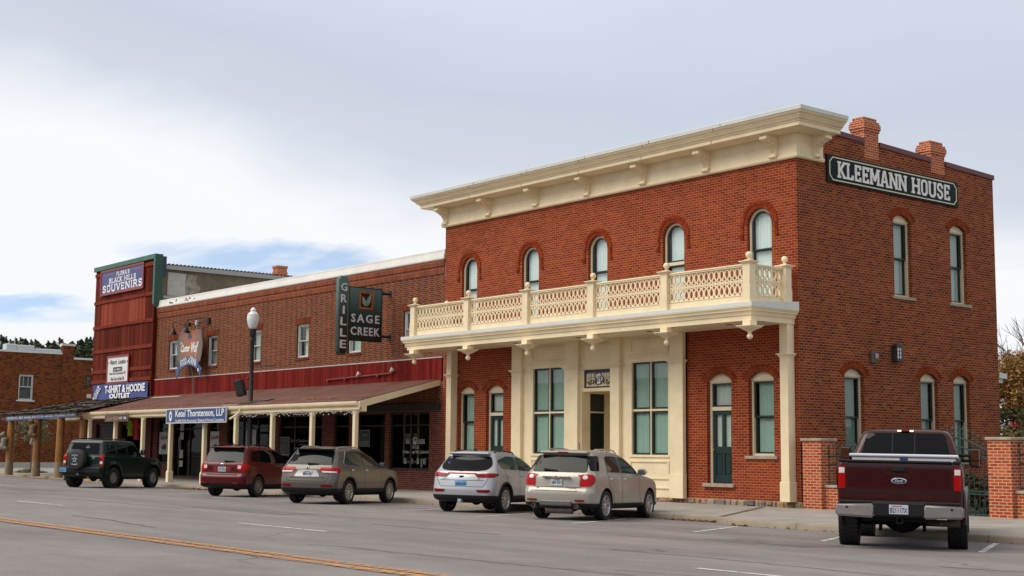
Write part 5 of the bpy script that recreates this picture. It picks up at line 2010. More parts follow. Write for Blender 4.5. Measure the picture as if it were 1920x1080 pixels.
# ================================================================ hanging and flat signs
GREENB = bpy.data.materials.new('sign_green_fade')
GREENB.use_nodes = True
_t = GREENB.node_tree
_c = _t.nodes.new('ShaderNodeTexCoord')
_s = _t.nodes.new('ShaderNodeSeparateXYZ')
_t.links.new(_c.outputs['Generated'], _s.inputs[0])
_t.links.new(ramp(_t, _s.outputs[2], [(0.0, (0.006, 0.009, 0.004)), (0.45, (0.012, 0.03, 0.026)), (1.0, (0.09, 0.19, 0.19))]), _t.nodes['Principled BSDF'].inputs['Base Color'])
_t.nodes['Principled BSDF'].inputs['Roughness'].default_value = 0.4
SX = -20.4
LET = pmat('sign_letters_pale', (0.60, 0.58, 0.60), 0.45)
GOLD = pmat('sign_gold_line', (0.28, 0.22, 0.08), 0.5)
from_px = lambda y: y
t = thing('projecting_sign', 'dark green projecting sign lettered GRILLE and SAGE CREEK with two leaves', 'sign', (SX, 0, 5.0))
T = face_right(SX, 0, 0)
mb = MB(T)
y0, y1 = -2.44, -1.97
o = [(y0, 5.22), (y0 + 0.07, 5.18), (y0 + 0.09, 5.10), (y1 - 0.09, 5.10), (y1 - 0.07, 5.18), (y1, 5.22), (y1, 8.03), (y1 - 0.07, 8.07), (y1 - 0.09, 8.15), (y0 + 0.09, 8.15), (y0 + 0.07, 8.07), (y0, 8.03)]
mb.prism(o, -0.09, 0.09)
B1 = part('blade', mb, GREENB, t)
mb = MB(T)
ring_frame(mb, inset_poly(o, 0.03), inset_poly(o, 0.045), -0.094, -0.09)
part('border', mb, GOLD, B1)
mb = MB(T)
for i, ch in enumerate('GRILLE'):
    w_ = 0.08 if ch == 'I' else 0.27
    text_mb(ch, w_, 0.315, T @ Matrix.Translation(((y0 + y1) / 2, -0.09, 7.72 - i * 0.44)), 0.025, 0.02, mb=mb)
part('lettering', mb, LET, B1)
mb = MB(T)
pa, pb = -1.955, -0.42
mb.box(pa, pb, -0.06, 0.06, 5.68, 7.78)
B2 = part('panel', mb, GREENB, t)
mb = MB(T)
o = [(pa, 5.68), (pb, 5.68), (pb, 7.78), (pa, 7.78)]
ring_frame(mb, o, inset_poly(o, 0.03), -0.075, 0.07)
mb.prism([(pa + .03, 5.78), (pb - .03, 5.78), (pb - .03, 5.79), (pa + .03, 5.79)], -0.063, -0.061)
part('frame', mb, pmat('sign_black_frame', (0.02, 0.022, 0.015), 0.4), B2)
mb = MB(T)
text_mb('SAGE', 1.3, 0.33, T @ Matrix.Translation(((pa + pb) / 2, -0.06, 6.56)), 0.025, 0.02, spacing=1.35, mb=mb)
text_mb('CREEK', 1.34, 0.33, T @ Matrix.Translation(((pa + pb) / 2, -0.06, 6.06)), 0.025, 0.02, spacing=1.2, mb=mb)
part('lettering', mb, LET, B2)
mb = MB(T)
ic = ((pa + pb) / 2 + 0.02, 7.28)
o = [(ic[0] - 0.33, ic[1] - 0.34), (ic[0] + 0.31, ic[1] - 0.36), (ic[0] + 0.34, ic[1] + 0.33), (ic[0] - 0.31, ic[1] + 0.35)]
ring_frame(mb, o, inset_poly(o, 0.075), -0.085, -0.06)
part('icon_frame', mb, pmat('copper_frame', (0.36, 0.10, 0.03), 0.4, var=0.4, vscale=6), B2)
mb = MB(T)
mb.prism(inset_poly(o, 0.07), -0.066, -0.06)
part('icon_panel', mb, BLACK, B2)
mb = MB(T)
for (dx, rot, ln) in ((-0.10, 0.35, 0.42), (0.09, -0.38, 0.56)):
    P = []
    for k in range(13):
        q = k / 12
        P.append((ln * q, 0.085 * math.sin(math.pi * q ** 0.8)))
    for k in range(11, 0, -1):
        q = k / 12
        P.append((ln * q, -0.075 * math.sin(math.pi * q ** 0.8)))
    cs, sn = math.cos(math.pi / 2 + rot), math.sin(math.pi / 2 + rot)
    mb.prism([(ic[0] + dx * 0.2 + p[0] * cs - p[1] * sn, ic[1] - 0.24 + p[0] * sn + p[1] * cs) for p in P], -0.08, -0.066)
part('leaf', mb, pmat('sage_leaf', (0.25, 0.33, 0.28), 0.5, var=0.4, vscale=5), B2)
mb = MB(T)
for z in (7.62, 5.92):
    mb.tube([(pb, 0, z), (-0.02, 0, z)], 0.04, 8)
    for k in range(6):
        mb.lathe([(0.05, -0.025), (0.065, 0), (0.05, 0.025)], (pb + 0.05 + 0.055 * k, 0, z), 8, 'x')
    mb.box(-0.03, -0.002, -0.1, 0.1, z - 0.12, z + 0.12)
mb.box(y1 - 0.01, pa + 0.01, -0.03, 0.03, 7.3, 7.5)
mb.box(y1 - 0.01, pa + 0.01, -0.03, 0.03, 5.9, 6.1)
part('bracket', mb, BLACK, t)

# shield sign with ribbon
t = thing('shield_sign', 'brown shield sign in white script over a blue ribbon reading FOOD and DRINK', 'sign', (-37.1, -0.45, 5.3))
T = face_front(-36.98, -0.42, 6.28)
out = [(-1.06, -0.62), (-1.20, -0.3), (-1.27, 0.05), (-1.24, 0.35), (-1.14, 0.62), (-1.08, 0.80), (-0.3, 0.80), (0.0, 0.86), (0.3, 0.80), (1.08, 0.80), (1.14, 0.62), (1.24, 0.35), (1.27, 0.05), (1.20, -0.3), (1.06, -0.62)]
mb = MB(T)
mb.prism(out, -0.03, 0.03)
B = part('shield', mb, pmat('shield_border', (0.52, 0.28, 0.17), 0.5), t)
m = bpy.data.materials.new('shield_face')
m.use_nodes = True
_t = m.node_tree
_c = _t.nodes.new('ShaderNodeTexCoord')
_g = _t.nodes.new('ShaderNodeSeparateXYZ')
_t.links.new(_c.outputs['Generated'], _g.inputs[0])
dx_ = mth(_t, 'ABSOLUTE', mth(_t, 'SUBTRACT', _g.outputs[0], 0.52))
_t.links.new(ramp(_t, dx_, [(0.05, (0.36, 0.13, 0.06)), (0.45, (0.13, 0.10, 0.08))]), _t.nodes['Principled BSDF'].inputs['Base Color'])
mb = MB(T)
mb.prism(inset_poly(out, 0.09), -0.036, -0.03)
part('face', mb, m, B)
mb = MB(T)
text_mb('The', 0.22, 0.12, T @ Matrix.Translation((-0.88, -0.036, 0.32)), 0.008, 0.0, italic=0.4, mb=mb)
text_mb('Custer', 1.0, 0.36, T @ Matrix.Translation((-0.42, -0.036, 0.06)), 0.008, 0.02, italic=0.45, mb=mb)
text_mb('Wolf', 0.78, 0.52, T @ Matrix.Translation((0.58, -0.036, 0.06)), 0.008, 0.02, italic=0.45, mb=mb)
mb.T = T
mb.tube([(0.95, -0.04, 0.34), (0.80, -0.04, -0.1), (0.70, -0.04, -0.4), (0.62, -0.04, -0.48)], 0.022, 5)
part('lettering', mb, WHITE, B)
mb = MB(T)
buf = [(-0.22, -0.02), (-0.2, 0.06), (-0.05, 0.12), (0.1, 0.14), (0.22, 0.1), (0.24, 0.0), (0.18, -0.08), (0.12, -0.04), (0.08, -0.1), (0.02, -0.04), (-0.12, -0.04), (-0.15, -0.12), (-0.2, -0.1)]
mb.prism([(p[0], p[1] + 0.58) for p in buf], -0.044, -0.036)
part('emblem', mb, pmat('emblem_blue', (0.07, 0.10, 0.26), 0.5), B)
mb = MB(T)
arcp = lambda r_, a: (math.sin(a) * r_, math.cos(a) * r_ - 2.6)
P = [arcp(2.25, -0.52 + 1.04 * k / 16) for k in range(17)] + [arcp(1.82, 0.52 - 1.04 * k / 16) for k in range(17)]
mb.prism(P, -0.075, -0.04)
for s_ in (-1, 1):
    a = arcp(2.12, 0.48 * s_)
    mb.prism([(a[0], a[1] - 0.02), (a[0] + s_ * 0.42, a[1] - 0.28), (a[0] + s_ * 0.30, a[1] - 0.42), (a[0] + s_ * 0.36, a[1] - 0.74), (a[0] + s_ * 0.02, a[1] - 0.42)][::s_], -0.06, -0.032)
part('ribbon', mb, pmat('ribbon_blue', (0.045, 0.085, 0.20), 0.5, var=0.3, vscale=2), t)
mb = MB(T)
text_mb('FOOD', 0.68, 0.36, T @ Matrix.Translation((0, -0.075, -0.58)), 0.012, 0.0, mb=mb, arc=2.1)
tmp = MB()
mb = MB()
text_mb('FOOD', 0.66, 0.34, T @ Matrix.Translation((-0.5, -0.075, -0.62)) @ Matrix.Rotation(R(-13), 4, 'Y'), 0.012, 0.0, mb=mb)
text_mb('and', 0.26, 0.2, T @ Matrix.Translation((0.02, -0.075, -0.56)) @ Matrix.Rotation(R(-30), 4, 'Y'), 0.012, 0.0, italic=0.3, mb=mb)
text_mb('DRINK', 0.72, 0.34, T @ Matrix.Translation((0.54, -0.075, -0.62)) @ Matrix.Rotation(R(14), 4, 'Y'), 0.012, 0.0, mb=mb)
mb.T = T
mb.box(1.02, 1.12, -0.08, -0.07, -1.12, -0.98)
part('ribbon_lettering', mb, WHITE, t)
mb = MB()
mb.tube([(-36.95, -0.38, 5.5), (-36.98, -0.2, 4.9), (-37.05, -0.15, 4.1)], 0.018, 6)
mb.tube([(-36.9, -0.38, 6.2), (-36.9, 0.0, 6.2)], 0.03, 6)
part('support_rod', mb, pmat('grey_rod', (0.22, 0.22, 0.22), 0.5), t)
t = thing('gooseneck_lamp', 'pair of black gooseneck lamps on one bracket above the brown shield sign', 'lamp', (-36.4, 0, 7.4))
mb = MB()
mb.tube([(-35.9, -0.05, 7.62), (-36.5, -0.3, 7.52), (-37.3, -0.4, 7.45)], 0.03, 6)
mb.tube([(-35.95, -0.05, 7.75), (-36.7, -0.5, 7.72), (-37.0, -0.6, 7.68), (-37.12, -0.65, 7.5), (-37.1, -0.65, 7.32)], 0.022, 6)
mb.tube([(-37.2, -0.4, 7.46), (-37.9, -0.55, 7.52), (-38.25, -0.62, 7.68), (-38.45, -0.65, 7.62), (-38.47, -0.65, 7.35)], 0.022, 6)
mb.box(-36.0, -35.75, -0.12, -0.001, 7.5, 7.75)
mb.box(-37.35, -37.2, -0.45, -0.3, 7.4, 7.58)
part('arm', mb, BLACK, t)
for (x, z) in ((-38.42, 7.22), (-37.02, 7.22)):
    mb = MB(Matrix.Translation((x, -0.64, z)) @ Matrix.Rotation(R(28), 4, 'Y'))
    mb.lathe([(0.03, 0.16), (0.05, 0.10), (0.09, 0.03), (0.19, -0.09), (0.20, -0.11), (0.05, -0.02)], (0, 0, 0), 12)
    part('shade', mb, BLACK, t, 40)
mb = MB()
mb.cbox(-36.62, -36.45, -0.4, -0.26, 7.42, 7.66, 0.02)
mb.tube([(-36.53, -0.33, 7.42), (-36.55, -0.36, 7.0)], 0.012, 5)
part('photocell', mb, pmat('pale_grey_cell', (0.45, 0.47, 0.5), 0.4), t)

# blue accountant's board and the small brown board on the porch edge
BLUE = pmat('sign_blue', (0.020, 0.050, 0.18), 0.4)
t = thing('porch_sign', 'blue board with white serif lettering Ketel Thorstenson, LLP on the porch edge', 'sign', (-29.45, -3.75, 2.6))
T = face_front(-29.45, -3.72, 2.885)
mb = MB(T)
mb.box(-2.78, 2.78, -0.02, 0.02, -0.30, 0.30)
part('board', mb, BLUE, t)
mb = MB(T)
o = [(-2.80, -0.32), (2.80, -0.32), (2.80, 0.32), (-2.80, 0.32)]
ring_frame(mb, o, inset_poly(o, 0.045), -0.028, 0.022)
part('border', mb, pmat('sign_pale_border', (0.5, 0.52, 0.56), 0.4), t)
mb = MB(T)


def serifs(mb, T, xs_, z0, z1, w_=0.08):
    mb.T = T
    for xx in xs_:
        for zz in (z0, z1):
            mb.box(xx - w_ / 2, xx + w_ / 2, -0.0275, -0.021, zz - 0.012, zz + 0.012)


text_mb('Ketel Thorstenson, LLP', 4.5, 0.34, T @ Matrix.Translation((0.35, -0.02, 0.08)), 0.006, 0.01, mb=mb)
text_mb('Certified Public Accountants / Business & Personal Consultants', 4.5, 0.11, T @ Matrix.Translation((0.35, -0.02, -0.2)), 0.006, 0.0, mb=mb)
mb.T = T
for k in range(10):
    a = 2 * math.pi * k / 10
    P = [(-2.38 + r_ * math.cos(a + d) * 0.62, r_ * math.sin(a + d)) for r_, d in ((0.09, -0.22), (0.22, -0.26), (0.235, 0.0), (0.22, 0.26), (0.09, 0.22))]
    mb.prism(P, -0.026, -0.02)
part('lettering', mb, WHITE, t)
t = thing('hanging_board', 'small brown board with pale lettering hanging from the left end of the porch', 'sign', (-37.65, -3.75, 2.75))
T = face_front(-37.65, -3.72, 2.88)
mb = MB(T)
mb.box(-1.35, 1.35, -0.015, 0.015, -0.16, 0.16)
part('board', mb, pmat('brown_board', (0.09, 0.05, 0.035), 0.6, var=0.25), t)
mb = MB(T)
text_mb('Custer Wolf', 1.3, 0.2, T @ Matrix.Translation((-0.45, -0.015, 0)), 0.006, 0.0, italic=0.3, mb=mb)
part('lettering', mb, pmat('tan_lettering', (0.35, 0.27, 0.2), 0.6), t)
mb = MB(T)
mb.box(0.28, 0.72, -0.022, -0.015, -0.1, 0.11)
mb.box(0.80, 1.2, -0.022, -0.015, -0.1, 0.11)
part('patch', mb, pmat('black_patch', (0.015, 0.015, 0.018), 0.6), t)
mb = MB(T)
text_mb('FOOD', 0.36, 0.12, T @ Matrix.Translation((0.5, -0.022, 0)), 0.004, 0.0, mb=mb)
text_mb('DRINK', 0.34, 0.12, T @ Matrix.Translation((1.0, -0.022, 0)), 0.004, 0.0, mb=mb)
part('patch_lettering', mb, WHITE, t)
mb = MB(T)
for xx in (-1.1, 1.1):
    mb.box(xx - 0.015, xx + 0.015, -0.004, 0.004, 0.16, 0.3)
part('hanger', mb, BLACK, t)
# ================================================================ souvenir shop with the tall boarded false front
SOUV = thing('souvenir_shop', 'tall red boarded false-front shop with green trim at the left end of the row', 'building', (-45.6, 0, 0))
FX0, FX1 = -49.42, -41.72
WOODR = island_mat('red_brown_boards', [(0, (0.075, 0.010, 0.005)), (0.4, (0.115, 0.016, 0.007)), (0.8, (0.145, 0.021, 0.009)), (1, (0.17, 0.030, 0.013))], 0.75, 0.55)
WOODP = island_mat('faded_red_boards', [(0, (0.21, 0.038, 0.020)), (0.5, (0.26, 0.05, 0.027)), (1, (0.31, 0.068, 0.038))], 0.8, 0.45)
WOODT = pmat('red_trim', (0.17, 0.026, 0.013), 0.7, spec=0.1, var=0.3, vscale=3)
GTRIM = pmat('green_trim', (0.045, 0.14, 0.105), 0.6, var=0.3, vscale=2)
GTRIMD = pmat('green_trim_dark', (0.012, 0.055, 0.036), 0.6, var=0.2, vscale=2)
rnd = random.Random(21)
mb = MB()
x = FX0
while x < FX1 - 0.02:
    x1 = min(x + 0.2, FX1)
    mb.box(x + 0.004, x1 - 0.004, -0.2 - rnd.random() * 0.012, 0.0, 3.2, 11.25)
    x = x1
FRONT = part('front_boards', mb, WOODR, SOUV)
mb = MB()
x = -48.45
while x < -42.75:
    x1 = min(x + 0.2, -42.72)
    mb.box(x + 0.004, x1 - 0.004, -0.225 - rnd.random() * 0.008, -0.213, 8.06, 9.36)
    x = x1
part('faded_panel', mb, WOODP, SOUV)
mb = MB()
for zz in (11.0, 9.44, 8.06, 6.74, 5.62, 5.06):
    mb.box(FX0, FX1, -0.26, -0.2, zz - 0.1, zz + 0.09)
mb.box(-48.48, -42.72, -0.29, -0.26, 9.36, 9.52)
mb.box(-48.48, -42.72, -0.29, -0.26, 7.99, 8.10)
part('batten', mb, WOODT, SOUV)
mb = MB()
mb.box(FX0 - 0.06, FX1 + 0.0, -0.33, 0.05, 11.22, 11.46)
mb.box(FX1 + 0.001, FX1 + 0.17, -0.32, -0.2, 8.85, 11.46)
part('green_trim', mb, GTRIM, SOUV)
mb = MB()
mb.box(FX1 + 0.171, FX1 + 0.20, -0.31, 0.10, 8.7, 11.45)
mb.box(FX1 + 0.05, FX1 + 0.17, -0.19, 0.09, 8.85, 11.40)
part('green_cheek', mb, GTRIMD, SOUV)
mb = MB()
mb.box(FX1 + 0.0, FX1 + 0.16, 0.11, 0.32, 10.3, 11.36)
part('navy_board', mb, pmat('navy', (0.02, 0.022, 0.06), 0.6), SOUV)
# body: stuccoed side wall, roof
stucco = pmat('stained_stucco', (0.145, 0.118, 0.082), 0.9, var=0.45, vscale=0.7, bump=0.3, bscale=10)
mb = MB()
mb.add([(-42.02, 0.0, 3), (-42.02, 16, 3), (-42.02, 16, 10.75), (-42.02, 0.0, 10.88)], [(0, 1, 2, 3)])
mb.add([(-49.4, 0.0, -0.1), (-49.4, 16, -0.1), (-49.4, 16, 10.75), (-49.4, 0.0, 10.88)], [(0, 1, 2, 3)])
part('side_wall', mb, stucco, SOUV)
mb = MB()
mb.prism([(0.62, 9.4), (1.65, 9.36), (1.60, 10.15), (1.68, 10.6), (0.62, 10.62)], -42.015, -42.0, 'yz')
part('pale_patch', mb, pmat('pale_stucco', (0.42, 0.40, 0.37), 0.9, var=0.12), SOUV)
mb = MB()
mb.prism([(1.65, 9.4), (2.3, 9.45), (2.5, 9.9), (2.2, 10.3), (2.35, 10.58), (1.75, 10.6), (1.6, 10.1)], -42.017, -42.008, 'yz')
part('worn_patch', mb, pmat('worn_stucco', (0.25, 0.22, 0.17), 0.9, var=0.5, vscale=4), SOUV)
mb = MB()
mb.add([(-41.75, 0.3, 10.98), (-41.75, 16, 10.86), (-49.6, 16, 11.0), (-49.6, 0.3, 11.1)], [(0, 1, 2, 3)])
for k in range(70):
    y = 0.35 + k * 0.22
    mb.lathe([(0.05, -0.2), (0.05, 0.05)], (-41.78, y, 11.0), 6, 'x')
part('roof', mb, pmat('dark_roof', (0.05, 0.048, 0.045), 0.8), SOUV)
mb = MB()
mb.box(-41.86, -41.74, 0.3, 16, 10.74, 10.95)
part('eave_gutter', mb, pmat('grey_gutter', (0.28, 0.28, 0.27), 0.5), SOUV)
mb = MB()
mb.box(-42.0, -41.9, 0.35, 8, 9.22, 9.36)
part('ledge', mb, pmat('grey_ledge', (0.35, 0.35, 0.33), 0.7), SOUV)
mb = MB()
wall_holes([(FX0, -0.1), (FX1, -0.1), (FX1, 3.2), (FX0, 3.2)], [[(-48.8, 0.3), (-46.2, 0.3), (-46.2, 2.8), (-48.8, 2.8)], [(-45.6, 0.1), (-42.4, 0.1), (-42.4, 2.8), (-45.6, 2.8)]], 0.3, face_front(0, -0.1, 0), mb=mb)
part('shop_wall', mb, BRK_SHOP, SOUV)
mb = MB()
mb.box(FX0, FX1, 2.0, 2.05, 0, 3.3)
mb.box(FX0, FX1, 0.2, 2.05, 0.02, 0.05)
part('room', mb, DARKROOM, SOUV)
mb = MB()
for a, b, c in ((-48.8, -46.2, 0.3), (-45.6, -42.4, 0.1)):
    o = [(a + .003, c + .003), (b - .003, c + .003), (b - .003, 2.797), (a + .003, 2.797)]
    ring_frame(mb, o, inset_poly(o, 0.08), 0.0, 0.1)
part('shop_window', mb, SHF, SOUV)
mb = MB()
mb.box(-48.7, -46.3, 0.05, 0.06, 0.4, 2.7)
for k in range(16):
    mb.box(-48.6, -46.4, 0.035, 0.05, 0.55 + k * 0.13, 0.56 + k * 0.13)
part('blind', mb, pmat('dark_blind', (0.03, 0.03, 0.027), 0.6), SOUV)

# signs on the false front
t = thing('shop_sign', 'blue sign reading FLORA\'S BLACK HILLS SOUVENIRS atop the boarded front', 'sign', (-45.75, -0.3, 9.8))
T = face_front(-45.74, -0.27, 10.48)
mb = MB(T)
o = [(-2.80, -0.70), (2.80, -0.70), (2.80, 0.70), (-2.80, 0.70)]
ring_frame(mb, o, inset_poly(o, 0.11), -0.05, 0.0)
part('frame', mb, pmat('sign_red', (0.25, 0.035, 0.03), 0.5), t)
mb = MB(T)
mb.box(-2.7, 2.7, -0.02, 0.0, -0.6, 0.6)
part('board', mb, pmat('sign_purple_blue', (0.055, 0.06, 0.19), 0.45), t)
mb = MB(T)
FZ = 0.006
slab_text("FLORA'S", 1.72, 0.22, T @ Matrix.Translation((0.15, -0.02, 0.37)), FZ, 0.2, mb=mb)
slab_text('BLACK HILLS', 3.5, 0.28, T @ Matrix.Translation((0.08, -0.02, 0.05)), FZ, 0.2, mb=mb)
slab_text('SOUVENIRS', 5.2, 0.38, T @ Matrix.Translation((0.05, -0.02, -0.34)), FZ, 0.22, mb=mb)
part('lettering', mb, WHITE, t)
mb = MB(T)
for sx_ in (-1, 1):
    mb.box(*sorted((sx_ * 1.05 + 0.12, sx_ * 2.45)), -0.024, -0.02, 0.42, 0.44)
    mb.box(*sorted((sx_ * 2.56, sx_ * 2.58)), -0.024, -0.02, -0.45, 0.38)
    mb.box(*sorted((sx_ * 1.7, sx_ * 1.76)), -0.024, -0.02, 0.40, 0.46)
mb.box(-2.5, 2.5, -0.024, -0.02, -0.575, -0.56)
part('pinstripe', mb, pmat('sign_pink_line', (0.45, 0.2, 0.2), 0.5), t)
t = thing('notice_sign', 'white sign with red frame headed Historic Location on the boarded front', 'sign', (-45.8, -0.3, 4.9))
T = face_front(-45.75, -0.28, 5.66)
mb = MB(T)
o = [(-1.42, -0.75), (1.42, -0.75), (1.42, 0.75), (-1.42, 0.75)]
ring_frame(mb, o, inset_poly(o, 0.1), -0.05, 0.0)
part('frame', mb, pmat('sign_red', (0.25, 0.035, 0.03), 0.5), t)
mb = MB(T)
mb.box(-1.33, 1.33, -0.02, 0.0, -0.66, 0.66)
part('board', mb, pmat('sign_white', (0.68, 0.68, 0.68), 0.5), t)
mb = MB(T)
text_mb('Historic  Location', 2.0, 0.26, T @ Matrix.Translation((0, -0.02, 0.40)), 0.006, 0.02, mb=mb)
mb.T = T
mb.prism(oct_poly(1.2, 0.24, 0.06), -0.026, -0.02)
for s_ in (-1, 1):
    mb.prism([(s_ * 1.2 + p[0] * 0.08, 0.36 + p[1] * 0.08) for p in ((-1, 0), (0, -0.4), (1, 0), (0, 1))], -0.026, -0.02)
mb.T = T
for (tx, zz, w_) in (('Historic Custer City Incorporated 1875', -0.23, 2.1), ('Oldest Town in the Black Hills', -0.50, 1.75)):
    text_mb(tx, w_, 0.2, T @ Matrix.Translation((0, -0.02, zz)), 0.006, 0.0, mb=mb)
PR = part('lettering', mb, pmat('black_print', (0.03, 0.03, 0.03), 0.6), t)
mb = MB(T)
text_mb('Lot 1 Block 1', 0.95, 0.12, T @ Matrix.Translation((0, -0.026, 0.0)), 0.004, 0.01, mb=mb)
part('reversed_lettering', mb, WHITE, t)
t = thing('banner', 'blue vinyl banner reading T-SHIRT & HOODIE OUTLET above the log porch', 'banner', (-45.4, -0.35, 4.05))
T = face_front(-45.42, -0.32, 4.49)
mb = MB(T)
vs = []
nx = 24
for i in range(nx + 1):
    x = -3.52 + 7.04 * i / nx
    for j, z in enumerate((-0.42, 0.0, 0.42)):
        vs.append((x, 0.012 * math.sin(i * 1.1 + j) + (0.02 if j == 1 else 0), z * (0.98 - 0.02 * math.cos(i * 0.5))))
mb.add(vs, [(i * 3 + k, i * 3 + 3 + k, i * 3 + 4 + k, i * 3 + 1 + k) for i in range(nx) for k in range(2)])
part('cloth', mb, pmat('banner_blue', (0.028, 0.05, 0.21), 0.45, var=0.15, vscale=2), t)
mb = MB(T)
text_mb('T-SHIRT & HOODIE', 5.1, 0.42, T @ Matrix.Translation((0.72, -0.02, 0.12)), 0.008, 0.035, mb=mb)
text_mb('OUTLET', 2.7, 0.26, T @ Matrix.Translation((0.15, -0.02, -0.25)), 0.008, 0.05, mb=mb)
part('lettering', mb, WHITE, t)
mb = MB(T)
for k in range(2):
    mb.prism([(-3.45 + 0.28 * k, -0.36 + 0.0 * k), (-3.2 + 0.28 * k, -0.36), (-2.55 + 0.2 * k, 0.34 - 0.12 * k), (-2.8 + 0.2 * k, 0.36 - 0.12 * k)], -0.022, -0.016)
part('slanted_stripe', mb, pmat('pale_blue_stripe', (0.55, 0.62, 0.72), 0.5), t)
mb = MB(T)
for k, tx in enumerate(('BLACK', 'HILLS')):
    text_mb(tx, 0.75, 0.16, T @ Matrix.Translation((-3.0 + 0.24 * k, -0.022, 0.0 - 0.08 * k)) @ Matrix.Rotation(R(-46), 4, 'Y'), 0.004, 0.01, mb=mb)
part('stripe_lettering', mb, BLUE, t)

# ================================================================ log porch with shake roof
LOGP = thing('log_porch', 'rustic log porch with weathered shake roof in front of the boarded shop', 'porch', (-47, -3.6, 0.05))
SHAKE = island_mat('weathered_shakes', [(0, (0.06, 0.05, 0.042)), (0.5, (0.15, 0.125, 0.10)), (1, (0.25, 0.22, 0.19))], 0.9, 0.6)
rnd = random.Random(31)
mb = MB()
LX0, LX1 = -52.2, -41.2
for row in range(10):
    q0 = row / 10
    x = LX0 - 0.4 * (1 - q0) + rnd.random() * 0.1
    while x < LX1:
        wd = rnd.uniform(0.12, 0.3)
        y0, y1 = -4.35 + 4.1 * q0, -4.35 + 4.1 * min(1, q0 + 0.16)
        za, zb = 3.20 + 0.86 * q0, 3.20 + 0.86 * min(1, q0 + 0.16)
        left_cut = -49.45 - (1 - q0) * 2.9
        if x > left_cut - 0.2:
            lf = rnd.uniform(0.03, 0.10)
            mb.add([(x, y0 - rnd.random() * 0.08, za + lf), (x + wd, y0 - rnd.random() * 0.08, za + lf + rnd.uniform(-0.02, 0.03)), (x + wd + rnd.uniform(-.05, .05), y1, zb + 0.03), (x, y1, zb + 0.03),
                    (x, y0, za + lf - 0.035), (x + wd, y0, za + lf - 0.035)], [(0, 1, 2, 3), (4, 5, 1, 0)])
        x += wd + 0.01
mb.add([(LX0 - 0.3, -4.3, 3.17), (LX1, -4.3, 3.17), (LX1, -0.25, 4.02), (-49.45, -0.25, 4.02)], [(0, 1, 2, 3)])
part('roof', mb, SHAKE, LOGP)
LOGM = pmat('varnished_log', (0.27, 0.115, 0.025), 0.5, var=0.35, vscale=1.3, bump=0.3, bscale=8)
LOGW = pmat('weathered_log', (0.24, 0.17, 0.10), 0.8, var=0.4, vscale=3, bump=0.3, bscale=12)
LP = [(-50.9, -4.0), (-46.95, -4.0), (-43.8, -4.0), (-53.2, -0.4), (-42.35, -3.4), (-44.6, -0.6)]
for i, (x, y) in enumerate(LP):
    zb = walk_z(x, y)
    mb, m2 = MB(), MB()
    m2.tube([(x - 0.03, y, zb - 0.03), (x - 0.02, y, zb + 0.75)], [0.23, 0.205], 14)
    mb.tube([(x - 0.02, y, zb + 0.75), (x, y, 1.9), (x + 0.02, y, 3.12)], [0.205, 0.195, 0.185], 14)
    P = part('log_post', mb, LOGM, LOGP, 40)
    part('weathered_foot', m2, LOGW, P, 40)
mb = MB()
mb.tube([(-52.3, -4.0, 3.05), (-41.4, -4.0, 3.10)], 0.1, 10)
mb.tube([(-52.2, -3.9, 3.05), (-53.3, -0.4, 3.05)], 0.1, 10)
mb.tube([(-53.3, -0.4, 3.05), (-49.4, -0.4, 3.05)], 0.1, 10)
part('log_beam', mb, LOGW, LOGP, 40)
t = thing('porch_board', 'long narrow blue board of white lettering along the log porch edge', 'sign', (-46.4, -4.2, 2.9))
T = Matrix.Translation((-46.32, -4.17, 3.06)) @ Matrix.Rotation(R(-0.6), 4, 'Y')
mb = MB(T)
mb.box(-4.98, 4.98, -0.015, 0.015, -0.12, 0.12)
part('board', mb, BLUE, t)
mb = MB(T)
text_mb('WESTERN HATS - BELTS - BUCKLES - SIOUX POTTERY - LEATHERS - OPAL JEWELRY - STATUES', 9.4, 0.16, T @ Matrix.Translation((-0.05, -0.015, 0)), 0.006, 0.025, mb=mb)
part('lettering', mb, pmat('pale_lettering', (0.72, 0.76, 0.82), 0.6), t)
# carved animals clinging to two posts
CARV = pmat('carved_wood_grey', (0.22, 0.19, 0.15), 0.8, var=0.4, vscale=5, bump=0.4, bscale=14)
CARVB = pmat('carved_wood_brown', (0.16, 0.09, 0.04), 0.8, var=0.4, vscale=5, bump=0.4, bscale=14)


def carving(x, y, z, s_, mat, label):
    """a bear climbing the post: one skin of overlapping body, head, limbs"""
    bm = bmesh.new()
    for (px, py, pz, rx, ry, rz_) in ((0, -0.06, 0, .24, .2, .36), (0, -0.12, -0.3, .27, .22, .26), (0.02, -0.16, 0.42, .17, .17, .17), (0.04, -0.32, 0.40, .08, .1, .07), (-0.1, -0.12, 0.57, .05, .04, .06), (0.13, -0.12, 0.57, .05, .04, .06),
                                     (-0.24, -0.02, 0.16, .09, .18, .1), (0.24, -0.02, 0.16, .09, .18, .1), (-0.24, -0.02, -0.42, .11, .18, .12), (0.24, -0.02, -0.42, .11, .18, .12)):
        bmesh.ops.create_uvsphere(bm, u_segments=12, v_segments=8, radius=1, matrix=Matrix.Translation((x + px * s_, y + py * s_, z + pz * s_)) @ Matrix.Diagonal((rx * s_, ry * s_, rz_ * s_, 1)))
    me = bpy.data.meshes.new('c')
    bm.to_mesh(me)
    bm.free()
    ob = link(bpy.data.objects.new('tmp', me))
    md = ob.modifiers.new('r', 'REMESH')
    md.mode = 'VOXEL'
    md.voxel_size = 0.035
    m2 = bpy.data.meshes.new_from_object(ob.evaluated_get(bpy.context.evaluated_depsgraph_get()))
    bpy.data.objects.remove(ob)
    mb = MB()
    mb.add([v.co.copy() for v in m2.vertices], [list(p.vertices) for p in m2.polygons])
    single('carved_bear', mb, mat, label, 'carving', (x, y, z), smooth=60)


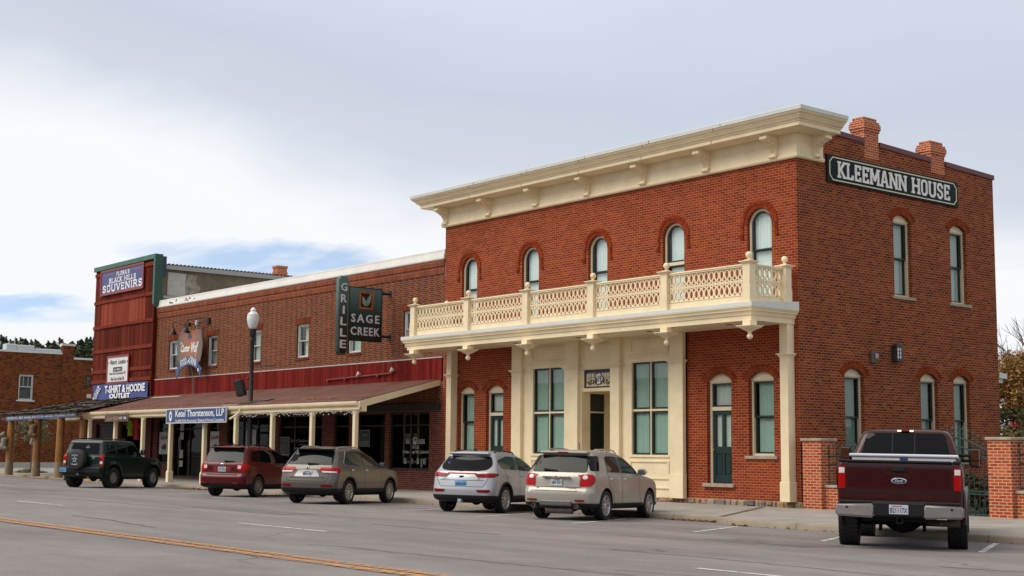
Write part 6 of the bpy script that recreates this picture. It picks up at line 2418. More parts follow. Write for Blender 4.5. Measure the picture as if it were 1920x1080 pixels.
carving(-50.95, -4.28, 1.78, 0.85, CARV, 'grey carved wooden bear clinging to the leftmost log post')
carving(-46.85, -4.25, 2.46, 0.85, CARVB, 'brown carved wooden bear high on the second log post')
carving(-47.25, -4.12, 1.85, 0.5, CARV, 'small pale carved cub on the left side of the second log post')
# clothes hanging at the shop front
SHIRTS = [(-41.0, (0.45, 0.012, 0.012), 1.0, 'bright red shirt hanging under the porch beside the log porch'), (-41.75, (0.32, 0.36, 0.015), 0.8, 'yellow-green shirt hanging left of the bright red one')]
for x, col, ln, lb in SHIRTS:
    mb = MB(Matrix.Translation((x, -1.2, 2.9)))
    P = [(-0.05, 0), (-0.22, -0.06), (-0.42, -0.38), (-0.30, -0.45), (-0.2, -0.28), (-0.22, -ln), (0.22, -ln), (0.2, -0.28), (0.30, -0.45), (0.42, -0.38), (0.22, -0.06), (0.05, 0)]
    mb.prism(P, -0.05, 0.05)
    single('hanging_shirt', mb, pmat('cloth_%d' % int(col[0] * 1000), col, 0.8, var=0.2, vscale=4), lb, 'shirt', (x, -1.2, 2.9))

# ================================================================ young tree in the pavement, and its tuft of grass
def leaf_cloud(mb, c, rad, n, size, rnd, flat=1.0, m=0):
    for i in range(n):
        while True:
            p = Vector((rnd.uniform(-1, 1), rnd.uniform(-1, 1), rnd.uniform(-1, 1)))
            if p.length < 1:
                break
        p = Vector(c) + Vector((p.x * rad[0], p.y * rad[1], p.z * rad[2]))
        u = Vector((rnd.gauss(0, 1), rnd.gauss(0, 1), rnd.gauss(0, 0.6))).normalized()
        v = u.cross(Vector((rnd.gauss(0, 1), rnd.gauss(0, 1), rnd.gauss(0, 1)))).normalized()
        s_ = size * rnd.uniform(0.6, 1.4)
        mb.add([p - u * s_, p + v * s_ * 0.5, p + u * s_, p - v * s_ * 0.5], [(0, 1, 2, 3)], m)


def leafmat(name, a, b, trans=0.25):
    if name in MATS:
        return MATS[name]
    m = bpy.data.materials.new(name)
    m.use_nodes = True
    t = m.node_tree
    bs = t.nodes['Principled BSDF']
    g = t.nodes.new('ShaderNodeNewGeometry')
    t.links.new(ramp(t, g.outputs['Random Per Island'], [(0, a), (1, b)]), bs.inputs['Base Color'])
    bs.inputs['Roughness'].default_value = 0.6
    bs.inputs['Transmission Weight'].default_value = 0.0
    bs.inputs['Specular IOR Level'].default_value = 0.3
    MATS[name] = m
    return m


rnd = random.Random(41)
tx_, ty_ = -54.2, -1.6
t = thing('young_tree', 'young street tree with sparse grey-green leaves between the log posts', 'tree', (tx_, ty_, 0.05))
mb = MB()
mb.tube([(tx_, ty_, 0.05), (tx_ + 0.05, ty_, 1.2), (tx_, ty_, 1.9), (tx_ - 0.05, ty_, 2.9)], [0.06, 0.05, 0.04, 0.015], 8)
for k in range(14):
    a = k * 2.4
    z = 1.45 + 0.09 * k
    l_ = 1.25 - 0.045 * k
    mb.tube([(tx_, ty_, z), (tx_ + math.cos(a) * l_ * 0.5, ty_ + math.sin(a) * l_ * 0.5, z + 0.3), (tx_ + math.cos(a) * l_, ty_ + math.sin(a) * l_, z + 0.55)], [0.02, 0.014, 0.005], 5)
part('trunk', mb, pmat('bark_grey', (0.10, 0.085, 0.07), 0.9), t)
mb = MB()
for k in range(34):
    a, rr = rnd.random() * 6.28, rnd.uniform(0.2, 1.25)
    leaf_cloud(mb, (tx_ + rr * math.cos(a), ty_ + rr * math.sin(a), 2.2 + rnd.uniform(-0.55, 0.75)), (0.3, 0.3, 0.22), 40, 0.06, rnd)
part('crown', mb, leafmat('leaf_grey_green', (0.075, 0.085, 0.04), (0.20, 0.19, 0.10)), t, fixn=False)
mb = MB()
for i in range(900):
    a, rr = rnd.random() * 6.28, rnd.random() ** 0.5 * 0.9
    x, y = tx_ + rr * math.cos(a) * 1.3, ty_ + rr * math.sin(a)
    h = rnd.uniform(0.12, 0.42) * (1.1 - rr)+0.03
    d = Vector((rnd.gauss(0, 0.08), rnd.gauss(0, 0.08), h))
    w_ = Vector((math.cos(a + 1.5), math.sin(a + 1.5), 0)) * 0.015
    b = Vector((x, y, 0.05))
    mb.add([b - w_, b + w_, b + d], [(0, 1, 2)])
single('grass_tuft', mb, leafmat('grass_dry_green', (0.05, 0.06, 0.015), (0.13, 0.12, 0.04)), 'tuft of rough grass round the foot of the young tree', 'grass', kind='stuff', fixn=False)

# ================================================================ brick building across the side lot
FAR = thing('corner_building', 'orange-brown brick building with white coping behind the log porch', 'building', (-74, 0, 0))
T = face_right(-74.0, 0, 0)
hol = [[(4.46, 4.82), (5.50, 4.82), (5.50, 6.64), (4.46, 6.64)]]
mb = MB()
wall_holes([(-6, -0.1), (8.38, -0.1), (8.38, 8.22), (-6, 8.22)], hol, 0.15, T, mb=mb)
wall_holes([(8.38, -0.1), (20, -0.1), (20, 7.90), (8.38, 7.90)], [[(9.42, 5.95), (9.85, 5.95), (9.85, 6.75), (9.42, 6.75)]], 0.15, T, mb=mb)
mb.add([(-74, -6, -0.1), (-86, -6, -0.1), (-86, -6, 8.2), (-74, -6, 8.2)], [(0, 1, 2, 3)])
part('wall', mb, BRK_LEFT, FAR)
mb = MB()
mb.box(-74.2, -73.92, 7.52, 8.36, -0.1, 8.86)
part('pilaster', mb, BRK_LEFT, FAR)
mb = MB()
mb.box(-74.3, -73.94, -6, 7.72, 8.22, 8.36)
mb.box(-74.3, -73.94, 8.37, 20, 7.90, 8.04)
part('coping', mb, FLASH, FAR)
mb = MB()
mb.box(-74.3, -73.84, 7.44, 8.44, 8.862, 9.02)
part('pilaster_cap', mb, pmat('cream_cap', (0.6, 0.55, 0.45), 0.7), FAR)
mb = MB()
mb.add([(-74.3, -6, 8.0), (-90, -6, 8.0), (-90, 20, 7.9), (-74.3, 20, 7.9)], [(0, 1, 2, 3)])
part('roof', mb, FLASH, FAR)
mb = MB()
for x0, y0, w_, h_ in ((-77, 4.2, 0.8, 0.55), (-77, 5.0, 1.3, 0.5), (-77, 6.3, 2.0, 0.3)):
    mb.cbox(x0, x0 + 0.8, y0, y0 + w_, 8.0, 8.42 + h_, 0.06)
mb.tube([(-76.5, 4.9, 8.3), (-76.5, 4.9, 9.5)], 0.03, 5)
part('roof_unit', mb, pmat('galvanised', (0.42, 0.45, 0.48), 0.4), FAR)
mb = MB()
mb.box(-74.0, -73.9, -6, 20, -0.1, 0.42)
part('plinth', mb, pmat('pale_plinth', (0.42, 0.40, 0.35), 0.8, var=0.15), FAR)
mb = MB()
mb.box(-73.999, -73.94, -6, 9.6, 3.96, 4.03)
mb.tube([(-73.9, 8.0, 4.0), (-73.9, 8.3, 4.0)], 0.07, 8)
part('conduit', mb, pmat('brown_conduit', (0.20, 0.10, 0.06), 0.7), FAR)
mb = MB()
mb.box(-74.0, -73.995, 1.4, 3.3, 1.2, 2.9)
part('painted_patch', mb, pmat('orange_patch', (0.32, 0.085, 0.03), 0.8, var=0.2), FAR)
Wn = make_window(FAR, face_right(-74.0, 4.98, 0), 1.04, 4.82, 6.64, 'rect', rail=0.52, sill=True, curtain=pmat('grey_blind', (0.10, 0.10, 0.11), 0.9), cur=(0, 1, 0, 1), frame_mat=ALU, sash_mat=ALU, recess=0.04, fw=0.07, sw=0.05, sill_mat=FLASH)
mb = MB(face_right(-74.0, 4.98, 0))
for xx in (-0.17, 0.17):
    mb.box(xx - 0.012, xx + 0.012, 0.08, 0.1, 5.75, 6.5)
part('muntin', mb, ALU, Wn)
make_window(FAR, face_right(-74.0, 9.635, 0), 0.43, 5.95, 6.75, 'rect', rail=0.5, sill=False, curtain=None, frame_mat=SHF, sash_mat=SHF, recess=0.04, fw=0.05, sw=0.03)
mb = MB()
mb.cbox(-73.99, -73.7, 4.7 + 0.0, 5.3, 3.55, 3.9, 0.03)
mb.v = [v + Vector((0, 1.3, -0.35)) for v in mb.v]
part('vent', mb, pmat('dark_vent', (0.05, 0.045, 0.04), 0.6), FAR)
for (yy, zz, w_, h_) in ((9.75, 7.0, 0.16, 0.32), (9.45, 5.1, 0.4, 0.3)):
    mb = MB()
    mb.cbox(-73.99, -73.8, yy, yy + w_, zz, zz + h_, 0.02)
    part('meter_box', mb, pmat('cream_box', (0.55, 0.5, 0.42), 0.6), FAR)

# ================================================================ wooded hill far behind
mb = MB()
vs = []
hx = [-520 + i * 20 for i in range(41)]
for i, x in enumerate(hx):
    for j in range(7):
        y = 60 + j * 45
        q = math.exp(-((y - 210) / 85.0) ** 2)
        zz = -0.74 + q * (17 + 4 * math.sin(x * 0.021) + 2 * math.sin(x * 0.06)) * (1 if x < -200 else max(0.0, 1 - (x + 200) / 60))
        vs.append((x, y, zz))
mb.add(vs, [(i * 7 + j, (i + 1) * 7 + j, (i + 1) * 7 + j + 1, i * 7 + j + 1) for i in range(40) for j in range(6)])
single('hill', mb, pmat('hill_forest_floor', (0.03, 0.04, 0.018), 0.95, var=0.4, vscale=0.1), kind='structure', smooth=60)
PINE = [leafmat('pine_needles', (0.014, 0.026, 0.012), (0.060, 0.085, 0.034)), leafmat('pine_needles_pale', (0.024, 0.036, 0.016), (0.080, 0.10, 0.042))]
BARKP = pmat('pine_bark', (0.06, 0.04, 0.03), 0.9)


def pine(seed, h):
    rnd = random.Random(seed)
    t = thing('pine_tree', 'dark pine on the hill behind the orange-brown building', 'tree', (0, 0, -20 - seed), 0, 'pines on the hill')
    mb = MB()
    mb.tube([(0, 0, -1), (0.1, 0, h * 0.5), (0, 0, h * 0.97)], [0.25, 0.17, 0.03], 6)
    part('trunk', mb, BARKP, t, local=True)
    mb = MB()
    n = 26
    for k in range(n):
        q = k / (n - 1)
        z = h * (0.22 + 0.77 * q)
        rr = h * 0.21 * (1 - q) ** 0.62 * rnd.uniform(0.6, 1.15) + 0.25
        for j in range(5 if q < 0.8 else 3):
            a = rnd.random() * 6.28
            d = rr * rnd.uniform(0.35, 0.95)
            leaf_cloud(mb, (d * math.cos(a), d * math.sin(a), z + rnd.uniform(-0.3, 0.3)), (rr * 0.42, rr * 0.42, 0.42), 16, 0.26, rnd)
    part('crown', mb, PINE[seed % 2], t, local=True, fixn=False)
    return t


rnd = random.Random(77)
protos = [pine(1, 11.5), pine(2, 9.5), pine(3, 13.0)]


def hill_z(x, y):
    q = math.exp(-((y - 210) / 85.0) ** 2)
    return -0.74 + q * (17 + 4 * math.sin(x * 0.021) + 2 * math.sin(x * 0.06))


# trees stand on the ridge where the lot gap looks through to it; spots by bearing from the lot
npl = 0
for (px_, top, k) in ((3, 633, 0), (10, 636, 1), (20, 641, 0), (31, 638, 2), (39, 636, 0), (50, 640, 1), (58, 641, 0), (66, 640, 2), (74, 646, 0), (82, 652, 1), (92, 643, 1), (100, 645, 0), (108, 650, 1), (112, 637, 2),
                      (120, 650, 1), (128, 650, 0), (138, 645, 1), (147, 644, 0), (155, 641, 1), (162, 638, 0), (169, 635, 2), (176, 637, 0), (15, 650, 1), (45, 652, 1), (145, 655, 2), (160, 655, 1)):
    ang = math.atan2(px_ - 960, 2598.09)
    d = cf * 1.0 + cr * ((px_ - 960) / 2598.09) - cu_ * ((top - 540) / 2598.09)
    dist = 250 + (npl * 37) % 50
    P = CAM + d * dist
    o = protos[k] if npl in (0, 1, 3) and not protos[k].get('used') else None
    if o is None:
        o = copy_tree(protos[k])
        if 'used' in o:
            del o['used']
    else:
        protos[k]['used'] = 1
    hh = (11.5, 9.5, 13.0)[k]
    sc = rnd.uniform(0.85, 1.2)
    o.location = (P.x, P.y, P.z - hh * sc)
    o.scale = (sc * rnd.uniform(1.0, 1.4),) * 2 + (sc,)
    o.rotation_euler = (0, 0, rnd.random() * 6.28)
    npl += 1
for o in protos:
    if 'used' in o:
        del o['used']
# ================================================================ brick piers, low walls and the iron gate at the right
def pier(name, label, x0, x1, y0, y1, top):
    t = thing(name, label, 'pier', ((x0 + x1) / 2, (y0 + y1) / 2, -0.05))
    mb = MB()
    mb.box(x0, x1, y0, y1, -0.15, top)
    part('shaft', mb, BRK_PIER, t)
    mb = MB()
    mb.cbox(x0 - 0.045, x1 + 0.045, y0 - 0.045, y1 + 0.045, top + 0.001, top + 0.075, 0.012)
    part('cap', mb, STONE, t)


pier('brick_pier', 'orange brick gate pier with stone cap against the corner of the red house', 0.17, 0.80, -0.13, 0.5, 1.84)
pier('brick_pier', 'orange brick gate pier with stone cap right of the maroon pickup', 5.86, 6.49, -0.13, 0.5, 1.86)


def low_wall(label, x0, x1):
    t = thing('low_wall', label, 'wall', ((x0 + x1) / 2, 0.2, -0.05))
    mb = MB()
    mb.box(x0, x1, 0.02, 0.36, -0.15, 0.58)
    part('brickwork', mb, BRK_PIER, t)
    mb = MB()
    mb.cbox(x0, x1, -0.02, 0.40, 0.581, 0.655, 0.012)
    part('cap', mb, STONE, t)
    return t


low_wall('low orange brick wall between the corner pier and the iron gate', 0.805, 3.1)
low_wall('low orange brick wall at the right edge, beyond the right gate pier', 6.495, 12.0)
IRON = pmat('green_iron', (0.014, 0.05, 0.042), 0.45)


def railing_panel(label, x0, x1, zb, arch, nm='iron_fence', cat='fence'):
    t = thing(nm, label, cat, ((x0 + x1) / 2, 0.2, zb))
    mb = MB()
    y = 0.2
    n = int((x1 - x0) / 0.14)

    def ztop(x):
        q = (x - x0) / (x1 - x0)
        return arch(q)
    for i in range(n + 1):
        x = x0 + (x1 - x0) * i / n
        z1 = ztop(x)
        mb.tube([(x, y, zb), (x, y, z1 + 0.22)], 0.011, 5)
        mb.lathe([(0.012, 0), (0.028, 0.03), (0.016, 0.07), (0.0, 0.14)], (x, y, z1 + 0.2), 6)
        mb.lathe([(0.012, -0.03), (0.026, 0.0), (0.012, 0.03)], (x, y, z1 + 0.1), 6)
    part('bar', mb, IRON, t)['kind'] = 'stuff'
    mb = MB()
    for dz_ in (0, -0.22):
        mb.tube([(x0 + (x1 - x0) * k / 24, y, arch(k / 24) + dz_) for k in range(25)], 0.024, 6)
    mb.tube([(x0, y, zb + 0.05), (x1, y, zb + 0.05)], 0.02, 5)
    if nm == 'iron_gate':
        mb.tube([(x0, y, zb + 0.55), (x1, y, zb + 0.55)], 0.02, 5)
        mb.tube([(x0, y, zb + 0.62), (x1, y, zb + 0.62)], 0.02, 5)
    part('rail', mb, IRON, t)
    if nm == 'iron_gate':
        mb = MB()
        k = int((x1 - x0) / 0.2)
        for i in range(k):
            cx_ = x0 + (i + 0.5) * (x1 - x0) / k
            for s_ in (-1, 1):
                mb.tube([(cx_ + s_ * (0.015 + 0.07 * math.sin(q * 0.45)) * (1 - q / 14), y, zb + 0.07 + 0.035 * q + 0.03 * math.sin(q)) for q in range(12)], 0.009, 5)
        part('scroll', mb, IRON, t)['kind'] = 'stuff'
    return t


railing_panel('green iron railing on the low wall behind the pickup, left of the gate', 0.82, 3.05, 0.66, lambda q: 1.42 + 0.18 * q)
railing_panel('green iron double gate with arched top rail beside the right pier', 3.12, 5.84, -0.02, lambda q: 1.52 + 0.40 * math.exp(-((q - 0.62) / 0.26) ** 2), 'iron_gate', 'gate')
railing_panel('green iron railing at the right edge beyond the right gate pier', 6.52, 12.0, 0.66, lambda q: 1.42 + 0.1 * math.cos(q * 9))

# ---- garden behind the gate
rnd = random.Random(55)
mb = MB()
mb.add([(0.1, 0.45, 0.0), (14, 0.45, 0.0), (14, 30, 0.1), (-4, 30, 0.1), (-4, 10.2, 0.1), (0.1, 10.2, 0.1)], [(0, 1, 2, 3, 4, 5)])
single('garden', mb, pmat('garden_soil', (0.05, 0.04, 0.025), 0.95, var=0.5, vscale=3), kind='structure')
HED = leafmat('hedge_leaf', (0.010, 0.016, 0.006), (0.05, 0.05, 0.02))
BROWNL = leafmat('brown_leaf', (0.03, 0.018, 0.008), (0.10, 0.06, 0.025))


def shrub(label, x, y, rx, ry, h, n, mat, size=0.07, stems=10):
    t = thing('shrub', label, 'shrub', (x, y, 0.0))
    mb = MB()
    for i in range(stems):
        a = rnd.random() * 6.28
        mb.tube([(x + 0.1 * math.cos(a), y + 0.1 * math.sin(a), 0), (x + rx * 0.4 * math.cos(a), y + ry * 0.4 * math.sin(a), h * 0.5), (x + rx * 0.8 * math.cos(a), y + ry * 0.8 * math.sin(a), h * rnd.uniform(0.7, 1))], [0.025, 0.018, 0.006], 5)
    part('stem', mb, pmat('bark_brown', (0.07, 0.05, 0.035), 0.9), t)
    mb = MB()
    for i in range(int(n / 30)):
        a, q = rnd.random() * 6.28, rnd.random() ** 0.5
        leaf_cloud(mb, (x + rx * q * math.cos(a), y + ry * q * math.sin(a), h * rnd.uniform(0.15, 0.95)), (0.25, 0.25, 0.22), 30, size, rnd)
    part('foliage', mb, mat, t, fixn=False)


shrub('low dark shrub seen through the iron gate, by the left leaf', 3.6, 1.6, 1.0, 0.6, 1.0, 1500, HED)
shrub('low brownish shrub seen through the iron gate, by the right pier', 5.3, 1.7, 1.0, 0.6, 1.05, 1500, BROWNL)
shrub('tall dark shrub against the brick side wall behind the railing', 1.8, 1.9, 0.8, 0.6, 1.2, 1300, HED)
shrub('bushy olive shrub at the back corner of the brick house, above the right gate pier', -1.2, 12.6, 1.2, 0.9, 3.2, 4200, leafmat('olive_leaf', (0.06, 0.056, 0.016), (0.20, 0.165, 0.055)), 0.075, 22)
shrub('olive and yellow shrub at the right edge behind the pier', 2.9, 6.6, 1.0, 0.8, 2.3, 3000, leafmat('olive_leaf', (0.06, 0.056, 0.016), (0.20, 0.165, 0.055)), 0.07, 22)


def bare_tree(label, x, y, h, seed, leaves, lm, zmax=1.0, spread=0.34):
    rnd = random.Random(seed)
    t = thing('autumn_tree', label, 'tree', (x, y, 0.0))
    mb = MB()
    tips = []

    def grow(p, d, ln, r_, lev):
        pts = [p]
        q = p.copy()
        for k in range(4):
            d = (d + Vector((rnd.gauss(0, 0.10), rnd.gauss(0, 0.10), rnd.gauss(0.03, 0.05)))).normalized()
            q = q + d * ln / 4
            pts.append(q.copy())
        mb.tube(pts, [r_ * (1 - 0.13 * k) for k in range(5)], 6 if lev < 2 else 4, cap=False)
        if lev >= 4:
            tips.append(pts)
            return
        for k in range(rnd.choice((3, 4)) if lev else 7):
            base = pts[rnd.choice((2, 3, 4)) if lev else rnd.choice((1, 2, 3, 4))]
            a = rnd.random() * 6.28
            nd_ = (d + Vector((math.cos(a), math.sin(a), rnd.uniform(-0.1, 0.4))) * (0.6 if lev else 0.7)).normalized()
            grow(base, nd_, ln * rnd.uniform(0.5, 0.72), r_ * 0.55, lev + 1)
        grow(pts[-1], d, ln * 0.62, r_ * 0.6, lev + 1)
    grow(Vector((x, y, 0)), Vector((0, 0, 1)), h * 0.42, h * 0.014, 0)
    part('trunk', mb, pmat('bark_pale', (0.17, 0.14, 0.12), 0.9), t, fixn=False)
    if leaves:
        mb = MB()
        for pts in tips:
            for p in pts[1:]:
                if p.z < h * zmax and rnd.random() < leaves:
                    leaf_cloud(mb, p, (0.3, 0.3, 0.27), 11, 0.068, rnd)
        part('crown', mb, lm, t, fixn=False)


ORL = leafmat('autumn_leaf', (0.16, 0.075, 0.018), (0.42, 0.24, 0.07))
bare_tree('tall bare-topped autumn tree with orange lower leaves, behind the back corner of the house', -4.9, 20.0, 7.4, 3, 0.8, ORL, 0.75)
bare_tree('second orange autumn tree half hidden at the right edge', -2.6, 18.0, 6.2, 9, 0.9, ORL, 0.85)
bare_tree('third autumn tree farther back at the right edge', -13.2, 36, 9.5, 14, 0.6, ORL, 0.7)
# a white shed with a red roof edge glimpsed through the shrubs
t = thing('white_shed', 'white shed with red roof edge glimpsed through the shrubs at the right edge', 'shed', (-8, 30, 0))
mb = MB()
mb.box(-12, -4, 30, 33, -0.1, 2.85)
part('wall', mb, pmat('shed_white', (0.6, 0.6, 0.6), 0.7, var=0.08), t)
mb = MB()
mb.prism([(29.7, 2.86), (33.3, 2.86), (33.3, 2.96), (31.5, 3.4), (29.7, 2.96)], -12.3, -3.7, 'yz')
part('roof', mb, pmat('shed_grey_roof', (0.25, 0.25, 0.26), 0.6), t)
mb = MB()
mb.box(-11.6, -9.8, 29.66, 29.69, 2.8, 3.2)
part('red_board', mb, pmat('shed_red', (0.35, 0.02, 0.02), 0.5), t)

# ================================================================ unseen buildings added behind the camera for glass and car paint to reflect
t = thing('reflection_store', 'long plain brick store across the street, behind the viewer', 'building', (-20, -50, 0))
mb = MB()
mb.box(-120, 18, -62, -50, -0.7, 7.6)
part('wall', mb, BRK_BROWN, t)
mb = MB()
mb.box(-119, 17, -50.05, -49.9, 0.3, 3.0)
part('shop_window', mb, pmat('dark_glass', (0.02, 0.025, 0.02), 0.08), t)
mb = MB()
mb.box(-120.1, 18.1, -52.2, -48.4, 3.3, 3.5)
part('awning', mb, pmat('maroon_metal', (0.10, 0.012, 0.014), 0.45), t)
t = thing('reflection_hall', 'tall grey hall across the street, behind the viewer', 'building', (45, -50, 0))  # second unseen block, added only to be mirrored
mb = MB()
mb.box(24, 80, -64, -50, -0.7, 9.5)
part('wall', mb, BRK_SIDE, t)
mb = MB()
mb.box(23.6, 80.4, -64.4, -49.6, 9.5, 9.8)
part('coping', mb, STONE, t)
# ================================================================ parked vehicles
def pchip(xs, ys, q):
    xs, ys = np.asarray(xs, float), np.asarray(ys, float)
    h = np.diff(xs)
    d = np.diff(ys) / h
    m = np.zeros(len(xs))
    for i in range(1, len(xs) - 1):
        if d[i - 1] * d[i] > 0:
            w1, w2 = 2 * h[i] + h[i - 1], h[i] + 2 * h[i - 1]
            m[i] = (w1 + w2) / (w1 / d[i - 1] + w2 / d[i])
    m[0], m[-1] = d[0], d[-1]
    i = np.clip(np.searchsorted(xs, q) - 1, 0, len(h) - 1)
    t = (q - xs[i]) / h[i]
    return (ys[i] * (1 + 2 * t) * (1 - t) ** 2 + m[i] * h[i] * t * (1 - t) ** 2 + ys[i + 1] * t * t * (3 - 2 * t) + m[i + 1] * h[i] * t * t * (t - 1))


def paint(name, col, metal=0.35, rough=0.32):
    m = pmat(name, col, rough, metal, 0.3, coat=0.3)
    return m


CGLASS = pmat('car_glass', (0.004, 0.005, 0.007), 0.03, 0.0, 0.17)
CGLASS2 = pmat('car_glass_clear', (0.022, 0.032, 0.029), 0.03, 0.0, 0.4)
PLASTIC = pmat('black_plastic', (0.008, 0.008, 0.0085), 0.55, spec=0.3, var=0.2, vscale=4)
RUBBER = pmat('tyre_rubber', (0.008, 0.008, 0.008), 0.8, bump=0.2, bscale=30)
ALLOY = pmat('alloy', (0.46, 0.46, 0.47), 0.28, 0.85)
ALLOYD = pmat('alloy_grey', (0.30, 0.29, 0.28), 0.4, 0.7)
CHROME = pmat('chrome', (0.75, 0.76, 0.78), 0.08, 1.0)
REDL = pmat('red_lens', (0.36, 0.004, 0.005), 0.2, 0.0, 0.25)
REDD = pmat('dark_red_lens', (0.17, 0.003, 0.004), 0.2, 0.0, 0.25)
WHITEL = pmat('clear_lens', (0.62, 0.62, 0.63), 0.1, 0.0, 0.6)
DARKU = pmat('underbody', (0.005, 0.0045, 0.004), 0.9)
STEEL = pmat('exhaust_steel', (0.22, 0.20, 0.18), 0.45, 0.8, var=0.3)
PLATE_W = pmat('plate_white', (0.50, 0.53, 0.58), 0.4)
PLATE_B = pmat('plate_blue', (0.16, 0.36, 0.60), 0.4, var=0.35, vscale=9)
PLATE_T = pmat('plate_print', (0.03, 0.04, 0.10), 0.5)
SEAM = pmat('panel_gap', (0.006, 0.006, 0.006), 0.8)


def half_ring(p):
    z, yr, yf, hw, cr_, cf_, crown, crf = p
    pts = []
    for i in range(8):
        x = (hw - cr_) * i / 8
        pts.append((x, yr + crown * (x / hw) ** 2))
    y0 = yr + crown * ((hw - cr_) / hw) ** 2
    for i in range(8):
        t = math.pi / 2 * i / 8
        pts.append((hw - cr_ + cr_ * math.sin(t), y0 + cr_ * (1 - math.cos(t))))
    ya, yb = y0 + cr_, yf - crf - cf_
    for i in range(27):
        q = i / 26
        pts.append((hw - 0.012 * (2 * q - 1) ** 2, ya + (yb - ya) * q))
    for i in range(1, 8):
        t = math.pi / 2 * i / 8
        pts.append((hw - 0.012 - cf_ * 0.9 + cf_ * 0.9 * math.cos(t), yb + cf_ * math.sin(t)))
    for i in range(8):
        x = (hw - cf_) * (1 - i / 8)
        pts.append((x, yf - crf * (x / hw) ** 2))
    pts.append((0, yf))
    return pts


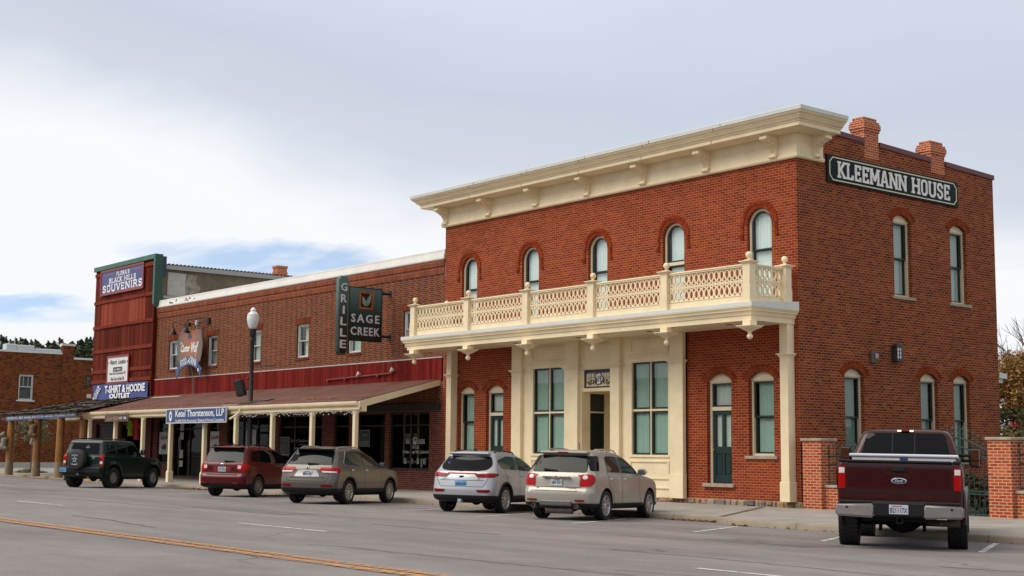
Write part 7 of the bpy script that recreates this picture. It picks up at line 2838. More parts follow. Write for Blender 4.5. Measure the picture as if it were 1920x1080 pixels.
class Car:
    def __init__(s, name, label, cat, x, y, yaw, wb, R_w, tw, track, keys, zs, mat, droop=0.04, ymid=1.0, arch=1.14, group='cars parked at an angle along the kerb', arch_z=0.02):
        gzv = road_z(x, y)
        up = Vector((0.002, 0.018, 1)).normalized()
        f = Vector((math.sin(yaw), math.cos(yaw), 0))
        f = (f - up * f.dot(up)).normalized()
        r_ = f.cross(up)
        M = Matrix.Identity(4)
        for i in range(3):
            M[i][0], M[i][1], M[i][2], M[i][3] = r_[i], f[i], up[i], (x, y, gzv)[i]
        s.t = thing(name, label, cat, (x, y, gzv), 0, group)
        s.t.rotation_euler = M.to_euler()
        ROOTM[s.t] = M
        s.wb, s.Rw, s.tw, s.track, s.mat = wb, R_w, tw, track, mat
        s.keys, s.droop, s.ymid = keys, droop, ymid
        K = np.array([k if len(k) == 8 else tuple(k) + (0.05,) for k in keys], float)
        s.K = K
        me = s.shell(zs)
        s.body0 = me
        s.cut = [(yy, s.Rw + arch_z, s.Rw * arch) for yy in (0.0, wb)]
        me = s.boolean(me, True)
        smooth_by_angle(me, R(32))
        s.body = link(bpy.data.objects.new('body', me))
        s.body.parent = s.t
        s.bvh = BVHTree.FromPolygons([v.co.copy() for v in me.vertices], [list(p.vertices) for p in me.polygons])

    def ringp(s, z):
        return [z] + [float(pchip(s.K[:, 0], s.K[:, i], z)) for i in range(1, 8)]

    def shell(s, zs, off=0.0, mats=None, cap=True):
        vs, fs = [], []
        n = None
        ztop, zbelt = s.K[-1, 0], s.K[0, 0]
        for z in zs:
            p = s.ringp(z)
            p[1] -= off
            p[2] += off
            p[3] += off
            h = half_ring(p)
            ring = h + [(-a, b) for a, b in reversed(h[1:-1])]
            n = len(ring)
            wz = max(0.0, (z - zbelt) / (ztop - zbelt)) ** 2.5
            for a, b in ring:
                vs.append((a, b, z - wz * s.droop * ((b - s.ymid) / 1.2) ** 2))
        m = len(zs)
        for i in range(m - 1):
            for k in range(n):
                k2 = (k + 1) % n
                fs.append((i * n + k, i * n + k2, (i + 1) * n + k2, (i + 1) * n + k))
        if cap:
            fs.append(tuple(range(n - 1, -1, -1)))
            c = len(vs)
            top = vs[(m - 1) * n:]
            vs.append((0, sum(v[1] for v in top) / n, max(v[2] for v in top) + 0.006))
            for k in range(n):
                fs.append(((m - 1) * n + k, (m - 1) * n + (k + 1) % n, c))
        me = bpy.data.meshes.new('body')
        me.from_pydata(vs, [], fs)
        for mt in (mats or [s.mat, DARKU]):
            me.materials.append(mt)
        me.update()
        return me

    def boolean(s, me, solid):
        """cut the wheel openings"""
        if not solid:
            bm = bmesh.new()
            bm.from_mesh(me)
            bmesh.ops.delete(bm, geom=[f for f in bm.faces if any((f.calc_center_median().y - yy) ** 2 + (f.calc_center_median().z - zz) ** 2 < (rr * 1.0) ** 2 for yy, zz, rr in s.cut)], context='FACES')
            bm.to_mesh(me)
            bm.free()
            return me
        o = link(bpy.data.objects.new('tmpbody', me))
        cut = MB()
        hw = s.K[:, 3].max()
        for yy, zz, rr in s.cut:
            for sg in (-1, 1):
                xa, xb = sorted((sg * (hw - 0.40), sg * (hw + 0.3)))
                cut.lathe([(rr, xa), (rr, xb)], (0, yy, zz), 40, 'x')
                cut.box(xa + 0.0007, xb - 0.0007, yy - rr * 0.985, yy + rr * 0.985, zz - 1.2, zz)
        cm = cut.mesh('cut', DARKU)
        co_ = link(bpy.data.objects.new('tmpcut', cm))
        md = o.modifiers.new('b', 'BOOLEAN')
        md.operation = 'DIFFERENCE'
        md.solver = 'EXACT'
        md.use_self = True
        md.object = co_
        dg = bpy.context.evaluated_depsgraph_get()
        dg.update()
        m2 = bpy.data.meshes.new_from_object(o.evaluated_get(dg))
        bpy.data.objects.remove(o)
        bpy.data.objects.remove(co_)
        m2.name = 'body'
        m2.materials.clear()
        m2.materials.append(s.mat)
        m2.materials.append(DARKU)
        for p in m2.polygons:
            c = p.center
            p.material_index = 0
            for yy, zz, rr in s.cut:
                d = math.hypot(c.y - yy, c.z - zz)
                if d < rr + 0.004 and abs(c.x) < hw - 0.02 and not (d < rr - 0.03 and abs(c.x) > hw - 0.35):
                    p.material_index = 1
            if c.z < s.K[0, 0] + 0.004:
                p.material_index = 1
        return m2

    def hit(s, axis, a, b):
        if axis == 'R':
            o, d = Vector((3, a, b)), Vector((-1, 0, 0))
        elif axis == 'L':
            o, d = Vector((-3, a, b)), Vector((1, 0, 0))
        elif axis == 'B':
            o, d = Vector((a, -4, b)), Vector((0, 1, 0))
        elif axis == 'F':
            o, d = Vector((a, 8, b)), Vector((0, -1, 0))
        else:
            o, d = Vector((a, b, 5)), Vector((0, 0, -1))
        h = s.bvh.ray_cast(o, d)
        return h[0], h[1]

    def panel(s, mb, poly, axis, off=0.005, res=0.032, m=0):
        """lay a convex patch on the body, following its curve"""
        bm = bmesh.new()
        xs_, ys_ = [p[0] for p in poly], [p[1] for p in poly]
        x0, x1, y0, y1 = min(xs_), max(xs_), min(ys_), max(ys_)
        nx, ny = max(1, math.ceil((x1 - x0) / res)), max(1, math.ceil((y1 - y0) / res))
        g = [[bm.verts.new((x0 + (x1 - x0) * i / nx, y0 + (y1 - y0) * j / ny, 0)) for j in range(ny + 1)] for i in range(nx + 1)]
        for i in range(nx):
            for j in range(ny):
                bm.faces.new((g[i][j], g[i + 1][j], g[i + 1][j + 1], g[i][j + 1]))
        c = Vector((sum(xs_) / len(poly), sum(ys_) / len(poly), 0))
        for i in range(len(poly)):
            a, b = Vector((*poly[i], 0)), Vector((*poly[(i + 1) % len(poly)], 0))
            e = b - a
            if e.length < 1e-6:
                continue
            nrm = Vector((e.y, -e.x, 0)).normalized()
            if nrm.dot(c - a) > 0:
                nrm = -nrm
            bmesh.ops.bisect_plane(bm, geom=list(bm.verts) + list(bm.edges) + list(bm.faces), plane_co=a, plane_no=nrm, clear_outer=True, dist=1e-5)
        bad = []
        for v in bm.verts:
            p, n = s.hit(axis, v.co.x, v.co.y)
            if p is None:
                bad.append(v)
                continue
            v.co = p + n * off
        bmesh.ops.delete(bm, geom=bad, context='VERTS')
        mb.addbm(bm, m)

    def panel2(s, name, polys, axis, mat, parent=None, off=0.008, mirror=True, both=False, **k):
        """a part made of patches; R patches are mirrored to a second part on the left"""
        out = []
        for ax in ((axis, 'L') if (axis == 'R' and mirror) else (axis,)):
            mb = MB()
            for p in polys:
                s.panel(mb, p, ax, off)
            out.append(part(name, mb, mat, parent or s.t, 50, local=True, fixn=False, **k))
        return out

    def lamp(s, name, rear, side, mat, off=0.012, extra=None):
        """a lamp on each side wrapping from the rear face round the corner: rear in (x, z), side in (y, z)"""
        for sg in (1, -1):
            mb = MB()
            for p in rear:
                s.panel(mb, [(sg * q[0], q[1]) for q in p], 'B', off, 0.022)
            for p in side:
                s.panel(mb, p, 'R' if sg > 0 else 'L', off, 0.022)
            L_ = part(name, mb, mat, s.t, 50, local=True, fixn=False)
            if extra:
                for nm, polys, ax, mt in extra:
                    m2 = MB()
                    for p in polys:
                        s.panel(m2, [(sg * q[0], q[1]) for q in p] if ax == 'B' else p, 'B' if ax == 'B' else ('R' if sg > 0 else 'L'), off + 0.006, 0.022)
                    part(nm, m2, mt, L_, 50, local=True, fixn=False)

    def seams(s, lines, axis, w_=0.011):
        mb = MB()
        for ax in ((axis, 'L') if axis == 'R' else (axis,)):
            for ln in lines:
                for a, b in zip(ln[:-1], ln[1:]):
                    A, B = Vector(a), Vector(b)
                    d = (B - A).normalized()
                    n = Vector((-d.y, d.x)) * w_ / 2
                    s.panel(mb, [tuple(A - n), tuple(B - n), tuple(B + n), tuple(A + n)], ax, 0.0035, 0.05)
        o = part('panel_seams', mb, SEAM, s.body, local=True, fixn=False)
        return o

    def cladding(s, z0, z1, mat=PLASTIC, off=0.012, name='lower_cladding'):
        zs = [z0 + (z1 - z0) * i / 6 for i in range(7)]
        me = s.shell(zs, off, [mat], cap=False)
        s.boolean(me, False)
        smooth_by_angle(me, R(40))
        o = link(bpy.data.objects.new(name, me))
        o.parent = s.t
        return o

    def arches(s, mat=PLASTIC, r_=0.03, a0=-0.25, a1=None, out=0.0):
        for yy, zz, rr in s.cut:
            for sg in (1, -1):
                mb = MB()
                pts = []
                t0, t1 = -0.28, math.pi + 0.28
                for k in range(29):
                    t = t0 + (t1 - t0) * k / 28
                    a, b = yy + (rr + r_ * 0.35) * math.cos(t), zz + (rr + r_ * 0.35) * math.sin(t)
                    p, n = s.hit('R', yy + (rr + r_ * 1.4) * math.cos(t), max(s.K[0, 0] + 0.03, zz + (rr + r_ * 1.4) * math.sin(t)))
                    x_ = p.x if p else s.K[:, 3].max()
                    pts.append((sg * (x_ - 0.004 + out), a, b))
                mb.tube(pts, r_, 8)
                part('wheel_arch', mb, mat, s.t, 50, local=True)

    def wheel(s, sg, yy, style):
        e = link(bpy.data.objects.new('wheel', None))
        e.empty_display_size = 0.2
        e.parent = s.t
        xo = sg * s.track / 2
        e.location = (xo, yy, s.Rw)
        e.rotation_euler = (0, 0, 0)
        Rw, w2 = s.Rw, s.tw / 2
        rim = style.get('rim', 0.66) * Rw
        mb = MB()
        prof = [(rim * 0.98, -w2 * 0.8), (rim * 1.03, -w2 * 0.95), (Rw * 0.86, -w2 * 1.04), (Rw * 0.95, -w2 * 0.97), (Rw * 0.985, -w2 * 0.82)]
        gr = style.get('grooves', 4)
        for k in range(gr):
            c = -w2 * 0.7 + 1.4 * w2 * (k + 0.5) / gr
            g = 0.09 * w2
            prof += [(Rw, c - 1.4 * w2 / gr * 0.5 + g), (Rw, c + 1.4 * w2 / gr * 0.5 - g), (Rw - 0.012, c + 1.4 * w2 / gr * 0.5 - g * .6), (Rw - 0.012, c + 1.4 * w2 / gr * 0.5 + g * .6)]
        prof = prof[:-2]
        prof += [(Rw * 0.985, w2 * 0.82), (Rw * 0.95, w2 * 0.97), (Rw * 0.86, w2 * 1.04), (rim * 1.03, w2 * 0.95), (rim * 0.98, w2 * 0.8)]
        mb.lathe(prof, (0, 0, 0), 40, 'x', closed=True)
        if style.get('lugs'):
            for k in range(34):
                a = 2 * math.pi * k / 34
                for q in (-1, 1):
                    aa = a + (0.09 if q > 0 else 0)
                    ca, sa_ = math.cos(aa), math.sin(aa)
                    mb.T = Matrix.Rotation(aa, 4, 'X')
                    mb.box(*sorted((q * w2 * 0.45, q * w2 * 1.02)), -0.022, 0.022, Rw - 0.02, Rw + 0.006)
                    mb.box(*sorted((q * w2 * 0.05, q * w2 * 0.38)), -0.03, 0.01, Rw - 0.02, Rw + 0.007)
            mb.T = Matrix.Identity(4)
        ob = part('tyre', mb, RUBBER, e, 35, local=True)
        mb = MB(Matrix.Rotation(0 if sg > 0 else math.pi, 4, 'Z'))
        # barrel, dark backing, spokes, hub: outside of the car is +x
        mb.lathe([(rim * 1.0, -w2 * 0.8), (rim * 1.0, w2 * 0.8), (rim * 1.01, w2 * 0.93), (rim * 0.95, w2 * 0.95), (rim * 0.91, w2 * 0.8), (rim * 0.9, -w2 * 0.8)], (0, 0, 0), 40, 'x', closed=True)
        mb.lathe([(0.001, w2 * 0.02), (rim * 0.92, -w2 * 0.1), (rim * 0.92, -w2 * 0.14), (0.001, -w2 * 0.1)], (0, 0, 0), 32, 'x', m=1)
        n = style.get('n', 5)
        twin = style.get('twin', 0.0)
        sw_ = style.get('sw', 0.05)
        for k in range(n):
            for tt in ((-1, 1) if twin else (0,)):
                a = 2 * math.pi * k / n + 0.3
                mb2T = mb.T
                mb.T = mb2T @ Matrix.Rotation(a, 4, 'X')
                o0, o1 = tt * twin * 0.35, tt * twin
                zi, zo = rim * 0.16, rim * 0.955
                wi, wo = sw_ * 0.8, sw_ * style.get('flare', 1.1)
                xi, xo_ = w2 * 0.72, w2 * 0.84
                dp = 0.05
                vs = [(xi, o0 - wi / 2, zi), (xi, o0 + wi / 2, zi), (xo_, o1 + wo / 2, zo), (xo_, o1 - wo / 2, zo),
                      (xi - dp, o0 - wi / 1.6, zi), (xi - dp, o0 + wi / 1.6, zi), (xo_ - dp, o1 + wo / 1.6, zo), (xo_ - dp, o1 - wo / 1.6, zo)]
                mb.add(vs, [(0, 1, 2, 3), (0, 4, 5, 1), (1, 5, 6, 2), (2, 6, 7, 3), (3, 7, 4, 0)])
                mb.T = mb2T
        mb.lathe([(rim * 0.22, w2 * 0.5), (rim * 0.22, w2 * 0.74), (rim * 0.17, w2 * 0.8), (0.001, w2 * 0.8)], (0, 0, 0), 20, 'x')
        part('rim', mb, [style.get('mat', ALLOY), DARKU], e, 35, local=True)

    def wheels(s, **style):
        for yy in (0.0, s.wb):
            for sg in (1, -1):
                s.wheel(sg, yy, style)

    def plate(s, x, z, w_, h_, mat, text, top=None, tilt=0.0, dy=0.014):
        p, n = s.hit('B', x, z)
        y = p.y - dy
        T = Matrix.Translation((x, y, z)) @ Matrix.Rotation(tilt, 4, 'X')
        mb = MB(T)
        mb.cbox(-w_ / 2, w_ / 2, -0.004, 0.008, -h_ / 2, h_ / 2, 0.003)
        P = part('licence_plate', mb, mat, s.t, local=True)
        mb = MB()
        text_mb(text, w_ * 0.86, h_ * 0.48, T @ Matrix.Translation((0, -0.005, -h_ * 0.04)), 0.003, 0.02, mb=mb)
        if top:
            text_mb(top, w_ * 0.55, h_ * 0.13, T @ Matrix.Translation((0, -0.005, h_ * 0.37)), 0.003, 0.02, mb=mb)
        part('plate_number', mb, PLATE_T, P, local=True)
        return y

    def mirror(s, y, z, w_=0.24, h_=0.17, mat=None, glass=True):
        for sg in (1, -1):
            p, n = s.hit('R', y, z - 0.06)
            x0 = p.x
            bm = bmesh.new()
            bmesh.ops.create_cube(bm, size=1)
            for v in bm.verts:
                v.co = Vector((sg * (x0 + 0.05 + w_ / 2 + v.co.x * w_ * (0.9 if v.co.y > 0 else 1)), y + v.co.y * 0.14, z + v.co.z * h_ * (0.72 if v.co.y > 0 else 1)))
            bmesh.ops.bevel(bm, geom=list(bm.edges), offset=0.04, segments=3, affect='EDGES')
            mb = MB()
            mb.addbm(bm)
            mb.tube([(sg * (x0 - 0.02), y + 0.02, z - 0.06), (sg * (x0 + 0.09), y + 0.01, z - 0.04)], 0.028, 6)
            Mi = part('mirror', mb, mat or s.mat, s.t, 50, local=True)
            mb = MB()
            xa, xb = sorted((sg * (x0 + 0.085), sg * (x0 + 0.01 + w_)))
            mb.cbox(xa, xb, y - 0.082, y - 0.068, z - h_ / 2 + 0.03, z + h_ / 2 - 0.03, 0.005)
            part('mirror_glass', mb, pmat('mirror_glass', (0.5, 0.58, 0.58), 0.03, 1.0), Mi, local=True)

    def handles(s, ys, z, mat=None, ln=0.18):
        for y in ys:
            for sg in (1, -1):
                p, n = s.hit('R', y, z)
                mb = MB()
                x = p.x
                mb.tube([(sg * (x - 0.01), y - ln / 2, z), (sg * (x + 0.028), y - ln * 0.36, z + 0.004), (sg * (x + 0.034), y, z + 0.006), (sg * (x + 0.028), y + ln * 0.36, z + 0.004), (sg * (x - 0.01), y + ln / 2, z)], [0.012, 0.017, 0.017, 0.017, 0.012], 8)
                part('door_handle', mb, mat or s.mat, s.t, 50, local=True)

    def rails(s, x, y0, y1, h=0.05, mat=None, n=9, r_=0.018):
        for sg in (1, -1):
            pts = []
            for k in range(n):
                q = k / (n - 1)
                y = y0 + (y1 - y0) * q
                p, nn_ = s.hit('T', sg * x, y)
                up = h * min(1, math.sin(math.pi * min(max(q, 0.0), 1)) * 3.2) - 0.005
                pts.append((sg * x, y, p.z + up))
            mb = MB()
            mb.tube(pts, r_, 8)
            for q in (0.28, 0.5, 0.74):
                y = y0 + (y1 - y0) * q
                p, nn_ = s.hit('T', sg * x, y)
                mb.tube([(sg * x, y, p.z - 0.01), (sg * x, y, p.z + h - 0.01)], 0.014, 6)
            part('roof_rail', mb, mat or PLASTIC, s.t, 50, local=True)

    def under(s, z0, z1, y0, y1, hw):
        mb = MB()
        mb.cbox(-hw, hw, y0, y1, z0, z1, 0.05)
        mb.tube([(-s.track / 2 + 0.1, 0, s.Rw), (s.track / 2 - 0.1, 0, s.Rw)], 0.07, 8)
        mb.ball((0.05, 0, s.Rw - 0.02), 0.15)
        part('underbody', mb, DARKU, s.t, local=True)

    def box(s, name, mat, x0, x1, y0, y1, z0, z1, c=0.01, parent=None):
        mb = MB()
        mb.cbox(x0, x1, y0, y1, z0, z1, c)
        return part(name, mb, mat, parent or s.t, 30, local=True)

    def wiper(s, x0, x1, z, dz_=-0.01):
        mb = MB()
        pa, n = s.hit('B', x0, z)
        pb, n = s.hit('B', x1, z + dz_)
        pc = pa.lerp(pb, 0.35)
        mb.tube([pa + Vector((0, -0.03, 0)), pc + Vector((0, -0.035, 0.004)), pb + Vector((0, -0.025, 0))], [0.032, 0.022, 0.012], 6)
        part('rear_wiper', mb, PLASTIC, s.t, local=True)

    def badge(s, x, z, w_, h_, mat=CHROME, n=20, name='badge', dy=0.008, inner=None):
        p, nn_ = s.hit('B', x, z)
        T = Matrix.Translation((x, p.y - dy, z)) @ Matrix.Diagonal((w_ / 2, 1, h_ / 2, 1))
        mb = MB(T)
        mb.lathe([(0.001, -0.004), (0.85, -0.004), (1.0, 0.0), (1.0, 0.012)], (0, 0, 0), n, 'y')
        B = part(name, mb, mat, s.t, 40, local=True)
        if inner:
            mb = MB(Matrix.Translation((0, -0.003, 0)) @ T @ Matrix.Diagonal((0.86, 1, 0.84, 1)))
            mb.lathe([(0.001, -0.004), (0.9, -0.004), (1.0, 0.0)], (0, 0, 0), n, 'y')
            part('badge_field', mb, inner, B, 40, local=True)
        return B, p.y

    def letters(s, text, x, z, w_, h_, mat=CHROME, parent=None, dy=0.004, depth=0.004):
        p, nn_ = s.hit('B', x, z)
        mb = MB()
        text_mb(text, w_, h_, Matrix.Translation((x, p.y - dy, z)), depth, 0.01, mb=mb)
        return part('lettering', mb, mat, parent or s.t, local=True)


def rp(poly, r_=0.05, n=4):
    """round the corners of a convex outline"""
    out = []
    k = len(poly)
    for i in range(k):
        p0, p1, p2 = Vector(poly[i - 1]), Vector(poly[i]), Vector(poly[(i + 1) % k])
        d0, d2 = (p0 - p1), (p2 - p1)
        rr = min(r_, d0.length * 0.45, d2.length * 0.45)
        a, b = p1 + d0.normalized() * rr, p1 + d2.normalized() * rr
        for j in range(n + 1):
            t = j / n
            out.append(tuple(a * (1 - t) ** 2 + p1 * 2 * t * (1 - t) + b * t * t))
    return out


def zlist(z0, belt, top, n1=15, n2=14, n3=16):
    a = [z0 + (belt - 0.16 - z0) * i / n1 for i in range(n1)]
    b = [belt - 0.16 + 0.26 * i / n2 for i in range(n2)]
    c = [belt + 0.10 + (top - belt - 0.10) * (1 - (1 - i / n3) ** 1.5) for i in range(n3 + 1)]
    return a + b + c


def suv_keys(k, sc=1.0):
    return k


def deg(a):
    return R(a)


# ---------------------------------------------------------------- beige crossover in front of the shopfront
keys = [(0.285, -0.74, 3.60, 0.80, 0.22, 0.30, 0.05), (0.335, -0.90, 3.72, 0.87, 0.24, 0.40, 0.07), (0.42, -0.97, 3.78, 0.905, 0.25, 0.45, 0.09), (0.60, -0.985, 3.79, 0.915, 0.25, 0.5, 0.10),
        (0.68, -0.975, 3.78, 0.92, 0.25, 0.5, 0.10), (0.745, -0.92, 3.77, 0.92, 0.22, 0.5, 0.10), (0.92, -0.90, 3.70, 0.918, 0.20, 0.5, 0.11), (1.02, -0.885, 3.50, 0.91, 0.20, 0.45, 0.11),
        (1.07, -0.87, 3.15, 0.90, 0.2, 0.40, 0.11), (1.11, -0.85, 2.72, 0.885, 0.2, 0.35, 0.11), (1.16, -0.82, 2.48, 0.865, 0.2, 0.35, 0.11), (1.30, -0.72, 2.18, 0.82, 0.18, 0.3, 0.1),
        (1.45, -0.61, 1.86, 0.765, 0.16, 0.3, 0.09), (1.56, -0.53, 1.58, 0.715, 0.16, 0.3, 0.08), (1.615, -0.49, 1.36, 0.66, 0.18, 0.3, 0.08), (1.655, -0.40, 1.1, 0.57, 0.2, 0.3, 0.08), (1.68, -0.2, 0.8, 0.42, 0.2, 0.3, 0.08)]
BEIGE = paint('beige_pearl', (0.36, 0.335, 0.29), 0.3)
c = Car('parked_car', 'light beige crossover with chrome strip over the number plate before the cream shopfront', 'car', -0.53, -7.98, deg(-24.2), 2.857, 0.355, 0.235, 1.585, keys, zlist(0.285, 1.11, 1.68), BEIGE, 0.05, 0.7)
c.wheels(n=5, twin=0.05, sw=0.036, flare=1.0, mat=pmat('alloy_bright', (0.55, 0.55, 0.56), 0.3, 0.8), rim=0.68)
c.under(0.25, 0.36, -0.6, 3.4, 0.62)
c.cladding(0.29, 0.405)
c.panel2('rear_window', [rp([(-0.72, 1.13), (0.72, 1.13), (0.63, 1.525), (-0.63, 1.525)], 0.06)], 'B', CGLASS)
c.panel2('quarter_window', [rp([(-0.70, 1.17), (-0.36, 1.17), (-0.16, 1.47), (-0.17, 1.52), (-0.50, 1.52)], 0.04)], 'R', CGLASS)
c.panel2('side_window', [rp([(0.12, 1.165), (0.92, 1.145), (0.92, 1.52), (0.34, 1.535), (0.18, 1.50)], 0.05)], 'R', CGLASS2)
c.panel2('side_window', [rp([(0.98, 1.145), (2.10, 1.125), (1.92, 1.28), (1.55, 1.49), (0.98, 1.52)], 0.04)], 'R', CGLASS2)
c.panel2('windscreen', [rp([(-0.74, 1.17), (0.74, 1.17), (0.62, 1.54), (-0.62, 1.54)], 0.06)], 'F', CGLASS2)
c.lamp('tail_lamp', [rp([(0.565, 0.80), (0.85, 0.80), (0.875, 0.95), (0.865, 1.08), (0.60, 1.085)], 0.05)], [rp([(-0.86, 0.81), (-0.74, 0.86), (-0.68, 0.97), (-0.70, 1.07), (-0.83, 1.08)], 0.04)], REDL,
       extra=[('reverse_lens', [rp([(0.66, 0.97), (0.74, 0.97), (0.77, 1.01), (0.74, 1.055), (0.66, 1.055), (0.63, 1.01)], 0.03)], 'B', WHITEL)])
c.seams([[(-0.60, 0.78), (0.60, 0.78)], [(-0.60, 0.78), (-0.70, 0.9)], [(0.60, 0.78), (0.70, 0.9)], [(-0.55, 0.69), (0.55, 0.69)]], 'B')
c.seams([[(0.52, 0.40), (0.42, 0.62), (0.16, 0.84), (0.10, 1.14)], [(1.0, 0.36), (0.97, 1.13)], [(2.2, 0.42), (2.12, 0.72), (2.12, 1.10)], [(0.06, 1.16), (2.1, 1.12)]], 'R')
c.box('trim_strip', CHROME, -0.36, 0.36, -0.955, -0.885, 0.985, 1.035, 0.015)
c.panel2('plate_recess', [rp([(-0.34, 0.985), (0.34, 0.985), (0.27, 0.77), (-0.27, 0.77)], 0.06)], 'B', BEIGE, off=0.003)
c.plate(0.0, 0.885, 0.30, 0.155, PLATE_W, '2J8 6S1', 'South Dakota', 0.0, 0.02)
mb = MB()
mb.prism([(-0.09, -0.008), (-0.04, -0.008), (-0.03, -0.028), (0.03, -0.028), (0.04, -0.008), (0.09, -0.008), (0.075, 0.012), (0.035, 0.012), (0.028, 0.03), (-0.028, 0.03), (-0.035, 0.012), (-0.075, 0.012)], -0.97, -0.955)
mb.v = [v + Vector((0, 0, 1.01)) for v in mb.v]
part('emblem', mb, pmat('gold_emblem', (0.5, 0.36, 0.14), 0.3, 0.7), c.t, local=True)
c.letters('EQUINOX LTZ', 0.37, 0.755, 0.26, 0.025, SEAM)
c.letters('AWD', -0.50, 0.755, 0.07, 0.025, SEAM)
c.wiper(-0.38, -0.02, 1.185, -0.02)
c.mirror(1.98, 1.17)
c.handles((0.28, 1.15), 0.985, CHROME)
c.rails(0.60, -0.25, 1.30, 0.06, CHROME)
mb = MB()
mb.tube([(-0.3, 1.1, 1.66), (-0.3, 1.02, 1.88)], 0.008, 5)
part('aerial', mb, BLACK, c.t, local=True)
c.box('spoiler', BEIGE, -0.62, 0.62, -0.585, -0.30, 1.565, 1.63, 0.025)
c.box('brake_light', REDD, -0.14, 0.14, -0.592, -0.55, 1.585, 1.615, 0.006)
c.box('skid_plate', pmat('silver_plastic', (0.14, 0.14, 0.14), 0.4, 0.5), -0.42, 0.42, -0.995, -0.9, 0.33, 0.47, 0.03)
for sg in (1, -1):
    mb = MB()
    mb.lathe([(0.045, -1.02), (0.052, -1.02), (0.052, -0.7), (0.045, -0.7)], (sg * 0.55, 0, 0.33), 14, 'y', closed=True)
    mb.lathe([(0.046, -0.98), (0.001, -0.98)], (sg * 0.55, 0, 0.33), 14, 'y')
    part('exhaust_pipe', mb, STEEL, c.t, 40, local=True)
    c.box('reflector', REDD, *sorted((sg * 0.50, sg * 0.74)), -0.985, -0.94, 0.455, 0.495, 0.006)
mb = MB()
mb.lathe([(0.09, -0.34), (0.09, 0.34), (0.05, 0.36)], (0.0, -0.72, 0.24), 12, 'x')
part('silencer', mb, STEEL, c.t, 40, local=True)

# ---------------------------------------------------------------- silver crossover
keys = [(0.285, -0.70, 3.40, 0.78, 0.22, 0.30, 0.06), (0.335, -0.86, 3.52, 0.86, 0.26, 0.40, 0.10), (0.42, -0.91, 3.56, 0.905, 0.28, 0.45, 0.12), (0.58, -0.92, 3.57, 0.92, 0.28, 0.5, 0.13), (0.70, -0.90, 3.57, 0.925, 0.28, 0.5, 0.14),
        (0.90, -0.86, 3.50, 0.925, 0.27, 0.5, 0.14), (1.0, -0.83, 3.34, 0.915, 0.26, 0.45, 0.14), (1.05, -0.81, 3.0, 0.905, 0.26, 0.4, 0.14), (1.09, -0.78, 2.58, 0.885, 0.25, 0.35, 0.14), (1.15, -0.72, 2.34, 0.86, 0.24, 0.35, 0.14),
        (1.28, -0.60, 2.06, 0.81, 0.22, 0.3, 0.13), (1.42, -0.47, 1.74, 0.745, 0.2, 0.3, 0.12), (1.52, -0.40, 1.46, 0.69, 0.18, 0.3, 0.1), (1.575, -0.36, 1.26, 0.64, 0.18, 0.3, 0.1), (1.61, -0.28, 1.0, 0.55, 0.2, 0.3, 0.08), (1.635, -0.1, 0.7, 0.40, 0.2, 0.3, 0.08)]
SILV = paint('silver_metallic', (0.40, 0.415, 0.45), 0.4)
c = Car('parked_car', 'silver crossover with a red light bar across its tail and blue number plate', 'car', -4.75, -7.71, deg(-26.8), 2.67, 0.355, 0.235, 1.60, keys, zlist(0.285, 1.09, 1.635), SILV, 0.05, 0.6)
c.wheels(n=5, twin=0.06, sw=0.03, flare=1.0, mat=pmat('alloy_bright', (0.55, 0.55, 0.56), 0.3, 0.8), rim=0.70)
c.under(0.25, 0.36, -0.5, 3.2, 0.62)
c.cladding(0.29, 0.46)
c.arches(PLASTIC, 0.035)
c.panel2('rear_window', [rp([(-0.66, 1.12), (-0.4, 1.085), (0.4, 1.085), (0.66, 1.12), (0.74, 1.24), (0.62, 1.47), (-0.62, 1.47), (-0.74, 1.24)], 0.06)], 'B', CGLASS)
c.panel2('side_window', [rp([(-0.12, 1.16), (0.82, 1.13), (0.82, 1.48), (0.35, 1.49), (-0.30, 1.37)], 0.05)], 'R', CGLASS2)
c.panel2('side_window', [rp([(0.88, 1.13), (1.95, 1.105), (1.75, 1.27), (1.40, 1.45), (0.88, 1.48)], 0.04)], 'R', CGLASS2)
c.panel2('windscreen', [rp([(-0.74, 1.14), (0.74, 1.14), (0.62, 1.5), (-0.62, 1.5)], 0.06)], 'F', CGLASS2)
c.lamp('tail_lamp', [rp([(0.34, 1.015), (0.46, 0.92), (0.88, 0.925), (0.895, 1.0), (0.86, 1.04)], 0.02)], [rp([(-0.72, 0.925), (-0.50, 0.98), (-0.44, 1.02), (-0.70, 1.035)], 0.02)], REDD,
       extra=[('bright_lens', [rp([(0.5, 0.985), (0.84, 0.985), (0.86, 1.02), (0.46, 1.015)], 0.01)], 'B', REDL)])
c.panel2('light_bar', [[(-0.42, 1.005), (0.42, 1.005), (0.42, 1.037), (-0.42, 1.037)]], 'B', REDL, off=0.011)
c.seams([[(-0.62, 0.68), (0.62, 0.68)], [(0.62, 0.68), (0.74, 0.90)], [(-0.62, 0.68), (-0.74, 0.90)], [(-0.64, 0.845), (0.64, 0.845)]], 'B')
c.seams([[(0.48, 0.46), (0.34, 0.70), (0.02, 0.9), (-0.02, 1.14)], [(0.9, 0.44), (0.86, 1.13)], [(2.02, 0.46), (1.98, 1.08)]], 'R')
c.plate(0.0, 0.755, 0.32, 0.16, PLATE_B, 'WAGHOM', None)
c.badge(0.0, 0.945, 0.15, 0.08, CHROME, inner=SEAM)
c.letters('SPORTAGE', -0.46, 0.885, 0.2, 0.022)
c.letters('EX', 0.50, 0.885, 0.07, 0.022)
c.wiper(-0.12, 0.24, 1.115, 0.0)
c.mirror(1.85, 1.14)
c.handles((0.1, 1.02), 0.98)
c.rails(0.58, -0.15, 1.20, 0.04, PLASTIC)
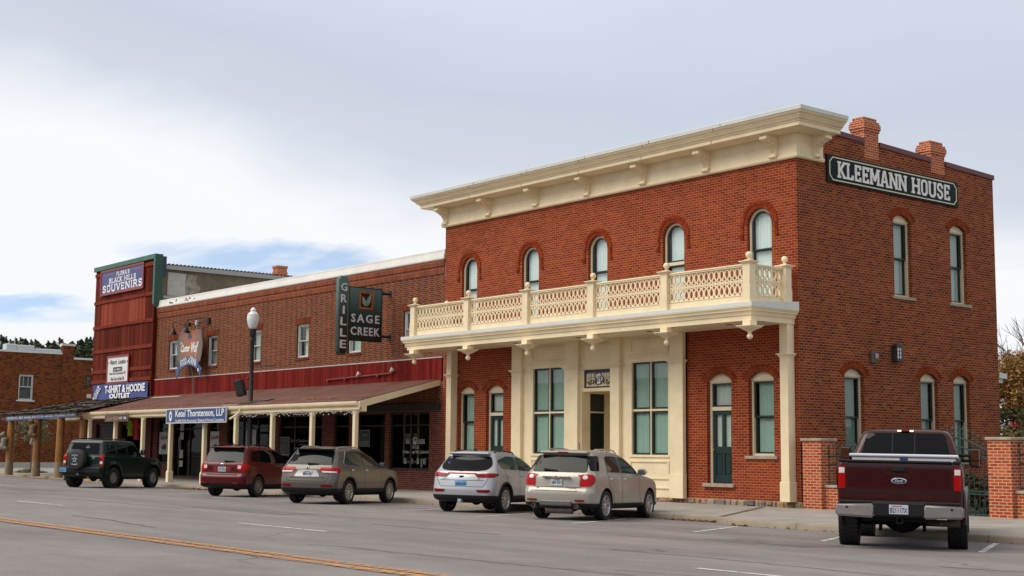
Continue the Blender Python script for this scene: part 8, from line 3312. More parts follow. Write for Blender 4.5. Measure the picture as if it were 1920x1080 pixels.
c.panel2('roof_glass', [rp([(-0.42, 0.05), (0.42, 0.05), (0.42, 1.0), (-0.42, 1.0)], 0.06)], 'T', CGLASS)
mb = MB()
mb.prism([(-0.10, 0), (0.08, 0), (-0.06, 0.07), (-0.09, 0.07)], -0.02, 0.02, 'yz')
mb.v = [v + Vector((0, 0.0, 1.615)) for v in mb.v]
part('aerial_fin', mb, PLASTIC, c.t, local=True)
c.box('spoiler', SILV, -0.58, 0.58, -0.455, -0.15, 1.515, 1.58, 0.025)
for sg in (1, -1):
    mb = MB()
    c.panel(mb, [(sg * q[0], q[1]) for q in rp([(0.44, 0.60), (0.50, 0.54), (0.78, 0.53), (0.82, 0.58), (0.8, 0.61)], 0.02)], 'B', 0.014, 0.04)
    part('reflector', mb, REDD, c.t, local=True, fixn=False)
c.box('hitch_cover', pmat('hitch_plate', (0.30, 0.38, 0.5), 0.5), -0.05, 0.05, -0.95, -0.8, 0.27, 0.36, 0.008)
mb = MB()
mb.prism([(0.0, 0.055), (0.016, 0.02), (0.055, 0.02), (0.024, -0.006), (0.036, -0.05), (0, -0.024), (-0.036, -0.05), (-0.024, -0.006), (-0.055, 0.02), (-0.016, 0.02)], -0.004, 0.0)
p, n = c.hit('B', -0.52, 1.29)
mb.v = [v + Vector((-0.52, p.y - 0.03, 1.29)) for v in mb.v]
part('sticker', mb, pmat('violet_sticker', (0.10, 0.06, 0.4), 0.5), c.t, local=True)

# ---------------------------------------------------------------- brown-grey seven-seater
keys = [(0.285, -0.78, 3.52, 0.80, 0.22, 0.30, 0.05), (0.335, -0.93, 3.66, 0.88, 0.25, 0.40, 0.08), (0.45, -0.985, 3.74, 0.93, 0.26, 0.45, 0.10), (0.60, -0.99, 3.75, 0.94, 0.26, 0.5, 0.11), (0.72, -0.97, 3.75, 0.945, 0.25, 0.5, 0.11),
        (0.93, -0.92, 3.68, 0.945, 0.24, 0.5, 0.11), (1.03, -0.90, 3.50, 0.935, 0.23, 0.45, 0.11), (1.08, -0.88, 3.15, 0.92, 0.23, 0.4, 0.11), (1.12, -0.855, 2.70, 0.90, 0.22, 0.35, 0.11), (1.18, -0.82, 2.44, 0.88, 0.22, 0.35, 0.11),
        (1.32, -0.71, 2.12, 0.825, 0.2, 0.3, 0.10), (1.46, -0.60, 1.80, 0.765, 0.18, 0.3, 0.1), (1.57, -0.52, 1.5, 0.71, 0.17, 0.3, 0.09), (1.625, -0.48, 1.28, 0.66, 0.18, 0.3, 0.08), (1.66, -0.40, 1.0, 0.57, 0.2, 0.3, 0.08), (1.685, -0.2, 0.7, 0.42, 0.2, 0.3, 0.08)]
BRNG = paint('brown_grey_metallic', (0.115, 0.103, 0.095), 0.45)
c = Car('parked_car', 'brown-grey crossover with wide red and white tail lamps beside the dark red car', 'car', -10.97, -8.69, deg(-30.4), 2.78, 0.36, 0.235, 1.63, keys, zlist(0.285, 1.12, 1.685), BRNG, 0.05, 0.7)
c.wheels(n=5, twin=0.06, sw=0.034, flare=1.0, mat=ALLOY, rim=0.66)
c.under(0.25, 0.36, -0.6, 3.35, 0.64)
c.cladding(0.29, 0.47)
c.arches(PLASTIC, 0.028)
c.panel2('rear_window', [rp([(-0.74, 1.14), (0.74, 1.14), (0.64, 1.545), (-0.64, 1.545)], 0.05)], 'B', CGLASS)
c.panel2('side_window', [rp([(-0.28, 1.22), (-0.22, 1.165), (0.90, 1.145), (0.90, 1.53), (0.4, 1.55), (0.02, 1.52)], 0.05)], 'R', CGLASS2)
c.panel2('side_window', [rp([(0.96, 1.145), (2.05, 1.125), (1.85, 1.30), (1.50, 1.50), (0.96, 1.53)], 0.04)], 'R', CGLASS2)
c.panel2('windscreen', [rp([(-0.76, 1.17), (0.76, 1.17), (0.63, 1.55), (-0.63, 1.55)], 0.06)], 'F', CGLASS2)
for pts in ([(-0.30, 1.20), (-0.24, 1.15), (2.05, 1.11), (1.50, 1.51), (0.96, 1.545), (0.4, 1.565), (0.02, 1.535), (-0.30, 1.20)],):
    mb = MB()
    for sg in (1, -1):
        P = []
        for (a, b) in pts:
            p, n = c.hit('R', a, b)
            P.append((sg * (p.x + 0.004), a, b))
        mb.tube(P, 0.008, 5)
    part('window_trim', mb, CHROME, c.body, local=True)
c.lamp('tail_lamp', [rp([(0.40, 0.99), (0.52, 0.90), (0.895, 0.90), (0.905, 0.98), (0.89, 1.06), (0.42, 1.07)], 0.025)], [rp([(-0.80, 0.91), (-0.60, 0.925), (-0.55, 0.98), (-0.60, 1.05), (-0.78, 1.06)], 0.03)], REDL,
       extra=[('clear_lens', [rp([(0.50, 0.915), (0.89, 0.912), (0.895, 0.955), (0.46, 0.965)], 0.01)], 'B', WHITEL)])
c.seams([[(-0.60, 0.665), (0.60, 0.665)], [(0.60, 0.665), (0.68, 0.72)], [(-0.60, 0.665), (-0.68, 0.72)], [(0.68, 0.72), (0.68, 0.9)], [(-0.68, 0.72), (-0.68, 0.9)], [(-0.62, 0.76), (0.62, 0.76)]], 'B')
c.seams([[(0.50, 0.46), (0.40, 0.7), (0.02, 0.92), (-0.02, 1.15)], [(0.98, 0.46), (0.94, 1.14)], [(2.12, 0.46), (2.1, 1.10)]], 'R')
c.panel2('plate_recess', [rp([(-0.30, 0.985), (0.30, 0.985), (0.42, 0.795), (-0.42, 0.795)], 0.04)], 'B', paint('recess_grey', (0.42, 0.41, 0.40), 0.5), off=0.006)
c.plate(0.02, 0.885, 0.30, 0.155, PLATE_W, 'MNO-140', 'Colorful', 0.0, 0.02)
c.badge(0.0, 1.045, 0.13, 0.055, CHROME, inner=SEAM)
c.letters('SORENTO', -0.46, 0.775, 0.2, 0.022)
c.letters('LX', 0.50, 0.775, 0.06, 0.022)
c.wiper(-0.02, 0.32, 1.165, 0.0)
c.mirror(1.95, 1.18, mat=PLASTIC)
c.handles((0.22, 1.1), 1.0, CHROME)
c.rails(0.60, -0.30, 1.25, 0.045, ALLOY)
c.box('spoiler', PLASTIC, -0.62, 0.62, -0.655, -0.36, 1.575, 1.62, 0.02)
c.box('brake_light', REDD, -0.14, 0.14, -0.64, -0.4, 1.615, 1.635, 0.006)
for sg in (1, -1):
    mb = MB()
    c.panel(mb, [(sg * q[0], q[1]) for q in rp([(0.46, 0.50), (0.84, 0.50), (0.82, 0.565), (0.52, 0.57)], 0.02)], 'B', 0.014, 0.04)
    part('reflector', mb, REDD, c.t, local=True, fixn=False)

# ---------------------------------------------------------------- dark red estate-like crossover
keys = [(0.285, -0.74, 3.36, 0.78, 0.18, 0.30, 0.04), (0.335, -0.90, 3.46, 0.85, 0.20, 0.40, 0.06), (0.45, -0.96, 3.53, 0.885, 0.22, 0.45, 0.08), (0.60, -0.97, 3.55, 0.895, 0.22, 0.5, 0.08), (0.70, -0.955, 3.55, 0.90, 0.2, 0.5, 0.08), (0.76, -0.90, 3.55, 0.90, 0.18, 0.5, 0.08),
        (0.95, -0.885, 3.48, 0.90, 0.18, 0.5, 0.08), (1.05, -0.875, 3.30, 0.89, 0.18, 0.45, 0.08), (1.09, -0.865, 2.95, 0.88, 0.18, 0.4, 0.08), (1.13, -0.85, 2.5, 0.865, 0.17, 0.35, 0.08), (1.19, -0.82, 2.26, 0.845, 0.17, 0.35, 0.08),
        (1.34, -0.74, 2.0, 0.80, 0.16, 0.3, 0.08), (1.50, -0.655, 1.72, 0.755, 0.15, 0.3, 0.07), (1.60, -0.60, 1.46, 0.715, 0.15, 0.3, 0.07), (1.645, -0.57, 1.26, 0.67, 0.16, 0.3, 0.07), (1.675, -0.48, 1.0, 0.58, 0.2, 0.3, 0.07), (1.695, -0.2, 0.7, 0.42, 0.2, 0.3, 0.07)]
DRED = paint('deep_red', (0.085, 0.003, 0.006), 0.2)
c = Car('parked_car', 'deep red crossover with black roof rails parked between the porch posts', 'car', -17.46, -8.09, deg(-29.6), 2.64, 0.35, 0.23, 1.56, keys, zlist(0.285, 1.13, 1.695), DRED, 0.03, 0.6)
c.wheels(n=5, twin=0.05, sw=0.035, flare=1.0, mat=ALLOYD, rim=0.62)
c.under(0.25, 0.36, -0.6, 3.2, 0.62)
c.cladding(0.29, 0.43)
c.panel2('rear_window', [rp([(-0.71, 1.14), (0.71, 1.14), (0.64, 1.575), (-0.64, 1.575)], 0.05)], 'B', pmat('rear_glass_grey', (0.014, 0.017, 0.02), 0.04, 0, 0.2))
c.panel2('side_window', [rp([(-0.42, 1.19), (0.02, 1.165), (0.05, 1.53), (-0.26, 1.54)], 0.04)], 'R', CGLASS)
c.panel2('side_window', [rp([(0.08, 1.165), (0.90, 1.15), (0.90, 1.55), (0.10, 1.555)], 0.04)], 'R', CGLASS)
c.panel2('side_window', [rp([(0.95, 1.15), (1.95, 1.135), (1.8, 1.3), (1.45, 1.52), (0.95, 1.55)], 0.04)], 'R', CGLASS)
c.panel2('windscreen', [rp([(-0.72, 1.18), (0.72, 1.18), (0.62, 1.56), (-0.62, 1.56)], 0.06)], 'F', CGLASS2)
c.lamp('tail_lamp', [rp([(0.54, 0.93), (0.62, 0.85), (0.85, 0.83), (0.865, 1.0), (0.85, 1.09), (0.60, 1.09)], 0.03)], [rp([(-0.80, 0.85), (-0.66, 0.9), (-0.56, 1.04), (-0.62, 1.08), (-0.78, 1.08)], 0.03)], REDL,
       extra=[('clear_lens', [rp([(0.585, 0.94), (0.70, 0.92), (0.72, 1.03), (0.60, 1.04)], 0.02)], 'B', WHITEL)])
c.seams([[(-0.62, 0.80), (0.62, 0.80)], [(0.62, 0.80), (0.66, 0.86)], [(-0.62, 0.80), (-0.66, 0.86)]], 'B')
c.seams([[(0.46, 0.42), (0.36, 0.66), (0.06, 0.86), (0.04, 1.15)], [(0.94, 0.42), (0.92, 1.14)], [(2.0, 0.42), (1.98, 1.10)]], 'R')
c.panel2('bumper_step', [[(-0.58, 0.715), (0.58, 0.715), (0.60, 0.75), (-0.60, 0.75)]], 'B', PLASTIC, off=0.008)
c.panel2('plate_recess', [rp([(-0.33, 0.99), (0.33, 0.99), (0.33, 0.82), (-0.33, 0.82)], 0.04)], 'B', paint('recess_red', (0.24, 0.02, 0.03), 0.3), off=0.005)
c.plate(0.02, 0.905, 0.30, 0.155, PLATE_W, '53C 3D0', 'South Dakota', 0.0, 0.02)
c.badge(0.0, 1.055, 0.14, 0.075, CHROME, inner=BLUE)
c.letters('SUBARU', -0.46, 1.0, 0.14, 0.026)
c.letters('AWD', -0.46, 0.955, 0.08, 0.024)
c.letters('FORESTER', 0.42, 0.985, 0.2, 0.024)
c.letters('2.5i', 0.46, 0.95, 0.08, 0.022)
c.wiper(0.08, 0.46, 1.165, 0.0)
c.mirror(1.85, 1.19)
c.handles((0.22, 1.08), 1.0)
c.rails(0.60, -0.30, 1.15, 0.075, PLASTIC)
mb = MB()
mb.tube([(-0.02, -0.2, 1.68), (-0.02, -0.26, 1.83)], 0.008, 5)
part('aerial', mb, BLACK, c.t, local=True)
c.box('spoiler', DRED, -0.62, 0.62, -0.74, -0.45, 1.605, 1.65, 0.02)
c.box('brake_light', REDD, -0.18, 0.18, -0.752, -0.72, 1.61, 1.64, 0.006)
for sg in (1, -1):
    c.box('reflector', REDD, *sorted((sg * 0.48, sg * 0.72)), -0.985, -0.93, 0.43, 0.47, 0.008)

# ---------------------------------------------------------------- dark green boxy off-roader
keys = [(0.42, -0.66, 3.55, 0.86, 0.06, 0.12, 0.0), (0.47, -0.72, 3.62, 0.90, 0.06, 0.14, 0.0), (0.60, -0.74, 3.64, 0.91, 0.07, 0.15, 0.01), (0.74, -0.72, 3.64, 0.915, 0.07, 0.15, 0.01), (0.95, -0.70, 3.62, 0.92, 0.08, 0.15, 0.02), (1.10, -0.69, 3.56, 0.92, 0.08, 0.15, 0.02), (1.18, -0.685, 3.42, 0.915, 0.08, 0.2, 0.02),
        (1.21, -0.68, 2.9, 0.91, 0.08, 0.2, 0.02), (1.235, -0.67, 2.28, 0.90, 0.08, 0.15, 0.02), (1.30, -0.655, 2.14, 0.885, 0.08, 0.12, 0.02), (1.50, -0.60, 1.98, 0.835, 0.08, 0.12, 0.02), (1.70, -0.545, 1.80, 0.78, 0.08, 0.12, 0.02),
        (1.79, -0.52, 1.70, 0.755, 0.08, 0.12, 0.02), (1.84, -0.47, 1.58, 0.70, 0.1, 0.15, 0.02), (1.865, -0.35, 1.40, 0.58, 0.1, 0.15, 0.02)]
DGRN = paint('dark_green_paint_metal', (0.004, 0.016, 0.011), 0.1, 0.3)
c = Car('off_roader', 'boxy dark green off-roader with a covered spare wheel and star stickers at the left', 'car', -28.07, -8.72, deg(-33.5), 2.842, 0.405, 0.285, 1.63, keys, zlist(0.42, 1.235, 1.865), DGRN, 0.008, 0.7, arch=1.16, arch_z=0.05)
c.wheels(n=7, twin=0.035, sw=0.045, mat=ALLOYD, rim=0.54, lugs=True)
c.under(0.34, 0.46, -0.5, 3.4, 0.66)
c.panel2('rear_window', [rp([(-0.66, 1.30), (0.66, 1.30), (0.60, 1.72), (-0.60, 1.72)], 0.05)], 'B', CGLASS)
c.panel2('side_window', [rp([(-0.38, 1.34), (0.16, 1.34), (0.18, 1.68), (-0.30, 1.68)], 0.05)], 'R', CGLASS)
c.panel2('side_window', [rp([(0.32, 1.34), (0.92, 1.34), (0.92, 1.67), (0.34, 1.68)], 0.05)], 'R', CGLASS)
c.panel2('side_window', [rp([(1.06, 1.32), (1.92, 1.30), (1.62, 1.66), (1.06, 1.67)], 0.04)], 'R', CGLASS)
c.panel2('windscreen', [rp([(-0.78, 1.32), (0.78, 1.32), (0.70, 1.74), (-0.70, 1.74)], 0.06)], 'F', CGLASS2)
c.lamp('tail_lamp', [[(0.755, 0.86), (0.895, 0.86), (0.885, 1.30), (0.75, 1.30)]], [], REDL, off=0.02, extra=[('clear_lens', [[(0.77, 0.93), (0.87, 0.93), (0.87, 1.03), (0.77, 1.03)]], 'B', WHITEL)])
c.seams([[(-0.72, 0.80), (0.72, 0.80)], [(0.72, 0.80), (0.70, 1.74)], [(-0.72, 0.80), (-0.70, 1.74)]], 'B')
c.seams([[(0.26, 0.95), (0.24, 1.7)], [(0.99, 0.5), (0.99, 1.70)], [(2.02, 0.5), (2.02, 1.22)], [(0.6, 0.55), (0.28, 0.95)]], 'R')
# square flared arches
for yy, zz, rr in c.cut:
    for sg in (1, -1):
        mb = MB()
        P = [(yy + (rr + 0.02) * math.cos(t), zz + (rr + 0.02) * math.sin(t)) for t in [math.pi * k / 12 for k in range(13)]]
        Q = [(yy + rr + 0.14, zz - 0.02), (yy + rr + 0.02, zz + rr + 0.10), (yy - rr - 0.02, zz + rr + 0.10), (yy - rr - 0.14, zz - 0.02)]
        outer = [(yy + (rr + 0.12) * max(-1.0, min(1.0, 1.12 * math.cos(t))), min(zz + rr + 0.12, zz + (rr + 0.14) * 1.12 * math.sin(t))) for t in [math.pi * k / 12 for k in range(13)]]
        xa, xb = 0.88, 0.985
        for k in range(12):
            q = [P[k], outer[k], outer[k + 1], P[k + 1]]
            vs = [(sg * xa, a, b) for a, b in q] + [(sg * (xb if i in (0, 3) else xb - 0.045), a, b) for i, (a, b) in enumerate(q)]
            mb.add(vs, [(4, 5, 6, 7), (0, 1, 5, 4), (2, 3, 7, 6), (1, 2, 6, 5), (3, 0, 4, 7)])
        part('wheel_arch', mb, DGRN, c.t, 25, local=True)
c.box('rear_bumper', PLASTIC, -0.93, 0.93, -0.92, -0.66, 0.56, 0.80, 0.035)
c.box('side_step', PLASTIC, 0.84, 0.98, 0.62, 2.2, 0.40, 0.47, 0.03)
c.box('side_step', PLASTIC, -0.98, -0.84, 0.62, 2.2, 0.40, 0.47, 0.03)
mb = MB()
mb.lathe([(0.001, -1.05), (0.30, -1.05), (0.36, -1.035), (0.395, -0.98), (0.40, -0.82), (0.36, -0.74), (0.001, -0.72)], (-0.14, 0, 1.075), 40, 'y')
SP = part('spare_wheel_cover', mb, pmat('vinyl_cover', (0.018, 0.017, 0.016), 0.5, var=0.3, vscale=3, bump=0.3, bscale=5), c.t, 40, local=True)


def star(r0, r1):
    return [((r0 if k % 2 == 0 else r1) * math.sin(math.pi * k / 5), (r0 if k % 2 == 0 else r1) * math.cos(math.pi * k / 5)) for k in range(10)]


STW, STB = pmat('sticker_white', (0.62, 0.64, 0.68), 0.5), pmat('sticker_navy', (0.02, 0.03, 0.10), 0.5)


def star_part(x, y, z, rr, parent):
    mb = MB(Matrix.Translation((x, y, z)))
    mb.prism(star(rr, rr * 0.42), -0.004, 0.0)
    o = part('star_emblem', mb, STW, parent, local=True)
    mb = MB(Matrix.Translation((x, y, z)))
    mb.prism(star(rr * 0.82, rr * 0.34), -0.006, -0.0041)
    part('star_ring', mb, STB, o, local=True)
    mb = MB(Matrix.Translation((x, y, z)))
    mb.prism(star(rr * 0.62, rr * 0.26), -0.008, -0.0061)
    o3 = part('star_border', mb, STW, o, local=True)
    mb = MB(Matrix.Translation((x, y, z)))
    mb.prism(star(rr * 0.48, rr * 0.2), -0.010, -0.0081)
    part('star_core', mb, STB, o, local=True)


star_part(-0.14, -1.051, 1.075, 0.135, SP)
mb = MB()
text_mb('DALLAS', 0.26, 0.045, Matrix.Translation((-0.14, -1.051, 1.255)), 0.004, 0.02, mb=mb, arc=0.30)
text_mb('COWBOYS', 0.30, 0.045, Matrix.Translation((-0.14, -1.051, 0.885)), 0.004, 0.02, mb=mb, arc=-0.40)
part('cover_lettering', mb, STW, SP, local=True)
p, n = c.hit('B', 0.0, 1.56)
star_part(0.12, p.y - 0.01, 1.54, 0.11, c.t)
p, n = c.hit('B', 0.44, 1.17)
star_part(0.46, p.y - 0.01, 1.17, 0.085, c.t)
T_ = c
y_ = -0.935
mb = MB(Matrix.Translation((-0.72, y_, 0.67)))
mb.cbox(-0.15, 0.15, -0.006, 0.012, -0.078, 0.078, 0.003)
P_ = part('licence_plate', mb, PLATE_B, c.t, local=True)
mb = MB()
text_mb('18-472', 0.25, 0.07, Matrix.Translation((-0.72, y_ - 0.006, 0.665)), 0.003, 0.02, mb=mb)
part('plate_number', mb, PLATE_T, P_, local=True)
c.letters('H3', -0.62, 0.93, 0.10, 0.03)
for sg in (1, -1):
    c.box('mud_flap', PLASTIC, *sorted((sg * 0.66, sg * 0.95)), -0.50, -0.47, 0.26, 0.62, 0.008)
c.box('tow_hitch', pmat('hitch_steel', (0.10, 0.095, 0.09), 0.5, 0.6), -0.05, 0.05, -1.02, -0.7, 0.47, 0.56, 0.012)
c.mirror(1.88, 1.42, 0.22, 0.24, PLASTIC)
c.handles((0.42, 1.16), 1.16, PLASTIC)
c.rails(0.62, -0.35, 1.35, 0.05, PLASTIC)
mb = MB()
for yy in (-0.1, 0.35, 0.8, 1.2):
    mb.tube([(-0.62, yy, 1.915), (0.62, yy, 1.915)], 0.014, 6)
part('roof_bar', mb, PLASTIC, c.t, local=True)
mb = MB()
mb.tube([(0.3, -0.55, 0.42), (0.36, -0.85, 0.40)], 0.045, 10)
part('exhaust_pipe', mb, STEEL, c.t, local=True)

# ---------------------------------------------------------------- maroon pickup
keys = [(0.66, -1.18, 4.80, 1.00, 0.06, 0.2, 0.0), (0.72, -1.22, 4.86, 1.015, 0.06, 0.2, 0.0), (0.90, -1.23, 4.88, 1.02, 0.06, 0.2, 0.005), (1.10, -1.235, 4.88, 1.025, 0.06, 0.2, 0.005), (1.30, -1.235, 4.86, 1.02, 0.06, 0.25, 0.005), (1.44, -1.225, 4.80, 1.005, 0.06, 0.25, 0.005), (1.485, -1.20, 4.70, 0.985, 0.06, 0.25, 0.005)]
MAR = paint('maroon_paint', (0.036, 0.0028, 0.0035), 0.1, 0.28)
c = Car('pickup_truck', 'maroon pickup truck with white bed tool box and wide towing mirrors before the iron gate', 'pickup truck', 10.02, -9.5, deg(-32.5), 3.97, 0.43, 0.32, 1.84, keys, [0.66 + 0.825 * i / 26 for i in range(27)], MAR, 0.0, 1.8, arch=1.14, arch_z=0.10)
c.wheels(n=8, sw=0.07, mat=ALLOY, rim=0.55, lugs=True, grooves=3)
# cab as a second shell
ck = [(1.45, 1.08, 3.55, 0.985, 0.10, 0.15, 0.02), (1.52, 1.09, 3.50, 0.975, 0.10, 0.15, 0.02), (1.62, 1.12, 3.30, 0.945, 0.10, 0.15, 0.03), (1.80, 1.18, 3.00, 0.885, 0.11, 0.15, 0.03), (1.98, 1.25, 2.72, 0.82, 0.12, 0.15, 0.04), (2.06, 1.30, 2.58, 0.77, 0.14, 0.2, 0.04), (2.10, 1.38, 2.44, 0.69, 0.16, 0.2, 0.04), (2.125, 1.55, 2.2, 0.50, 0.2, 0.2, 0.04)]
c.K = np.array([k + (0.05,) for k in ck], float)
c.droop, c.ymid = 0.02, 1.9
me = c.shell([1.45 + 0.675 * (1 - (1 - i / 22) ** 1.3) for i in range(23)])
smooth_by_angle(me, R(32))
o = link(bpy.data.objects.new('cab', me))
o.parent = c.t
bed_bvh = c.bvh
cab_bvh = BVHTree.FromPolygons([v.co.copy() for v in me.vertices], [list(p.vertices) for p in me.polygons])
c.bvh = cab_bvh
c.panel2('rear_window', [rp([(-0.80, 1.60), (0.80, 1.60), (0.70, 2.03), (-0.70, 2.03)], 0.07)], 'B', CGLASS)
c.panel2('slider_frame', [[(-0.245, 1.61), (-0.225, 1.61), (-0.225, 2.02), (-0.245, 2.02)], [(0.155, 1.61), (0.175, 1.61), (0.175, 2.02), (0.155, 2.02)]], 'B', PLASTIC, off=0.014)
c.panel2('side_window', [rp([(1.32, 1.60), (2.0, 1.60), (2.0, 1.98), (1.42, 1.98)], 0.05)], 'R', CGLASS)
c.panel2('side_window', [rp([(2.08, 1.60), (3.1, 1.60), (2.6, 1.96), (2.08, 1.98)], 0.05)], 'R', CGLASS)
mb = MB()
mb.cbox(-0.15, 0.15, 1.25, 1.40, 2.055, 2.095, 0.012)
BLt = part('brake_light', mb, REDD, c.t, 30, local=True)
for sg in (1, -1):
    mb = MB()
    mb.cbox(*sorted((sg * 0.075, sg * 0.145)), 1.24, 1.30, 2.06, 2.09, 0.006)
    part('cargo_lamp', mb, pmat('cargo_lamp_lit', (0.8, 0.75, 0.6), 0.3, emit=(1.0, 0.82, 0.5), estr=1.6), BLt, local=True)
c.bvh = bed_bvh
c.K = np.array([k + (0.05,) for k in keys], float)
# tailgate: panel, rim, handle, emblem, lettering
c.seams([[(-0.86, 0.80), (-0.86, 1.47)], [(0.86, 0.80), (0.86, 1.47)], [(-0.86, 0.965), (0.86, 0.965)], [(-0.86, 1.375), (-0.24, 1.375), (-0.22, 1.29), (-0.16, 1.265), (0.16, 1.265), (0.22, 1.29), (0.24, 1.375), (0.86, 1.375)], [(-0.86, 0.79), (0.86, 0.79)]], 'B', 0.014)
c.box('tailgate_cap', PLASTIC, -0.86, 0.86, -1.25, -1.0, 1.455, 1.50, 0.015)
c.box('bed_rail', PLASTIC, 0.87, 1.0, -1.24, 1.0, 1.455, 1.505, 0.015)
c.box('bed_rail', PLASTIC, -1.0, -0.87, -1.24, 1.0, 1.455, 1.505, 0.015)
c.box('tailgate_handle', PLASTIC, -0.115, 0.115, -1.262, -1.2, 1.30, 1.405, 0.02)
c.box('handle_recess', SEAM, -0.07, 0.07, -1.268, -1.2, 1.335, 1.355, 0.004)
B_, yb = c.badge(0.0, 1.155, 0.26, 0.10, CHROME, 28, inner=pmat('emblem_navy', (0.012, 0.02, 0.07), 0.25))
mb = MB()
text_mb('Ford', 0.13, 0.05, Matrix.Translation((0, yb - 0.016, 1.155)), 0.003, 0.0, italic=0.35, mb=mb)
part('emblem_script', mb, STW, B_, local=True)
for tx, xx, ww in (('SUPER', -0.30, 0.5), ('DUTY', 0.34, 0.42)):
    c.letters(tx, xx, 0.885, ww, 0.075, paint('maroon_emboss', (0.085, 0.014, 0.016), 0.3), c.body, 0.001, 0.005)
c.lamp('tail_lamp', [rp([(0.885, 1.01), (1.0, 1.01), (1.0, 1.385), (0.885, 1.385)], 0.02)], [rp([(-1.20, 1.01), (-1.12, 1.01), (-1.12, 1.385), (-1.20, 1.385)], 0.02)], REDL, off=0.014,
       extra=[('clear_lens', [[(0.90, 1.27), (0.985, 1.27), (0.985, 1.36), (0.90, 1.36)]], 'B', WHITEL)])
# bumper: chrome ends round a black step with the plate
c.box('rear_bumper', PLASTIC, -0.44, 0.44, -1.43, -1.2, 0.55, 0.80, 0.03)
c.box('bumper_step', PLASTIC, -0.98, 0.98, -1.40, -1.2, 0.765, 0.815, 0.015)
BRUSH = pmat('brushed_bumper', (0.30, 0.28, 0.275), 0.35, 0.6, var=0.12)
for sg in (1, -1):
    bm = bmesh.new()
    bmesh.ops.create_cube(bm, size=1)
    for v in bm.verts:
        fx = 0.40 if v.co.x * sg < 0 else 1.045
        v.co = Vector((sg * fx, -1.33 + v.co.y * 0.26 + (0.05 if fx > 1 else 0.0), 0.65 + v.co.z * (0.24 if fx < 1 else 0.20)))
    bmesh.ops.bevel(bm, geom=list(bm.edges), offset=0.03, segments=3, affect='EDGES')
    mb = MB()
    mb.addbm(bm)
    part('bumper_end', mb, BRUSH, c.t, 40, local=True)
    mb = MB()
    mb.lathe([(0.022, -1.462), (0.022, -1.40)], (sg * 0.85, 0.03, 0.70), 10, 'y')
    part('parking_sensor', mb, SEAM, c.t, local=True)
mb = MB()
y_ = -1.432
mb.cbox(-0.155, 0.155, y_ - 0.006, y_ + 0.01, 0.60, 0.755, 0.003)
P_ = part('licence_plate', mb, PLATE_W, c.t, local=True)
mb = MB()
text_mb('B21117X', 0.28, 0.085, Matrix.Translation((0, y_ - 0.007, 0.665)), 0.003, 0.015, mb=mb)
part('plate_number', mb, pmat('plate_navy', (0.03, 0.06, 0.2), 0.5), P_, local=True)
mb = MB()
text_mb('WASHINGTON', 0.17, 0.02, Matrix.Translation((-0.03, y_ - 0.007, 0.733)), 0.003, 0.02, mb=mb)
part('plate_heading', mb, pmat('plate_red', (0.35, 0.03, 0.04), 0.5), P_, local=True)
# running gear seen below the bumper
mb = MB()
mb.tube([(-0.8, 0, 0.43), (0.8, 0, 0.43)], 0.06, 10)
mb.lathe([(0.05, -0.3), (0.15, -0.16), (0.19, 0.0), (0.15, 0.16), (0.05, 0.3)], (0.0, 0, 0.42), 14, 'x')
mb.cbox(-0.55, -0.42, -1.1, 3.5, 0.55, 0.68, 0.02)
mb.cbox(0.42, 0.55, -1.1, 3.5, 0.55, 0.68, 0.02)
mb.cbox(-0.6, 0.6, -1.15, -1.0, 0.47, 0.60, 0.02)
mb.cbox(-0.55, 0.55, 0.4, 2.4, 0.48, 0.66, 0.05)
part('chassis', mb, DARKU, c.t, local=True)
mb = MB()
mb.box(-0.05, 0.05, -1.25, -1.0, 0.44, 0.455)
mb.box(-0.05, 0.05, -1.25, -1.0, 0.525, 0.54)
mb.box(-0.05, -0.036, -1.25, -1.0, 0.455, 0.525)
mb.box(0.036, 0.05, -1.25, -1.0, 0.455, 0.525)
part('tow_receiver', mb, pmat('hitch_black', (0.02, 0.02, 0.02), 0.5), c.t, local=True)
for sg in (1, -1):
    c.box('shock_absorber', DARKU, *sorted((sg * 0.34, sg * 0.40)), -0.3, -0.2, 0.28, 0.55, 0.01)
    # wide flares over the rear and front wheels
    for yy, zz, rr in c.cut:
        mb = MB()
        pts = [(sg * 1.035, yy + (rr + 0.01) * math.cos(t), zz + (rr + 0.01) * math.sin(t)) for t in [-0.2 + (math.pi + 0.4) * k / 24 for k in range(25)]]
        mb.tube(pts, 0.045, 8)
        part('wheel_arch', mb, MAR, c.t, 50, local=True)
mb = MB()
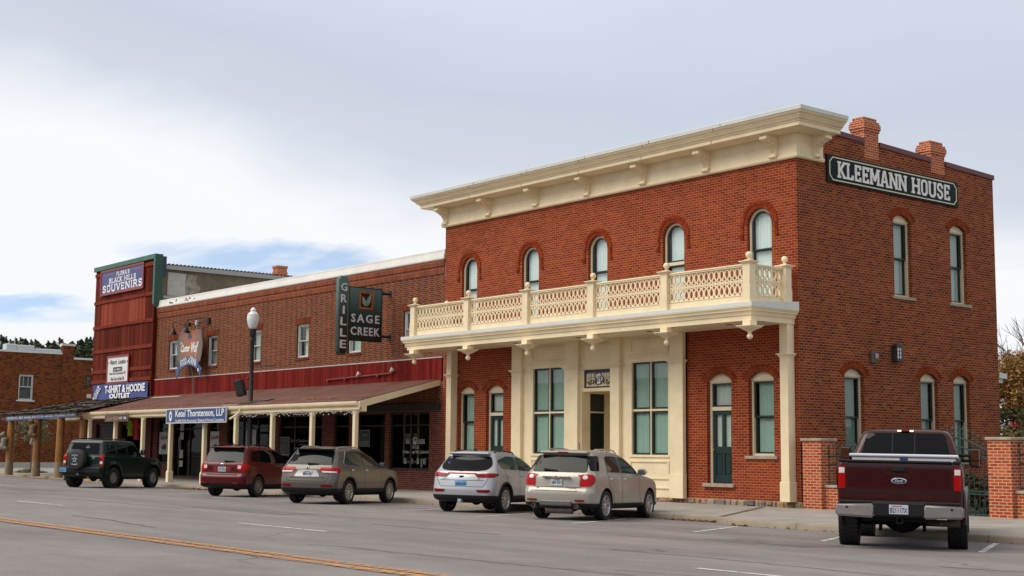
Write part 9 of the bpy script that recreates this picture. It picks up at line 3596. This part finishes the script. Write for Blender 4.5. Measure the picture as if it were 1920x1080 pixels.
mb.tube([(0.45, -0.3, 0.45), (0.55, -0.8, 0.46), (0.66, -0.98, 0.46)], 0.05, 12)
mb.lathe([(0.055, 0), (0.06, 0.0), (0.06, 0.34), (0.055, 0.34)], (0.64, -0.98, 0.46), 12, 'x', closed=True)
part('exhaust_pipe', mb, pmat('rusty_exhaust', (0.10, 0.07, 0.05), 0.6, 0.4, var=0.3), c.t, 40, local=True)
for sg in (1, -1):
    mb = MB()
    mb.cbox(*sorted((sg * 1.12, sg * 1.33)), 2.72, 2.86, 1.44, 1.80, 0.04)
    mb.tube([(sg * 0.93, 2.85, 1.66), (sg * 1.16, 2.80, 1.66)], 0.03, 6)
    mb.tube([(sg * 0.93, 2.85, 1.56), (sg * 1.16, 2.80, 1.56)], 0.03, 6)
    Mi = part('towing_mirror', mb, PLASTIC, c.t, 40, local=True)
    mb = MB()
    mb.cbox(*sorted((sg * 1.145, sg * 1.305)), 2.708, 2.719, 1.575, 1.775, 0.003)
    mb.cbox(*sorted((sg * 1.145, sg * 1.305)), 2.708, 2.719, 1.465, 1.555, 0.003)
    part('mirror_glass', mb, pmat('mirror_glass', (0.5, 0.58, 0.58), 0.03, 1.0), Mi, local=True)
c.bvh = cab_bvh
c.handles((1.55, 2.2), 1.47, MAR)
# tool box lying across the bed: a thing of its own
M_ = ROOTM[c.t]
tb = thing('tool_box', 'white metal tool box lying across the bed of the maroon pickup', 'tool box', tuple(M_ @ Vector((0, 0.6, 1.5))))
mb = MB(M_)
mb.cbox(-0.90, 0.90, 0.30, 0.85, 1.30, 1.57, 0.02)
part('case', mb, pmat('white_metal_box', (0.62, 0.64, 0.68), 0.35, 0.1), tb)
mb = MB(M_)
mb.cbox(-0.95, 0.95, 0.27, 0.88, 1.572, 1.63, 0.018)
part('lid', mb, pmat('white_metal_box', (0.62, 0.64, 0.68), 0.35, 0.1), tb)
mb = MB(M_)
mb.box(-0.06, 0.08, 0.292, 0.30, 1.515, 1.56)
part('maker_plate', mb, BLUE, tb)
